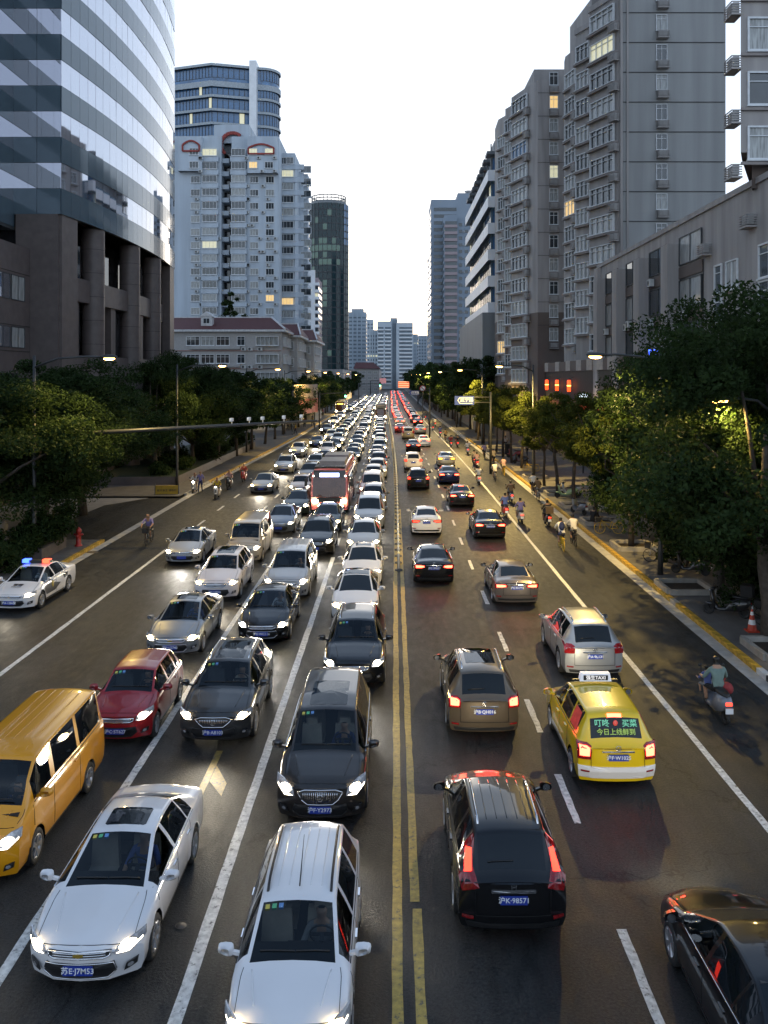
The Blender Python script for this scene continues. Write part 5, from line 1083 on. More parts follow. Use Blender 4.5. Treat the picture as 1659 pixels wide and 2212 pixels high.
def plate_on(R, txt, pos, rz, lod):
    if 'plate' not in CM: m = MB(); m.box(0, 0, 0, .44, .016, .14); CM['plate'] = m.mesh('number_plate')
    p = ob('number_plate', CM['plate'], [M_PLATE], R, pos, rz, link=True)
    if txt: ob('lettering', text_mesh(txt, .115), [M_PLT], p, (0, -.0105, 0), (math.pi/2, 0, 0), link=True)
# ---------------------------------------------------------------- the traffic
def onc(kind, paint, u, v, label, name, cat, z=.25, **k):
    Y = F*(EYE-z)/(v-V0); X = (u-U0)*Y/F; return make_car(kind, paint, (X, Y+SPEC[kind]['L']/2, 0), k.pop('rz', 0.), name, label, cat, **k)
def rec(kind, paint, u, v, label, name, cat, z=.28, **k):
    Y = F*(EYE-z)/(v-V0); X = (u-U0)*Y/F; return make_car(kind, paint, (X, Y+SPEC[kind]['L']/2, 0), math.pi+k.pop('rz', 0.), name, label, cat, view='rear', **k)
# oncoming, lane by the centre line
WE, cWE = make_car('estate', 'white', (-1.42, 11.0+2.21, 0), 0, 'parked_estate', 'white estate car with roof rails and aerial, cut by the bottom edge', 'car', rails='black', ribs=True, hl='on', plate='沪C·N3528'); WE.name = 'estate_car'
mb = MB(); mb.tube([(0, -.3, 1.575), (0, .35, 2.0)], [.012, .004], 5); mb.build('aerial', M_BLK, WE)
onc('mpv', 'brown', 691, 1767, 'dark brown people carrier with tall chrome grille behind the white estate', 'people_carrier', 'car', grille='tall', emb='shield', plate='沪F·Y2973', hl='white', sunroof=2)
onc('suv', 'black', 763, 1478, 'black estate-like SUV with bright headlights behind the brown people carrier', 'black_suv', 'car', rails='chrome', hl='white', plate='沪A·6F208', lod=0, grille='mid')
onc('sedan', 'white', 765, 1335, 'white sedan with black roof behind the black SUV', 'white_sedan', 'car', roofpaint=M_WS, plate='沪D·52K81', lod=1)
onc('sedan', 'white', 781, 1258, 'white sedan with dark sunroof and dark mirrors, fifth in the centre lane', 'white_sedan', 'car', sunroof=1, lod=1)
onc('sedan', 'silver', 784, 1190, 'pale silver sedan in the centre lane between white sedan and silver people carrier', 'silver_sedan', 'car', lod=1)
onc('mpv', 'silver', 796, 1137, 'silver people carrier with tall toothed grille beside the pink bus', 'people_carrier', 'car', grille='tall', lod=1, hl='white')
# second lane
onc('sedan', 'white', 169, 2120, 'big white sedan with open black sunroof and gold badge in front', 'white_sedan', 'car', sunroof=1, grille='bar', emb='bow', plate='苏E·J7M53', hl='soft')
onc('suv', 'grey', 460, 1600, 'dark grey SUV with chrome rails and toothed grille beside the red hatchback', 'grey_suv', 'car', grille='tall', emb='shield', rails='chrome', sunroof=2, plate='沪B·A8103', hl='on')
onc('sedan', 'black', 565, 1380, 'black sedan with red-tinted lower grille behind the dark grey SUV', 'black_sedan', 'car', grille='bar', emb='oval', plate='沪E·WC116', hl='white')
onc('mpv', 'silver', 616, 1286, 'silver people carrier with ribbed roof behind the black sedan', 'people_carrier', 'car', grille='bar', ribs=True, hl='soft', lod=0)
onc('suv', 'black', 680, 1194, 'black SUV with chrome roof rails ahead of the dark sedan and pink bus', 'black_suv', 'car', rails='chrome', hl='white', lod=1, grille='mid')
onc('sedan', 'green', 703, 1144, 'dark sedan directly in front of the pink bus', 'dark_sedan', 'car', hl='on', lod=1)
# third lane
V_, cV = onc('van', 'vanyellow', 50, 1897, 'bright yellow minibus van with ribbed roof at the left edge', 'minibus', 'van', ribs=True, hl='side', lod=0, grille='bar')
V_.location.x = -7.62; V_.location.y = 15.35+2.5
onc('hatch', 'red', 249, 1594, 'small red hatchback with roof scoop behind the yellow minibus', 'red_hatchback', 'car', grille='bar', hl='side', plate='沪C·5T627', beam=False)
onc('sedan', 'greysilver', 367, 1410, 'grey silver sedan with sunroof behind the red hatchback', 'silver_sedan', 'car', sunroof=1, emb='bow', grille='bar', plate='沪F·U2740', hl='on')
onc('suv', 'pinkwhite', 464, 1290, 'white SUV with dark glass roof and wide chrome grille behind the grey silver sedan', 'white_suv', 'car', sunroof=1, emb='aitch', grille='mid', hl='on', plate='沪K·H8206')
onc('van', 'beige', 524, 1210, 'beige panel van with windows behind the white SUV', 'beige_van', 'van', hl='soft', lod=0)
onc('sedan', 'bluegrey', 601, 1147, 'blue-grey sedan behind the beige van', 'bluegrey_sedan', 'car', lod=1, hl='side')
onc('sedan', 'green', 637, 1107, 'dark green sedan behind the blue-grey sedan', 'dark_sedan', 'car', lod=1, hl='white')
onc('hatch', 'pinkwhite', 646, 1066, 'pearl white car beside the pink bus front', 'white_hatchback', 'car', lod=1, hl='side')
# fourth lane
onc('sedan', 'silver', 390, 1212, 'silver sedan with bright round headlights alone in the outer lane', 'silver_sedan', 'car', sunroof=1, hl='white', lod=0, rz=.02)
onc('sedan', 'greysilver', 563, 1061, 'dark silver sedan in the outer lane with one orange headlight', 'silver_sedan', 'car', lod=1, hl='on')
onc('suv', 'silver', 611, 1019, 'silver SUV in the outer lane behind the dark silver sedan', 'silver_suv', 'car', rails='chrome', lod=1, hl='on')
onc('suv', 'silver', 640, 984, 'second silver SUV in the outer lane, by the kerb bend', 'silver_suv', 'car', lod=1, hl='white')
onc('sedan', 'black', 682, 963, 'dark car with dazzling orange headlights in the outer lane', 'dark_sedan', 'car', lod=1, hl='white')
onc('suv', 'silver', 714, 951, 'pale SUV with twin headlights behind the dazzling dark car', 'silver_suv', 'car', lod=1, hl='on')
# police car
PC, cP = onc('sedan', 'white', 22, 1312, 'white police sedan with blue and red roof lights at the left edge', 'police_car', 'police car', hl='soft', plate='沪A·1286警', lod=0, grille='bar', emb='ring', rz=-.02)
bar = MB(); bar.box(0, 0, .06, 1.15, .26, .1); lb = bar.build('light_bar', M_BLK, PC, (0, .2, 1.46))
for sg, m in ((-1, em('police_blue', (.03, .08, 1), 7)), (1, em('police_red', (1, .05, .02), 6))):
    mb = MB(); mb.box(0, 0, .075, .28, .28, .13); mb.build('flasher', m, lb, (sg*.42, 0, 0))
for sg in (-1, 1):
    cP.side([(1.15, .42), (2.2, .42), (2.75, .60), (2.2, .74), (1.5, .80), (1.2, .72)], sg, eps=.006, sub=4).build('black_livery', pm('livery_black', (.02, .02, .025), .35), PC)
    t = ob('lettering', text_mesh('警察', .22), [pm('livery_black', (.02, .02, .025), .35)], PC, (sg*(cP.w+.012), .95, .78), (math.pi/2, 0, sg*math.pi/2), link=True)
    mb = MB(); mb.ball((sg*(cP.w+.0), -.35, .72), .02, .11, .14, 0, 10, 6); mb.build('police_crest', pm('crest_gold', (.5, .36, .06), .4), PC)
ob('lettering', text_mesh('警察', .2), [pm('livery_black', (.02, .02, .025), .35)], PC, (0, -1.52, .935), (.14, 0, 0), link=True); ob('lettering', text_mesh('POLICE', .12), [pm('livery_black', (.02, .02, .025), .35)], PC, (0, -1.72, .90), (.14, 0, 0), link=True)
# receding
rec('suv', 'black', 1110, 2010, 'glossy black SUV with tall red tail lights, nearest on the right carriageway', 'black_suv', 'car', rails='chrome', ribs=True, tail='tall', emb='aitch', plate='沪K·98571', thirdbrake=False)
TX, cT = rec('touran', 'yellow', 1336, 1685, 'yellow taxi with roof sign and advert on its rear window', 'taxi', 'taxi', tail='brake', emb='ring', plate='沪F·W1025', thirdbrake=True)
mb = MB(); mb.box(0, 0, .05, 1.1, .07, .05); rk = mb.build('roof_bar', M_BLK, TX, (0, -.05, 1.66))
mb = MB(); mb.box(0, 0, .09, .78, .2, .19, 0, 0, .9); rs = mb.build('roof_sign', pm('sign_lit_white', (.7, .7, .75), .5, noise=0, emit=(.85, .9, 1), es=.25), TX, (0, -.05, 1.71))
mb = MB(); mb.box(0, 0, .0, .6, .012, .12); sp_ = mb.build('sign_panel', M_BLK, rs, (0, .101, .085)); ob('lettering', text_mesh('强生TAXI', .115), [em('lettering_white', (1, 1, 1), .9)], rs, (0, .112, .085), (math.pi/2, 0, math.pi), link=True)
def glass_text(car, R, txt, size, x, st, m):
    z = car.topz(x, st); a = car.topz(x, st-.08)-car.topz(x, st+.08); ang = math.atan2(a, .16)
    p = car.map(st, x, z); ob('lettering', text_mesh(txt, size), [m], R, (p[0], p[1]+.02*math.sin(ang), p[2]+.02*math.cos(ang)), (ang, 0, math.pi), link=True)
M_ADG = em('advert_green', (.25, .9, .6), .55); M_ADY = em('advert_lime', (.5, .8, .15), .5)
glass_text(cT, TX, '叮咚', .17, .30, 4.10, M_ADG); glass_text(cT, TX, '买菜', .17, -.32, 4.10, M_ADG); glass_text(cT, TX, '今日上线鲜到', .145, .0, 4.19, M_ADY)
z = cT.topz(0, 4.10); mb = MB(); mb.ball((0, 0, 0), .055, .02, .065, 0, 10, 6); mb.build('advert_fruit', em('advert_red', (1, .1, .08), .5), TX, (0, 4.10-2.2+.03, z+.02))
for sg in (-1, 1):
    cT.side([(3.22, 1.14), (3.82, 1.14), (3.70, 1.5), (3.22, 1.5)], sg, eps=.014).build('window_advert', pm('advert_panel_red', (.4, .03, .03), .5, noise=.4, scale=6, emit=(1, .1, .08), es=.12), TX)
    cT.side([(.4, .21), (.5, .4), (1.4, .42), (3.2, .42), (4.05, .42), (4.1, .21)][1:5]+[(3.95, .30), (1.3, .30)], sg, eps=.006, sub=6).build('silver_skirt', PAINT['silver'], TX)
cT.rear([(-.84, .28), (.84, .28), (.87, .56), (-.87, .56)], eps=.012, sub=6, rings=4).build('silver_bumper', PAINT['white'], TX)
rec('suv', 'gold', 1047, 1580, 'gold-brown SUV with square red tail lights left of the taxi', 'gold_suv', 'car', rails='chrome', sunroof=2, tail='brake', emb='oval', plate='沪B·QH016')
rec('suv', 'silver', 1284, 1454, 'silver SUV with unlit round tail lamps ahead of the taxi', 'silver_suv', 'car', rails='chrome', tail='off', emb='ring', plate='沪A·9L131', rz=.01)
rec('sedan', 'bronze', 1117, 1298, 'bronze sedan with bright red tail lights beside the solid edge line', 'bronze_sedan', 'car', tail='brake', emb='oval', plate='沪E·KH792')
rec('sedan', 'black', 938, 1253, 'black sedan with red tail lights nearest the end of the barrier', 'black_sedan', 'car', tail='brake', emb='oval', plate='沪C·3M617')
rec('sedan', 'white', 922, 1148, 'white sedan with dark rear window lit by headlights', 'white_sedan', 'car', tail='on', emb='oval', lod=1)
rec('sedan', 'black', 1060, 1157, 'black sedan with orange-red tail lights near the cyclists', 'black_sedan', 'car', tail='brake', emb='ring', lod=0, plate='沪A·1S135')
rec('sedan', 'black', 999, 1089, 'black sedan braking behind the dark blue one', 'black_sedan', 'car', tail='brake', lod=1, thirdbrake=True)
rec('suv', 'black', 904, 1052, 'black compact SUV in the lane beside the barrier', 'black_suv', 'car', tail='on', lod=1)
rec('sedan', 'blue', 971, 1040, 'dark blue sedan with bright brake lights', 'blue_sedan', 'car', tail='brake', lod=1)
rec('suv', 'pinkwhite', 893, 1010, 'pale SUV with high red lamps ahead of the black compact SUV', 'white_suv', 'car', tail='on', lod=1)
rec('sedan', 'silver', 965, 1003, 'silver sedan flashing an orange indicator', 'silver_sedan', 'car', tail='amber', lod=1)
rec('sedan', 'black', 893, 972, 'black sedan with red lamps ahead of the pale SUV', 'black_sedan', 'car', tail='brake', lod=1)
rec('sedan', 'white', 916, 961, 'white sedan with central brake light glowing pink', 'white_sedan', 'car', tail='brake', lod=1, thirdbrake=True)
rec('mpv', 'tan', 882, 945, 'tan people carrier with unlit lamps by the barrier', 'people_carrier', 'car', tail='off', lod=1)
rec('sedan', 'silver', 909, 934, 'silver sedan near the zebra crossing', 'silver_sedan', 'car', tail='on', lod=1)
rec('sedan', 'red', 864, 931, 'red sedan by the barrier ahead of the tan people carrier', 'red_sedan', 'car', tail='brake', lod=1)
rec('sedan', 'black', 903, 917, 'dark sedan with red lamps just past the crossing', 'dark_sedan', 'car', tail='brake', lod=2)
rec('sedan', 'silver', 864, 916, 'grey sedan by the barrier just past the red sedan', 'silver_sedan', 'car', tail='brake', lod=2)
rec('suv', 'bluegrey', 896, 910, 'dark teal SUV far along the right carriageway', 'dark_suv', 'car', tail='brake', lod=2)
# black sedan cut by the lower right corner, front pointing away
BC, cB = make_car('sedan', 'black', (5.22, 14.45-2.31, 0), math.pi-.0, 'black_sedan', 'glossy black sedan cut off by the lower right corner', 'car', view='rear', tail='on', lod=0)
# near queue ahead of the camera on the left lane is open; far queues
COLS = ['white', 'silver', 'silver', 'greysilver', 'black', 'grey', 'white', 'bluegrey', 'bronze', 'pinkwhite', 'brown', 'silver']
CN = dict(white='white', silver='silver', greysilver='grey silver', black='black', grey='dark grey', bluegrey='blue-grey', bronze='bronze', pinkwhite='pearl white', brown='dark brown', red='red', gold='gold', orange='orange', blue='dark blue', green='dark green', tan='tan')
rnd = random.Random(11)
def queue(lane, y0, y1, gap, view, skip=(), first=1):
    y = y0; n = 0
    while y < y1:
        kind = rnd.choice(['sedan', 'sedan', 'sedan', 'suv', 'suv', 'hatch', 'mpv']); col = rnd.choice(COLS); ln = SPEC[kind]['L']
        if any(a < y+ln and y < b for a, b in skip): y += 3; continue
        lod = 1 if y < 105 else 2; n += 1
        lane_nm = {-1.62: 'centre lane', -4.55: 'second lane', -7.5: 'third lane', -10.5: 'outer lane', 2.0: 'lane beside the barrier', 5.6: 'outer lane'}[lane]
        far = 'mid-distance' if y < 130 else ('far' if y < 260 else 'farthest')
        side = 'oncoming jam' if view == 'front' else 'departing queue'
        nm = {'sedan': 'sedan', 'suv': 'suv', 'hatch': 'hatchback', 'mpv': 'people_carrier'}[kind]
        if lod == 1: lab = f'{CN[col]} {nm.replace("_", " ")} in the {lane_nm} of the {side}, {ORD[min(n-1, 19)]} of the queue'
        else: lab = f'{far} {CN[col]} {nm.replace("_", " ")} in the {lane_nm} of the {side}'
        X = lane+bend(y)+rnd.uniform(-.2, .2)
        if view == 'front': make_car(kind, col, (X, y+ln/2, 0), 0, nm, lab, 'car', lod=lod, group=f'cars in the {side}', hl=rnd.choice(['on', 'white', 'on', 'side']) if y > 95 else rnd.choice(['on', 'side', 'soft']), beam=(y < 210 and n % 2 == 0))
        else: make_car(kind, col, (X, y+ln/2, 0), math.pi, nm, lab, 'car', lod=lod, group=f'cars in the {side}', view='rear', tail=rnd.choice(['brake', 'on', 'on']), beam=False)
        y += ln+gap*rnd.uniform(.6, 1.7)
queue(-1.62, 58.5, 420, 1.6, 'front', skip=[(178, 193)])
queue(-4.55, 73, 420, 1.9, 'front')
queue(-7.5, 74, 420, 2.6, 'front')
queue(-10.5, 138, 380, 9., 'front', skip=[(206, 228)])
queue(2.0, 180, 520, 2.6, 'rear'); queue(5.6, 182, 520, 2.8, 'rear')
# ---------------------------------------------------------------- buses
M_BUSR = carpaint('bus_pink', (.68, .16, .15)); M_BUSB = carpaint('bus_black', (.012, .012, .013)); M_BUSG = pm('bus_roof_grey', (.16, .16, .165), .5); M_BUSGL = pm('bus_windscreen', (.03, .02, .018), .04, noise=.6, scale=1.4, spec=.8, emit=(1, .25, .08), es=.02)
def bus(x, y, label, body, capm, led, lw=2.5, Lb=11.5, h=3.05, lod=0):
    R = tag(empty('city_bus', (x, y+Lb/2, 0)), label, 'bus'); w = lw/2
    prof = [(-w, .3), (-w-.02, 1.2), (-w-.01, 1.9), (-w+.04, h-.35), (-w+.22, h-.06), (-w*.5, h), (0, h+.02)]; prof = prof+[(-a, b) for a, b in prof[-2::-1]]
    ys = [0, .12, .45, 1.0, Lb*.5, Lb-.4, Lb-.1, Lb]; mb = MB(); vs = []; n = len(prof)
    for k, s_ in enumerate(ys):
        e = [.93, .975, 1, 1, 1, 1, .98, .95][k]
        for a, b in prof: sl_ = (b/h)**2*(.32 if s_ < 1.01 else 0)*(1-min(1, s_)); vs.append((a*e, s_+sl_-Lb/2+.12*(abs(a)/w)**4*(s_ == 0), b if b < 1 else .3+(b-.3)*(1-.01*(k == 0))))
    mb.add(vs, [(i*n+j, i*n+j+1, (i+1)*n+j+1, (i+1)*n+j) for i in range(len(ys)-1) for j in range(n-1)], 0, True)
    mb.add([vs[j] for j in range(n)], [tuple(range(n))]); mb.add([vs[(len(ys)-1)*n+j] for j in range(n)], [tuple(range(n-1, -1, -1))]); mb.build('body', body, R)
    def fy(z): return (z/h)**2*.32-Lb/2
    def fpatch(nm, x0, x1, z0, z1, m, e=.03, par=R):
        mb = MB(); g = 6; V = [(x0+(x1-x0)*i/g, fy(z)-e+.10*(abs(x0+(x1-x0)*i/g)/w)**4, z) for z in np.linspace(z0, z1, 4) for i in range(g+1)]
        mb.add(V, [(r*(g+1)+i, r*(g+1)+i+1, (r+1)*(g+1)+i+1, (r+1)*(g+1)+i) for r in range(3) for i in range(g)], 0, True)
        back = [(a, b+.05, c_) for a, b, c_ in V]; per = [i for i in range(g+1)]+[r*(g+1)+g for r in range(1, 4)]+[3*(g+1)+i for i in range(g-1, -1, -1)]+[r*(g+1) for r in (2, 1)]
        mb.add([V[i] for i in per]+[back[i] for i in per], [(i, (i+1) % len(per), len(per)+(i+1) % len(per), len(per)+i) for i in range(len(per))]); return mb.build(nm, m, par)
    fpatch('windscreen', -w*.88, w*.88, 1.15, 2.42, M_BUSGL); fpatch('display_surround', -w*.86, w*.86, 2.44, h-.12, capm, .025); fpatch('destination_display', -w*.52, w*.52, 2.5, 2.74, led, .045)
    fpatch('lower_grille', -w*.7, w*.7, .82, 1.12, M_BLK); fpatch('number_plate', -.22, .22, .5, .64, M_PLATE)
    for sg in (-1, 1):
        fpatch('headlight', sg*w*.62, sg*w*.9, .78, .98, E_HLW, .05); mb = MB(); mb.bar((sg*w*.93, -Lb/2+.2, 2.6), (sg*(w+.28), -Lb/2-.1, 2.45), .06, .06); mb.box(sg*(w+.3), -Lb/2-.1, 2.15, .18, .1, .5); mb.build('wing_mirror', M_BLK, R)
        mb = MB(); mb.ball((sg*w*.86, fy(2.55)-.0, 2.55), .07, .04, .06, 0, 8, 5); mb.build('marker_lamp', E_DRL, R)
        for k in range(7): mb = MB(); mb.box(sg*(w+.012), -Lb/2+1.6+k*1.36, 1.95, .03, 1.26, .95); mb.build('side_window', M_WS, R)
        for a in (1.9, Lb-2.6):
            mb = MB(); mb.lathe([(.3, -.14), (.46, -.14), (.48, -.08), (.48, .12), (.3, .12)], (sg*(w-.1), a-Lb/2, .48), 'x', 18, closed=True); mb.lathe([(0, .0), (.3, .0)], (sg*(w-.1), a-Lb/2, .48), 'x', 14); mb.build('wheel', M_TYRE, R)
    mb = MB(); mb.box(0, -Lb/2+1.15, h+.03, lw-.45, 1.5, .14); mb.build('roof_cap', capm, R); mb = MB(); mb.box(0, -Lb/2+4.2, h+.12, lw-.6, 3.4, .3, 0, 0, .93); mb.build('roof_unit', M_BUSG, R); mb = MB(); mb.box(0, Lb/2-2.6, h+.12, lw-.6, 3., .28, 0, 0, .93); mb.build('roof_unit', M_BUSG, R)
    l = bpy.data.lights.new('headlight_beam', 'SPOT'); l.energy = 500; l.color = (1, .9, .7); l.spot_size = math.radians(95); l.spot_blend = .8; l.shadow_soft_size = .4
    lo = bpy.data.objects.new('headlight_beam', l); COL.objects.link(lo); lo.parent = R; lo.location = (0, -Lb/2-.2, .9); lo.rotation_euler = Vector((0, -1, -.22)).to_track_quat('-Z', 'Y').to_euler(); return R
BX, BY = (711-U0)*57.8/F, 57.8
b1 = bus(BX, BY, 'pink and black city bus with bright blue-white destination display', M_BUSR, M_BUSB, pm('led_display', (.02, .02, .02), .4, noise=0, emit=(.45, .55, 1), es=9))
bus(px(822, 181), 181, 'cream coach standing in the centre lane of the jam', carpaint('coach_cream', (.5, .42, .36)), M_BUSG, M_BLK, h=3.3)
bus(px(735, 213), 213, 'white bus with amber display in the outer lane by the left kerb', carpaint('bus_white', (.6, .56, .5)), M_BUSB, em('led_amber', (1, .5, .05), 8), h=3.3)
# ================================================================ trees and planting
def leafmat(name, a, b):
    m = bpy.data.materials.new(name); m.use_nodes = True; n = m.node_tree; L = n.links; bs = n.nodes['Principled BSDF']; out = n.nodes['Material Output']
    tc = n.nodes.new('ShaderNodeTexCoord'); nz = n.nodes.new('ShaderNodeTexNoise'); nz.inputs['Scale'].default_value = 1.3; nz.inputs['Detail'].default_value = 6; nz.inputs['Roughness'].default_value = .75; L.new(tc.outputs['Object'], nz.inputs['Vector'])
    cr = n.nodes.new('ShaderNodeValToRGB'); cr.color_ramp.elements[0].position = .32; cr.color_ramp.elements[0].color = (*a, 1); cr.color_ramp.elements[1].position = .7; cr.color_ramp.elements[1].color = (*b, 1)
    L.new(nz.outputs['Fac'], cr.inputs[0]); L.new(cr.outputs[0], bs.inputs['Base Color']); bs.inputs['Roughness'].default_value = .65; bs.inputs['Specular IOR Level'].default_value = .12
    tr = n.nodes.new('ShaderNodeBsdfTranslucent'); L.new(cr.outputs[0], tr.inputs[0]); mx = n.nodes.new('ShaderNodeMixShader'); mx.inputs[0].default_value = .35
    L.new(bs.outputs[0], mx.inputs[1]); L.new(tr.outputs[0], mx.inputs[2]); L.new(mx.outputs[0], out.inputs[0]); return m
M_LEAF = leafmat('camphor_leaf', (.012, .026, .008), (.042, .07, .02)); M_LEAF2 = leafmat('plane_leaf', (.025, .042, .009), (.10, .115, .02)); M_BARK = pm('bark', (.06, .048, .038), .9, noise=.35, scale=8, bump=.5, bscale=14)
def leaf_cloud(name, centres, radii, counts, size, rng):
    P = []; 
    for c, r, n in zip(centres, radii, counts):
        d = rng.normal(size=(n, 3)); d /= np.linalg.norm(d, axis=1)[:, None]; rr = rng.random(n)**.45
        P.append(np.array(c)+d*rr[:, None]*np.array(r))
    P = np.concatenate(P); n = len(P)
    a = rng.normal(size=(n, 3)); a /= np.linalg.norm(a, axis=1)[:, None]; b = np.cross(a, rng.normal(size=(n, 3))+np.array([0, 0, .6])); b /= np.linalg.norm(b, axis=1)[:, None]+1e-9
    s = size*(.6+.8*rng.random(n))[:, None]
    V = np.stack([P-a*s, P+b*s*.5, P+a*s, P-b*s*.5], 1).reshape(-1, 3)
    me = bpy.data.meshes.new(name); me.vertices.add(4*n); me.vertices.foreach_set('co', V.ravel()); me.loops.add(4*n); me.loops.foreach_set('vertex_index', np.arange(4*n, dtype=np.int32))
    me.polygons.add(n); me.polygons.foreach_set('loop_start', np.arange(0, 4*n, 4, dtype=np.int32)); me.polygons.foreach_set('loop_total', np.full(n, 4, dtype=np.int32)); me.update(calc_edges=True); me.validate(); return me
def tree_variant(rx, zc, rz, nclump, nleaf, leaf, seed, trunk_r, lean=.0, mat=None):
    rng = np.random.default_rng(seed); C = []
    while len(C) < nclump:
        d = rng.normal(size=3); d /= np.linalg.norm(d); q = .35+.65*rng.random()**.5; p = d*q*np.array([rx, rx, rz]); p[2] += zc
        if p[2] < zc-rz*.75: continue
        p[0] *= 1+.25*math.sin(3*math.atan2(p[1], p[0])+seed); C.append(p)
    C = np.array(C); R = [np.array([1, 1, .62])*rx*(.16+.16*rng.random()) for _ in C]
    crown = leaf_cloud('crown', C, R, [int(nleaf/nclump*(.5+rng.random())) for _ in C], leaf, rng); crown.materials.append(mat or M_LEAF)
    t = MB(); fork = zc-rz*.75; pts = [(0, 0, 0), (lean*.3, .05, fork*.4), (lean*.7, -.05, fork*.75), (lean, 0, fork), (lean*1.2, .1, zc)]
    t.tube(pts, [trunk_r*1.25, trunk_r, trunk_r*.9, trunk_r*.8, trunk_r*.35], 8)
    for k in rng.choice(len(C), min(len(C), 11), replace=False):
        c = C[k]; s0 = np.array([lean*.9, 0, fork*(.85+.15*rng.random())]); mid = (s0+c)/2+rng.normal(size=3)*.25+np.array([0, 0, .3]); t.tube([tuple(s0), tuple(mid), tuple(c)], [trunk_r*.5, trunk_r*.3, trunk_r*.1], 6)
    tm = t.mesh('trunk'); tm.materials.append(M_BARK); return crown, tm
TV = dict(big=[tree_variant(4.6, 6.6, 4.4, 95, 52000, .085, 1, .24, .3), tree_variant(4.3, 6.3, 4.2, 90, 50000, .085, 2, .2, -.4)],
    low=[tree_variant(3.9, 4.9, 3.9, 85, 46000, .085, 9, .2, .2)],
    small=[tree_variant(2.5, 5.6, 2.2, 40, 17000, .078, 3, .13, .35, M_LEAF2), tree_variant(2.3, 5.3, 2.3, 38, 16000, .078, 4, .12, -.3, M_LEAF2), tree_variant(2.6, 5.9, 2.1, 40, 17000, .078, 5, .13, .1, M_LEAF2)],
    far=[tree_variant(4.2, 6.4, 4.0, 70, 11000, .17, 6, .2), tree_variant(3.9, 6.0, 3.8, 66, 10000, .17, 7, .2, .3)],
    fir=[tree_variant(1.6, 7.0, 5.5, 60, 4500, .16, 8, .16)])
def tree(kind, i, x, y, sc, rz, label, group, name='street_tree'):
    c, t = TV[kind][i % len(TV[kind])]; R = tag(empty(name, (x, y, .0), rz), label, 'tree', group); R.scale = (sc, sc, sc) if isinstance(sc, (int, float)) else sc; ob('crown', c, None, R); ob('trunk', t, None, R); return R
rt = random.Random(5)
for x, y, k, i, s, lab in ((12.9, 29.6, 'big', 0, 1.1, 'largest dark street tree at the right edge, beside the traffic cone'), (13.7, 36.4, 'big', 1, 1.02, 'dark street tree second from the right edge'), (15.8, 43, 'big', 0, 1.15, 'dark tree deeper on the right pavement behind the nearest two'), (17.6, 34.5, 'big', 1, 1.1, 'dark tree partly cut off by the right edge'), (15.2, 31.6, 'low', 0, 1.05, 'low-hanging dark tree behind the traffic cone'), (14.4, 37.4, 'low', 0, 1.1, 'low-hanging dark tree between the two nearest trunks'), (14.6, 47.5, 'low', 0, 1.05, 'low-hanging dark tree behind the first yellow-lit tree'), (17.5, 52, 'big', 1, 1.05, 'dark tree against the low taupe building')):
    tree(k, i, x, y, s, rt.uniform(0, 6), lab, None).location.z = -.9 if k == 'low' else 0
n = 0
for y, x in ((45.8, 12.6), (53.5, 12.6), (60.4, 12.6), (66.6, 12.65), (71.8, 12.5), (78, 12.6), (84.5, 12.5), (91, 12.4), (97.5, 12.3), (104, 12.3), (110.5, 12.2), (117, 12.1), (124, 12.0)):
    tree('small', n, x, y, rt.uniform(.92, 1.08), rt.uniform(0, 6), f'small leafy tree on the right kerb, {ORD[n]} beyond the big dark trees', 'small trees along the right kerb'); n += 1
n = 0
for y in list(range(132, 262, 9)):
    tree('far', n, 13.4+bend(y)+rt.uniform(-.5, .8), y, rt.uniform(.95, 1.35), rt.uniform(0, 6), f'full dark tree on the right, {ORD[n]} past the white-banded office start', 'full trees farther along the right'); n += 1
for y in range(264, 560, 13):
    tree('far', n, 13.6+bend(y)+rt.uniform(-.6, 1), y, rt.uniform(1, 1.4), rt.uniform(0, 6), 'distant dark street tree lining the right carriageway', 'distant right trees'); n += 1
for x, y, i, s, lab in ((-21.0, 42.0, 0, (1.12, 1.12, .9), 'large dark tree at the left edge, behind the police car'), (-20.8, 51, 1, (1.15, 1.15, .95), 'large dark tree behind the planter on the left'), (-20.8, 57.5, 0, (1.15, 1.15, .92), 'large dark tree lit yellow by the left street lamp'), (-19.6, 46.5, 1, (1.0, 1.0, .85), 'large dark tree nearest the left mast pole'), (-27, 50, 1, 1.0, 'dark tree against the granite wing at the left edge')):
    tree('big', i, x, y, s, rt.uniform(0, 6), lab, None)
n = 0
for x, y, s in ((-21, 76, .98), (-19.3, 82, 1.0), (-22, 88, 1.05), (-18.6, 91, .95), (-18.2, 99, 1.0), (-20.5, 104, 1.0), (-17.9, 108, .9), (-17.6, 117, .9)):
    tree('big' if y < 95 else 'far', n, x, y, s, rt.uniform(0, 6), f'dark tree below the granite columns and terrace, {ORD[n]} from the driveway', 'trees beyond the driveway'); n += 1
n = 0
for y in range(126, 262, 10):
    tree('far', n, -17.4+rt.uniform(-.6, .3), y, rt.uniform(.8, 1.0), rt.uniform(0, 6), f'street tree on the left kerb, {ORD[n]} beyond the billboard', 'street trees farther along the left'); n += 1
for y in range(264, 560, 13): tree('far', n, -18.5+bend(y)+rt.uniform(-.6, 1), y, rt.uniform(.95, 1.25), rt.uniform(0, 6), 'distant dark street tree lining the left carriageway', 'distant left trees'); n += 1
tree('fir', 0, px(500, 165), 165, 1.6, 0, 'tall narrow fir beside the pale apartment block', None, 'fir_tree').location.z = 6
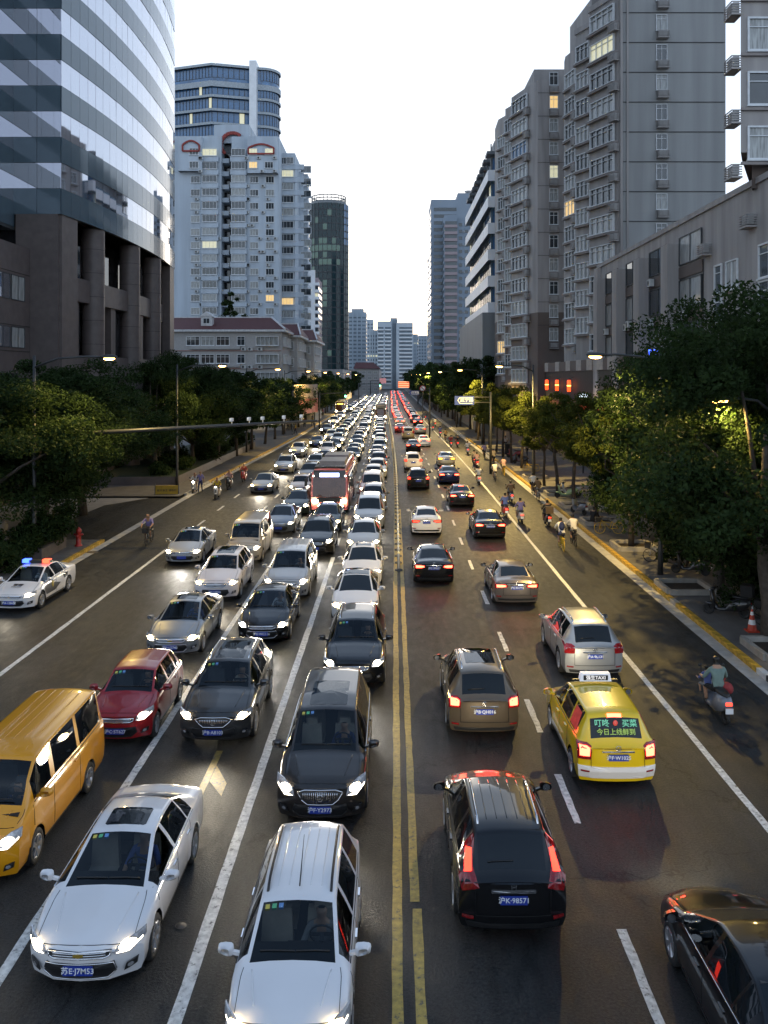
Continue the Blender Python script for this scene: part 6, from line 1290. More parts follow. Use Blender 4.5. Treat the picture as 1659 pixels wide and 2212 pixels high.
# shrubs and planters on the left
def shrub(x, y, r, h, label, grp=None, leaf=.09, n=2600, z=.15, seed=0):
    rng = np.random.default_rng(int(abs(x*100+y*10))+seed); C = [(rng.normal()*r*.45, rng.normal()*r*.45, h*(.3+.5*rng.random())) for _ in range(14)]
    me = leaf_cloud('foliage', C, [np.array([.5, .5, .45])*r*(.6+.5*rng.random()) for _ in C], [n//14]*14, leaf, rng); me.materials.append(M_LEAF)
    R = tag(empty('shrub', (x, y, z)), label, 'shrub', grp); ob('foliage', me, None, R)
    t = MB(); [t.tube([(0, 0, 0), (c[0]*.5, c[1]*.5, c[2]*.6), c], [.04, .03, .012], 5) for c in C[:6]]; t.build('stem', M_BARK, R); return R
M_BOX = pm('planter_stone', (.12, .1, .09), .8, noise=.2)
pt_ = tag(empty('planter', (-18.4, 44.2, .15)), 'long brown stone planter box near the left kerb', 'planter'); mb = MB(); mb.box(0, 0, .28, 1.9, 3.2, .55); mb.build('box', M_BOX, pt_); mb = MB(); mb.box(0, 0, .57, 1.7, 3.0, .06); mb.build('soil', pm('soil', (.03, .022, .015), .95), pt_)
shrub(-18.5, 45.0, 1.5, 1.9, 'rounded dark bush growing in the long planter', n=5200, z=.5); shrub(-18.2, 43.0, 1.1, 1.2, 'low bush at the near end of the long planter', n=3000, z=.5)
shrub(-20.2, 41.5, 1.6, 1.8, 'dark bush behind the police car', n=5000); shrub(-18.2, 39.6, 1.3, 1.3, 'dark bush at the left edge above the police car', n=4000)
for i, (x, y) in enumerate(((-23, 50.2), (-23.9, 50.7))): mb = MB(); mb.ball((x, y, .47), .45, .45, .45, 0, 18, 12); tag(mb.build('stone_ball', pm('stone_ball', (.3, .29, .28), .6)), ['pale round stone ball bollard nearer the road', 'second round stone ball bollard behind the first'][i], 'stone ball')
TB = tag(empty('raised_bed', (0, 0, 0)), 'long raised planting bed with low granite wall below the columns', 'planting bed'); walls(TB, [(-25.5, 72), (-18.3, 72.5), (-18.1, 112), (-25.5, 112)], .15, .85, M_GRAN, pm('bed_grass', (.02, .035, .012), .95, noise=.5, scale=3), 'bed_wall')
for i in range(12): shrub(-18.9-rt.uniform(0, 2.5), 74+i*3.3, 1.2, 1.2, f'dark shrub in the raised bed, {ORD[i]} from the driveway', 'shrubs in the raised bed', .13, 1500, .8)
for x, y, r, h, lab in ((15.0, 28.6, 1.3, 2.0, 'leafy bush behind the largest right trunk'), (14.3, 33.6, 1.2, 1.9, 'leafy bush behind the scooters under the big trees'), (15.6, 36.5, 1.4, 2.2, 'leafy bush deeper under the big right trees'), (13.9, 41.0, 1.1, 1.7, 'leafy bush beside the silver parked bicycle')): shrub(x, y, r, h, lab, None, .08, 4200)
# yellow barrier board and planter blocks by the driveway
yb = tag(empty('barrier_board', (-17.6, 66.6, 0), .15), 'yellow notice board barrier at the far side of the driveway', 'barrier'); mb = MB(); mb.box(0, 0, .45, 1.75, .12, .75); mb.build('panel', pm('board_yellow', (.42, .26, .02), .6), yb); mb = MB(); [mb.box(x, 0, .09, .2, .5, .1) for x in (-.7, .7)]; [mb.box(x, .0, .5, .05, .16, .95) for x in (-.88, .88)]; mb.build('foot', M_FD, yb); ob('lettering', text_mesh('前方施工 请绕行', .2), [M_BLK], yb, (0, -.065, .45), (math.pi/2, 0, 0), link=True)
hy = tag(empty('fire_hydrant', (-16.95, 46.2, .15)), 'red fire hydrant by the left kerb', 'hydrant'); mb = MB(); mb.lathe([(.2, 0), (.2, .06), (.14, .1), (.13, .7), (.16, .74), (.16, .8), (.12, .92), (.05, 1.0), (.0, 1.02)], n=14); mb.build('barrel', pm('hydrant_red', (.35, .025, .02), .4), hy)
mb = MB(); [mb.lathe([(.06, sg*.12), (.06, sg*.24), (0, sg*.25)], (0, 0, .62), 'x', 10) for sg in (-1, 1)]; mb.lathe([(.07, -.13), (.07, -.25), (0, -.26)], (0, 0, .55), 'y', 10); mb.build('outlet', pm('hydrant_red', (.35, .025, .02), .4), hy)
# tree pits with stone edging on the right
M_EDGE = pm('pit_edging', (.3, .28, .25), .8)
for i, (x, y) in enumerate(((12.7, 28.4), (12.3, 36.8), (12.6, 45.8), (12.6, 53.5), (12.6, 60.4), (12.6, 66.6), (12.6, 78), (12.5, 84.5))):
    q = tag(empty('tree_pit', (x+.1, y, .15)), f'square stone-edged tree pit on the right pavement, {ORD[i]} from the camera', 'tree pit', 'tree pits')
    for dx, dy, sx, sy in ((0, -1.0, 1.9, .18), (0, 1.0, 1.9, .18), (-.95, 0, .18, 1.85), (.95, 0, .18, 1.85)): mb = MB(); mb.box(dx, dy, .1, sx, sy, .24); mb.build('edging_stone', M_EDGE, q)
    mb = MB(); mb.box(0, 0, .02, 1.7, 1.8, .05); mb.build('soil', pm('soil', (.03, .022, .015), .95), q)
# ================================================================ street lamps, mast arms, signals, signs
M_POLE = pm('pole_dark', (.03, .032, .034), .45, noise=.15)
def lamp(x, y, sgn, label, power, es=30, hgt=10.2, arm=2.6):
    R = tag(empty('street_lamp', (x, y, .1)), label, 'street lamp', 'street lamps'); mb = MB(); mb.tube([(0, 0, 0), (0, 0, 1.2), (0, 0, hgt)], [.14, .11, .07], 10); mb.build('pole', M_POLE, R)
    mb = MB(); mb.tube([(0, 0, hgt-.6), (sgn*arm*.35, 0, hgt-.15), (sgn*arm*.8, 0, hgt-.05), (sgn*arm, 0, hgt-.08)], [.06, .055, .05, .05], 8); mb.build('arm', M_POLE, R)
    mb = MB(); mb.ball((sgn*(arm+.35), 0, hgt-.06), .48, .2, .11, 0, 12, 6); h = mb.build('lamp_head', M_POLE, R); mb = MB(); mb.ball((sgn*(arm+.38), 0, hgt-.14), .3, .15, .11, 0, 12, 6); mb.build('lens', em('lamp_sodium', (1, .5, .12), es), h)
    if power:
        l = bpy.data.lights.new('lamp_light', 'SPOT'); l.energy = power; l.color = (1, .68, .2); l.spot_size = math.radians(168); l.spot_blend = .35; l.shadow_soft_size = .12
        o = bpy.data.objects.new('lamp_light', l); COL.objects.link(o); o.parent = R; o.location = (sgn*(arm+.38), 0, hgt-.3)
for i, y in enumerate((31, 39.5, 75.5, 116, 156, 196, 240, 290, 345)):
    lamp(12.2+bend(y)+(1.4 if y < 35 else 0), y, -1, 'curved-arm street lamp on the right kerb, '+f'{ORD[i]} from the camera', (3200 if y < 35 else (6500 if y < 50 else 11000)) if y < 120 else (6000 if y < 250 else 0), hgt=8.4 if y < 35 else 10.2, arm=1.5 if y < 35 else 2.6)
for i, y in enumerate((43.5, 72, 104, 138, 172, 212, 256, 310)):
    lamp(-18.2+(kl(y)-KL)*.5, y, 1, 'curved-arm street lamp on the left kerb, '+f'{ORD[i]} from the camera', arm=3.4, power=2400 if y < 110 else (5000 if y < 250 else 0))
ma = tag(empty('camera_mast', (-18.6, 44.5, 0)), 'dark mast arm with traffic cameras reaching over the left lanes', 'mast'); mb = MB(); mb.tube([(0, 0, 0), (0, 0, 6.9)], [.2, .13], 12); mb.build('pole', M_POLE, ma); mb = MB(); mb.tube([(0, 0, 6.15), (6, 0, 6.5), (14.6, 0, 6.95)], [.13, .1, .06], 8); mb.build('arm', M_POLE, ma)
for i, x in enumerate((10.2, 11.1, 11.8, 12.9, 13.8)): mb = MB(); mb.box(0, -.1, .3, .14, .42, .16); mb.tube([(0, 0, .0), (0, 0, .25)], .025, 6); mb.lathe([(0, -.32), (.06, -.32), (.065, -.3)], (0, 0, .3), 'y', 8); mb.build('traffic_camera', M_CW, ma, (x, 0, 6.2+x*.05))
def blue_sign(x, y, z, w, h, txt, size, label, rz=0.):
    R = tag(empty('road_sign', (x, y, 0), rz), label, 'road sign'); mb = MB(); mb.box(0, 0, z, w, .08, h); mb.build('panel', pm('sign_blue', (.02, .05, .28), .4, noise=.05), R); M = pm('sign_white_paint', (.75, .78, .8), .5, noise=0)
    ob('lettering', text_mesh(txt, size), [M], R, (.12*w, -.05, z+.02), (math.pi/2, 0, 0), link=True)
    mb = MB(); xa = -.34*w; pts = [(xa+.25*h, 0, z+.33*h), (xa, 0, z), (xa+.25*h, 0, z-.33*h)]
    for p, q in zip(pts, pts[1:]): mb.bar((p[0], -.045, p[2]), (q[0], -.045, q[2]), .02, .06)
    mb.bar((xa+.25*h, -.045, z+.33*h), (.42*w, -.045, z+.33*h), .02, .045); mb.bar((xa+.25*h, -.045, z-.33*h), (.42*w, -.045, z-.33*h), .02, .045); mb.build('arrow', M, R)
    mb = MB(); mb.tube([(w*.5+1.6, .15, 0), (w*.5+1.6, .15, z+.8)], [.13, .1], 8); mb.tube([(w*.5+1.6, .15, z+.3), (-w*.3, .15, z+.3)], .06, 6); mb.tube([(w*.5+1.6, .15, z-.2), (-w*.3, .15, z-.2)], .06, 6); mb.build('post', M_POLE, R)
Ys = 82.; blue_sign(px(1003, Ys), Ys, pz(865, Ys), 42*Ys/F, 19*Ys/F, '武宁路', .42, 'blue direction sign with white arrow in front of the right trees')
Ys = 130.; blue_sign(px(895, Ys), Ys, pz(848.5, Ys), 21*Ys/F, 9.*Ys/F, '长寿路', .36, 'second blue direction sign farther away above the right lanes')
def signal(x, y, sgn, z, label, ax):
    R = tag(empty('traffic_light', (x, y, 0)), label, 'traffic light'); mb = MB(); mb.tube([(0, 0, 0), (0, 0, z+.3)], .12, 8); mb.tube([(0, 0, z), (ax, 0, z+.25)], [.09, .06], 6); mb.build('mast', M_POLE, R)
    mb = MB(); mb.box(ax, -.1, z, .42, .25, 1.25); mb.build('housing', M_BLK, R); mb = MB(); mb.lathe([(0, -.24), (.15, -.24), (.16, -.2)], (ax, 0, z-.38), 'y', 12); mb.build('green_light', em('signal_green', (.1, 1, .45), 24), R)
signal(px(690, 150), 150, 1, pz(851, 150), 'green traffic light on the left mast before the crossing', px(746.5, 150)-px(690, 150)); signal(px(775, 235), 235, 1, pz(830, 235), 'farther green traffic light above the oncoming jam', px(821, 235)-px(775, 235))
ns = tag(empty('prohibition_sign', (px(913, 150), 150, 0)), 'round red prohibition sign right of the far blue sign', 'sign'); zz = pz(839, 150); mb = MB(); mb.lathe([(.42, -.03), (.55, -.03), (.55, .03), (.42, .03)], (0, 0, zz), 'y', 18, closed=True); mb.bar((-.32, -.02, zz+.32), (.32, -.02, zz-.32), .03, .12); mb.build('red_ring', pm('sign_red_paint', (.4, .03, .03), .5), ns); mb = MB(); mb.lathe([(0, -.01), (.45, -.01)], (0, 0, zz), 'y', 18); mb.build('disc', M_CW, ns); mb = MB(); mb.tube([(0, .1, 0), (0, .1, zz+.5)], .08, 6); mb.build('post', M_POLE, ns)
rb = tag(empty('led_board', (px(872, 300), 300, 0)), 'glowing red message board above the far right carriageway', 'sign'); zz = pz(830.5, 300); mb = MB(); mb.box(0, 0, zz, 24*300/F, .3, 13*300/F); mb.build('panel', em('led_red', (1, .16, .06), 1.1), rb); mb = MB(); [mb.box(0, -.17, zz-1+k*.65, 3.6, .06, .18) for k in range(4)]; mb.build('text_row', em('led_red_bright', (1, .4, .2), 2), rb); mb = MB(); mb.tube([(5, .2, 0), (5, .2, zz)], .2, 8); mb.tube([(5, .2, zz), (-1.5, .2, zz)], .12, 6); mb.build('post', M_POLE, rb)
pk = tag(empty('led_board', (px(827, 420), 420, 0)), 'pale pink board over the far end of the oncoming lanes', 'sign'); zz = pz(822.5, 420); mb = MB(); mb.box(0, 0, zz, 14*420/F, .3, 11*420/F); mb.build('panel', pm('board_pink', (.55, .3, .3), .6, emit=(1, .4, .4), es=.25), pk); mb = MB(); mb.tube([(-6, .2, 0), (-6, .2, zz)], .2, 8); mb.tube([(-6, .2, zz), (1, .2, zz)], .12, 6); mb.build('post', M_POLE, pk)
# ---------------------------------------------------------------- centre barrier
M_RAIL = pm('rail_white', (.62, .62, .6), .5); M_BASE = pm('barrier_base', (.1, .1, .1), .7); 
pm_ = MB(); pm_.box(0, 0, .5, .07, .07, 1.0); pm_.lathe([(0, 1.07), (.05, 1.04), (.05, 1.0)], n=8); pme = pm_.mesh('post'); pme.materials.append(M_RAIL)
bm_ = MB(); bm_.lathe([(.2, .0), (.18, .06), (.06, .1), (0, .1)], n=10); bme = bm_.mesh('post_base'); bme.materials.append(M_BASE)
rf_ = MB(); rf_.lathe([(0, -.05), (.06, -.05), (.065, -.04)], (0, 0, .86), 'y', 8); rfe = rf_.mesh('reflector'); rfe.materials.append(pm('reflector_yellow_glow', (.9, .75, .35), .15, metal=.6, emit=(1, .8, .4), es=.5, noise=0))  # reflectors glow faintly themselves, imitating headlight light thrown back
GB = tag(empty('centre_barrier', (0, 0, 0)), 'white pedestrian barrier with posts running down the centre line', 'barrier')
y = 41.; i = 0; pts = []
while y < 330:
    x = .2+bend(y); 
    if y < 200: p = ob('post', pme, None, GB, (x, y, 0)); ob('post_base', bme, None, p); ob('reflector', rfe, None, p)
    pts.append((x, y)); y += 1.6 if y < 110 else 3.2
for z in (.93, .22):
    mb = MB(); mb.tube([(a, b, z) for a, b in pts], .03, 5); mb.build('rail', M_RAIL, GB)
mb = MB()
for (a, b), (c, d) in zip(pts[:70], pts[1:71]):
    for k in range(1, 6): t = k/6; mb.bar((a+(c-a)*t, b+(d-b)*t, .22), (a+(c-a)*t, b+(d-b)*t, .93), .018, .018)
pk_ = mb.build('pickets', M_RAIL, GB); pk_['kind'] = 'stuff'
# ================================================================ people, bicycles, scooters
def person_mesh(pose):
    V = []; Rr = []; E_ = []; T = []
    def ch(pts, tags, root=None):
        prev = root
        for p, r, t in [(a[0], a[1], b) for a, b in zip(pts, tags)]:
            V.append(p); Rr.append(r); i = len(V)-1
            if prev is not None: E_.append((prev, i)); T.append(t)
            prev = i
        return prev
    if pose == 'walk': hip, ches, nk, hd = (0, 0, .93), (0, .01, 1.32), (0, .01, 1.49), (0, .03, 1.64)
    elif pose == 'bike': hip, ches, nk, hd = (0, -.08, .93), (0, .13, 1.30), (0, .2, 1.46), (0, .25, 1.61)
    else: hip, ches, nk, hd = (0, -.12, .82), (0, -.03, 1.2), (0, -.0, 1.37), (0, .03, 1.53)
    ch([(hip, .145)], ['p']); mid = tuple((a+b)/2 for a, b in zip(hip, ches)); c = ch([(mid, .135), (ches, .155)], ['s', 's'], 0); n_ = ch([(nk, .062)], ['k'], c); ch([((hd[0], hd[1]-.005, hd[2]-.05), .085), (hd, .105), ((hd[0], hd[1]-.01, hd[2]+.07), .085)], ['h', 'h', 'h'], n_)
    for s in (-1, 1):
        if pose == 'walk': el, wr = (s*.24, -.03+s*.06, 1.13), (s*.25, .06+s*.14, .9); kn, an, to = (s*.1, .1+s*.13, .5), (s*.1, -.02+s*.22, .09), (s*.11, .13+s*.22, .05)
        elif pose == 'bike': el, wr = (s*.30, .3, 1.13), (s*.26, .55, 1.04); kn, an, to = (s*.12, .30+s*.04, .68-s*.07), (s*.11, .10, .30-s*.1), (s*.12, .25, .25-s*.1)
        else: el, wr = (s*.31, .12, 1.0), (s*.30, .38, .98); kn, an, to = (s*.2, .34, .72), (s*.17, .30, .36), (s*.17, .46, .32)
        sh = (s*.19, ches[1], ches[2]+.07)
        a = ch([(sh, .068)], ['s'], c); a = ch([(el, .05)], ['s' if pose != 'walk' else 's'], a); w = ch([(wr, .034)], ['k'], a); f = Vector(wr)-Vector(el); f.normalize(); pl_ = Vector(wr)+f*.07; pi_ = ch([(tuple(pl_), .032)], ['k'], w)
        for k in range(4): o = Vector((0, 0, .012))*(k-1.5); ch([(tuple(pl_+f*.045+o*1.2), .0095), (tuple(pl_+f*(.085-.008*abs(k-1.5))+o*1.3+Vector((0, 0, -.015))), .008)], ['k', 'k'], pi_)
        ch([(tuple(pl_+Vector((-s*.03, 0, .02))), .010), (tuple(pl_+f*.04+Vector((-s*.045, 0, .02))), .009)], ['k', 'k'], w)
        l = ch([((s*.1, hip[1]+.01, hip[2]-.06), .10)], ['p'], 0); l = ch([(kn, .066)], ['p'], l); l = ch([(an, .044)], ['p' if pose == 'walk' else 'l'], l); ch([(to, .042)], ['f'], l)
    me = bpy.data.meshes.new('person'); me.from_pydata(V, E_, []); o = bpy.data.objects.new('person', me); COL.objects.link(o)
    md = o.modifiers.new('s', 'SKIN'); md.use_smooth_shade = True
    for i, r in enumerate(Rr): me.skin_vertices[0].data[i].radius = (r, r*(.82 if i in (0, 1, 2) else 1)); me.skin_vertices[0].data[i].use_root = (i == 0)
    ss = o.modifiers.new('d', 'SUBSURF'); ss.levels = 1; ss.render_levels = 1
    dg = bpy.context.evaluated_depsgraph_get(); m2 = bpy.data.meshes.new_from_object(o.evaluated_get(dg)); bpy.data.objects.remove(o); m2.name = 'person'
    va = np.array(V); A = va[[e[0] for e in E_]]; B_ = va[[e[1] for e in E_]]; idx = dict(s=0, p=1, k=2, f=3, h=2, l=2)
    for p in m2.polygons:
        c = np.array(p.center); t = np.clip(((c-A)*(B_-A)).sum(1)/(((B_-A)**2).sum(1)+1e-9), 0, 1); d = np.linalg.norm(A+(B_-A)*t[:, None]-c, axis=1); k = int(d.argmin()); m_ = idx[T[k]]
        if T[k] == 'h' and (c[2] > hd[2]+.055 or c[1] < hd[1]-.01): m_ = 4
        p.material_index = m_; p.use_smooth = True
    return m2
PM_ = {k: person_mesh(k) for k in ('walk', 'bike', 'scoot')}
def cloth(n, c): return pm('cloth_'+n, c, .85, noise=.15, scale=8)
CL = dict(white=cloth('white', (.62, .6, .58)), navy=cloth('navy', (.015, .025, .09)), purple=cloth('purple', (.17, .15, .33)), blue=cloth('blue', (.07, .1, .26)), brown=cloth('brown', (.13, .085, .045)), black=cloth('black', (.012, .012, .013)), grey=cloth('grey', (.17, .17, .17)), teal=cloth('teal', (.14, .2, .18)), yellow=cloth('yellow', (.5, .36, .03)), red=cloth('red', (.25, .03, .03)), pink=cloth('pink', (.4, .25, .25)), beige=cloth('beige', (.36, .3, .22)))
SK = pm('skin', (.33, .19, .12), .55, noise=.08); HA = pm('hair_black', (.008, .007, .006), .5, noise=.2); SHO = pm('shoe_dark', (.03, .03, .03), .6)
def person(pose, x, y, rz, shirt, pants, label, group=None, sc=1., z=0.):
    o = ob('person', PM_[pose], [CL[shirt], CL[pants], SK, SHO, HA], None, (x, y, z), rz, link=True); o.scale = (sc, sc, sc); return tag(o, label, 'person', group)
BK = {}
def bike_meshes():
    w = MB(); w.lathe([(.30, -.015), (.325, -.018), (.335, 0), (.325, .018), (.30, .015)], (0, 0, 0), 'x', 20, closed=True)
    for k in range(10): t = k*math.pi/5; w.bar((0, 0, 0), (0, .31*math.cos(t), .31*math.sin(t)), .008, .008)
    f = MB(); bb = (0, -.05, .29); hd = (0, .42, .80); st = (0, -.17, .72)
    for a, b in ((bb, hd), (bb, st), ((0, .40, .70), (0, -.14, .62)), (bb, (0, -.52, .335)), (st, (0, -.52, .335)), (hd, (0, .52, .335))): f.tube([a, b], .022, 6)
    f.box(0, -.56, .68, .12, .32, .02)
    h = MB(); h.tube([(0, .42, .78), (0, .38, 1.0)], .018, 6); h.tube([(-.28, .36, 1.0), (-.2, .44, 1.02), (0, .40, 1.0), (.2, .44, 1.02), (.28, .36, 1.0)], .016, 6)
    s = MB(); s.tube([(0, -.17, .7), (0, -.19, .84)], .018, 6); s.ball((0, -.2, .87), .09, .15, .04, 0, 10, 6); p = MB(); p.tube([(-.1, -.05, .29), (.1, -.05, .29)], .02, 6); p.box(-.14, -.05, .15, .08, .1, .03); p.box(.14, -.05, .42, .08, .1, .03)
    k = MB(); k.box(0, .62, .82, .34, .26, .24, 0, 0, 1.15); return dict(wheel=w.mesh('wheel'), frame=f.mesh('frame'), handlebar=h.mesh('handlebar'), saddle=s.mesh('saddle'), pedal=p.mesh('pedal'), basket=k.mesh('basket'))
BK = bike_meshes()
def bicycle(x, y, rz, col, label, group=None, basket=True, z=0.):
    R = tag(empty('bicycle', (x, y, z), rz), label, 'bicycle', group); M = pm('bike_'+col, dict(yellow=(.55, .36, .02), black=(.02, .02, .02), silver=(.4, .4, .4), blue=(.03, .12, .3))[col], .4, noise=.05)
    for yy_ in (-.52, .52): ob('wheel', BK['wheel'], [M if col == 'yellow' else M_TYRE], R, (0, yy_, .335), link=True)
    for k in ('frame', 'handlebar', 'saddle', 'pedal')+(('basket',) if basket else ()): ob(k, BK[k], [M if k == 'frame' else M_BLK], R, link=True)
    return R
def scooter_meshes():
    w = MB(); w.lathe([(.12, -.04), (.2, -.05), (.22, 0), (.2, .05), (.12, .04)], (0, 0, 0), 'x', 18, closed=True); w.lathe([(0, 0), (.13, .0)], (0, 0, 0), 'x', 12)
    b = MB(); secs = [(-.85, .10, .55, .72), (-.7, .17, .38, .76), (-.4, .19, .28, .74), (-.1, .16, .24, .62), (.05, .15, .22, .34), (.3, .15, .22, .33), (.42, .17, .25, .5)]; vs = []
    for y_, hw, z0, z1 in secs: vs += [(-hw, y_, z0), (-hw*1.05, y_, (z0+z1)/2), (-hw*.7, y_, z1), (hw*.7, y_, z1), (hw*1.05, y_, (z0+z1)/2), (hw, y_, z0)]
    b.add(vs, [(i*6+j, i*6+(j+1) % 6, (i+1)*6+(j+1) % 6, (i+1)*6+j) for i in range(len(secs)-1) for j in range(6)]+[(5, 4, 3, 2, 1, 0), tuple(36+j for j in range(6))], 0, True)
    sh = MB(); sh.add([(-.2, .40, .3), (.2, .40, .3), (.17, .52, .95), (-.17, .52, .95), (-.16, .52, .3), (.16, .52, .3), (.12, .62, .92), (-.12, .62, .92)], [(0, 1, 2, 3), (5, 4, 7, 6), (0, 3, 7, 4), (1, 5, 6, 2), (3, 2, 6, 7), (0, 4, 5, 1)], 0, True); sh.ball((0, .62, .42), .1, .2, .07, 0, 10, 5)
    st = MB(); st.ball((0, -.38, .79), .15, .42, .07, 0, 12, 6); h = MB(); h.tube([(-.33, .40, 1.02), (0, .5, 1.0), (.33, .40, 1.02)], .02, 6); h.ball((0, .52, .99), .12, .1, .07, 0, 10, 5); fk = MB(); fk.tube([(0, .55, .8), (0, .66, .25)], .035, 6)
    mi = MB(); [mi.tube([(s*.26, .43, 1.03), (s*.30, .40, 1.2)], .008, 5) for s in (-1, 1)]; [mi.ball((s*.31, .40, 1.24), .06, .015, .04, 0, 8, 5) for s in (-1, 1)]
    tl = MB(); tl.box(0, -.87, .62, .16, .04, .07); hl = MB(); hl.ball((0, .63, .93), .08, .04, .05, 0, 8, 5); pl = MB(); pl.box(0, -.9, .45, .2, .02, .14); bx_ = MB(); bx_.box(0, -.72, 1.08, .46, .42, .42)
    return dict(wheel=w.mesh('wheel'), body=b.mesh('body'), shield=sh.mesh('shield'), seat=st.mesh('seat'), handlebar=h.mesh('handlebar'), fork=fk.mesh('fork'), mirror=mi.mesh('mirror'), taillight=tl.mesh('taillight'), headlight=hl.mesh('headlight'), number_plate=pl.mesh('number_plate'), box=bx_.mesh('box'))
SC = scooter_meshes()
def scooter(x, y, rz, col, label, group=None, box=None, light=None, z=0., tail=True):
    R = tag(empty('motor_scooter', (x, y, z), rz), label, 'scooter', group); M = pm('scooter_'+col, dict(white=(.5, .5, .5), black=(.02, .02, .022), red=(.3, .03, .03), green=(.3, .42, .2), grey=(.16, .17, .2), blue=(.05, .08, .3))[col], .35, noise=.05, coat=.6)
    for yy_ in (-.62, .67): ob('wheel', SC['wheel'], [M_TYRE], R, (0, yy_, .22), link=True)
    for k, m in (('body', M), ('shield', M), ('seat', M_BLK), ('handlebar', M_BLK), ('fork', M_BLK), ('mirror', M_BLK), ('taillight', E_TL if tail else M_LENSR), ('headlight', light or M_LENS), ('number_plate', M_PLT)): ob(k, SC[k], [m], R, link=True)
    if box: ob('delivery_box', SC['box'], [CL[box]], R, link=True)
    return R
def backpack(x, y, z, col, label): mb = MB(); mb.ball((0, 0, 0), .16, .09, .24, 0, 12, 8); mb.ball((0, -.07, -.06), .12, .05, .12, 0, 10, 6); tag(mb.build('backpack', CL[col], None, (x, y, z)), label, 'backpack')
def on_bike(u, v, shirt, pants, bcol, lab, blab, away=True, grp=None):
    x, y = gp(u, v); r = 0 if away else math.pi; bicycle(x, y, r, bcol, blab, 'ridden bicycles'); return person('bike', x, y, r, shirt, pants, lab, grp), x, y
def on_scoot(u, v, shirt, pants, scol, lab, slab, away=True, box=None, light=None, grp=None):
    x, y = gp(u, v); r = 0 if away else math.pi; scooter(x, y, r, scol, slab, 'ridden scooters', box, light); return person('scoot', x, y, r, shirt, pants, lab, grp), x, y
o, x, y = on_scoot(1548, 1545, 'teal', 'black', 'grey', 'person in pale teal shirt riding the nearest scooter on the right', 'grey scooter with a child in front, nearest on the right lane')
person('scoot', x-.14, y+.36, 0, 'blue', 'grey', 'child in blue standing before the teal-shirted scooter rider', None, .62, .25)
mb = MB(); mb.ball((x+.24, y-.12, .78), .16, .2, .17, 0, 10, 7); mb.bar((x+.12, y-.1, .9), (x+.2, y-.1, 1.05), .03, .03); tag(mb.build('shopping_bag', CL['red']), 'dark red bag hanging at the nearest scooter rider', 'bag')
o, x, y = on_bike(1213, 1187, 'white', 'navy', 'yellow', 'person in white shirt with navy backpack riding a yellow bicycle', 'yellow share bicycle ridden by the backpack wearer'); backpack(x, y-.1, 1.27, 'navy', 'navy blue backpack on the cyclist of the yellow bicycle')
on_bike(1239, 1178, 'white', 'grey', 'black', 'person in loose white shirt with shoulder strap cycling near the kerb', 'black bicycle beside the yellow share bicycle')
on_scoot(1182, 1135, 'black', 'black', 'black', 'person in black riding the scooter with a big box', 'black delivery scooter carrying a large olive box', box='brown')
for u, v, s, p, c, t, lab in ((1124, 1129, 'purple', 'grey', 'white', 's', 'person in lilac shirt on white scooter behind the black sedan'), (1091, 1116, 'blue', 'black', 'red', 's', 'person in blue shirt on red scooter touching the edge line'), (1103, 1085, 'brown', 'black', 'grey', 's', 'person in brown shirt riding between the lilac and white shirts'), (1152, 1068, 'white', 'black', 'black', 'b', 'person in white shirt cycling against the right kerb'), (1162, 1081, 'brown', 'grey', 'silver', 'b', 'person in dark shirt cycling just before the kerbside white shirt'),
    (1034, 1046, 'white', 'black', 'white', 's', 'person in white shirt on white scooter next to the dark blue sedan'), (1069, 1039, 'white', 'beige', 'silver', 'b', 'person in white shirt bent over a bicycle mid-lane'), (1088, 1026, 'pink', 'beige', 'yellow', 'b', 'person in pink shirt cycling near the second lamp pole'), (1030, 1010, 'pink', 'black', 'red', 's', 'person in pink top on red scooter beside the silver sedan'), (1024, 1004, 'beige', 'brown', 'black', 's', 'person in beige top on black scooter beside the pink top'),
    (1066, 1004, 'beige', 'black', 'black', 'b', 'person in beige shirt cycling along the kerb by the small trees'), (1046, 990, 'purple', 'black', 'black', 'b', 'person in mauve shirt cycling far along the kerb'), (1010, 981, 'white', 'black', 'white', 's', 'person in white shirt on white scooter ahead of the silver sedan'), (988, 966, 'black', 'black', 'red', 's', 'person in black on red scooter in the far bike lane'), (974, 966, 'red', 'black', 'black', 's', 'person in red on black scooter beside the edge line'), (962, 952, 'brown', 'black', 'black', 'b', 'person in brown cycling in the far bike lane'), (951, 942, 'blue', 'black', 'blue', 's', 'person in blue on blue scooter with red light'), (935, 930, 'teal', 'black', 'black', 's', 'person in teal in the farthest cyclist cluster'), (926, 918, 'navy', 'black', 'black', 'b', 'person in navy in the farthest cyclist cluster'), (940, 921, 'white', 'black', 'black', 's', 'person in white in the farthest cyclist cluster'), (919, 906, 'grey', 'black', 'black', 's', 'person in grey at the head of the cyclist cluster')):
    (on_scoot if t == 's' else on_bike)(u, v, s, p, c, lab, f'{c} {"scooter" if t == "s" else "bicycle"} under the '+lab.replace(f' on {c} scooter', ''))
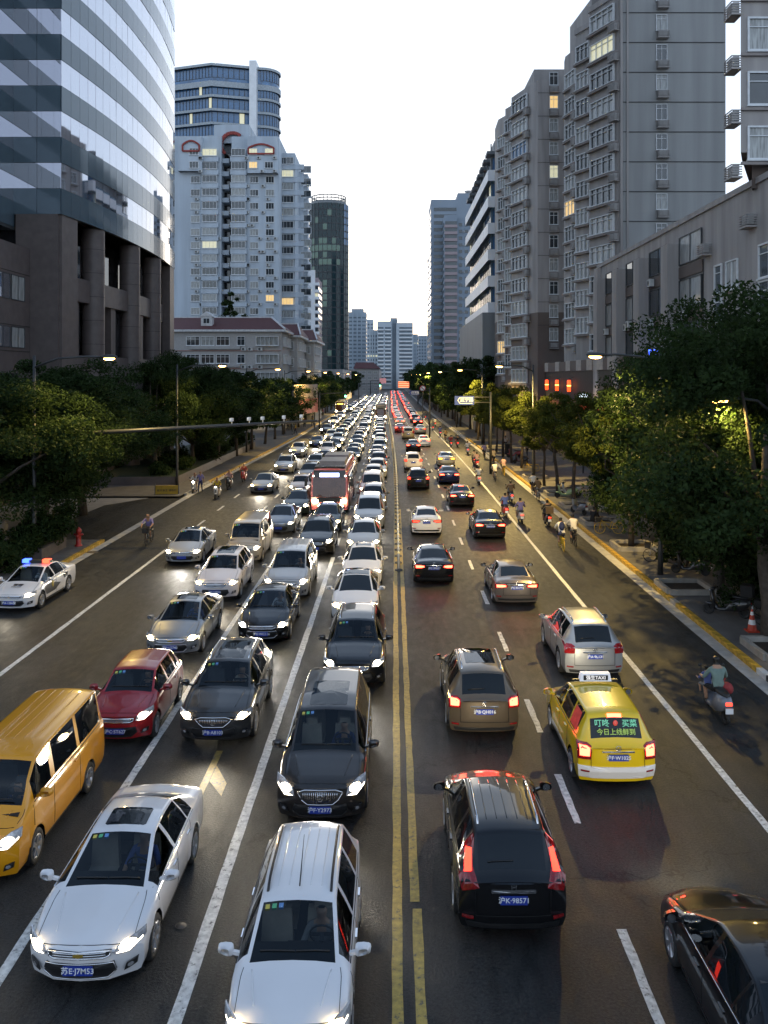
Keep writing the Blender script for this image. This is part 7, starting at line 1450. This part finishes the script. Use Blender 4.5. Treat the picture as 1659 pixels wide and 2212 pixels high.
# left side riders, facing the camera
on_bike(322, 1174, 'purple', 'black', 'silver', 'person in dark top cycling towards the camera beside the silver sedan', 'silver bicycle with front basket coming down the left bike lane', away=False)
on_scoot(421, 1064, 'white', 'black', 'white', 'person on scooter with bright headlight by the yellow board', 'white scooter with dazzling headlight beside the yellow board', False, light=E_HLW)
on_scoot(469, 1076, 'yellow', 'black', 'white', 'person in yellow vest riding a scooter towards the camera', 'white scooter ridden by the person in yellow vest', False, light=E_DRL)
on_scoot(495, 1056, 'pink', 'black', 'black', 'person in pink top riding behind the yellow vest', 'black scooter ridden by the person in pink top, left lane', False); on_scoot(527, 1040, 'red', 'black', 'red', 'person in red riding a scooter near the left kerb', 'red scooter near the left kerb', False)
x, y = gp(435, 1068); person('walk', x-.3, y+1, math.pi, 'purple', 'navy', 'person standing by the scooter with bright headlight', z=.0)
for i, (u, v, s, p) in enumerate(((1092, 973, 'white', 'black'), (1139, 988, 'beige', 'black'), (1197, 1003, 'white', 'grey'))): x, y = gp(u, v); person('walk', x, y, .3*i, s, p, ['person in white shirt walking under the small right trees', 'person in beige top walking deeper on the right pavement', 'person in white standing near the lamp pole on the right'][i], z=.15)
for i, (u, v) in enumerate(((637, 932), (646, 930), (672, 925), (688, 915), (700, 908), (690, 922), (709, 900), (655, 940))): x, y = gp(u, v); person('walk', x-1.2, y, rt.uniform(0, 6), rt.choice(list(CL)), 'black', 'small figure among the far crowd on the left pavement', 'far pedestrians on the left', z=.15)
# parked two-wheelers on the right pavement
for i, (x, y, r, c, lab) in enumerate(((12.9, 64.6, 1.3, 'green', 'pale green scooter parked across the right pavement'), (13.4, 65.6, 1.2, 'white', 'white scooter parked behind the pale green one'), (12.2, 57, .4, 'grey', 'grey scooter parked against the right kerb'), (13.9, 57.5, .5, 'white', 'white scooter parked by the slanting tree trunk'), (12.6, 32.6, 1.0, 'black', 'black scooter parked under the nearest big tree'), (12.4, 22.6, .5, 'black', 'black scooter cut off by the right edge near the kerb'), (13.6, 39.5, 1.1, 'black', 'dark scooter parked between the two nearest trees'), (13.2, 90, 1, 'black', 'dark scooter parked beyond the second lamp'), (13.5, 97, 1.2, 'red', 'red scooter parked far along the right trees'))):
    scooter(x, y, r, c, lab, 'parked scooters', z=.15, tail=False, box='black' if i == 4 else None)
for i, (x, y, r, c, lab) in enumerate(((12.4, 49.8, 1.5, 'yellow', 'yellow share bicycle parked by the right kerb'), (13.0, 42, 1.2, 'silver', 'silver bicycle parked under the big trees'), (13.8, 31.0, .9, 'blue', 'blue bicycle parked behind the traffic cone'), (14.2, 32.2, .8, 'silver', 'silver bicycle parked behind the blue one'), (13.2, 83, 1.2, 'yellow', 'yellow share bicycle among the small right trees'))): bicycle(x, y, r, c, lab, 'parked bicycles', z=.15)
person('scoot', 11.95, 51.6, -.9, 'black', 'black', 'person in black sitting at the right kerb with one leg out', z=-.12)
cn = tag(empty('traffic_cone', (12.75, 30.7, .15)), 'red and white traffic cone beside the big tree trunk', 'cone'); mb = MB(); mb.lathe([(.17, .04), (.13, .25)], n=14); mb.lathe([(.1, .42), (.07, .58)], n=14); mb.lathe([(.045, .7), (.03, .78), (0, .78)], n=14); mb.box(0, 0, .02, .42, .42, .04); mb.build('cone', pm('cone_red', (.5, .05, .02), .5), cn); mb = MB(); mb.lathe([(.13, .25), (.1, .42)], n=14); mb.lathe([(.07, .58), (.045, .7)], n=14); mb.build('white_band', M_CW, cn)
bn = tag(empty('litter_bin', (13.3, 101, .15)), 'tall dark litter bin among the right trees', 'bin'); mb = MB(); mb.box(0, 0, .6, .7, .5, 1.2); mb.build('body', M_BLK, bn); mb = MB(); mb.box(0, 0, 1.26, .8, .6, .1); mb.build('lid', M_FD, bn)

# drivers behind the near windscreens
dn_ = 0
for o in list(scene.objects):
    if o.parent is None and o.get('category') in ('car', 'van', 'taxi', 'police car') and any(ch.name.split('.')[0] == 'cabin' for ch in o.children) and o.location.y < 40:
        kind = min(SPEC, key=lambda k: abs(0)) ; mat_ = o.matrix_basis if False else Matrix.Translation(o.location) @ Matrix.Rotation(o.rotation_euler.z, 4, 'Z')
        cb = [ch for ch in o.children if ch.name.split('.')[0] == 'cabin'][0]; seats = [ch for ch in cb.children if ch.name.split('.')[0] == 'seat' and ch.location.x > 0]; st0 = min(seats, key=lambda q: q.location.y)
        p = mat_ @ Vector((st0.location.x, st0.location.y+.12, st0.location.z-.60)); dn_ += 1
        person('scoot', p.x, p.y, o.rotation_euler.z+math.pi, ['white', 'grey', 'navy', 'black', 'blue', 'beige'][dn_ % 6], 'black', ('driver at the wheel of the '+' '.join(o['label'].split()[:9]).rstrip(',')), None, .92, p.z)
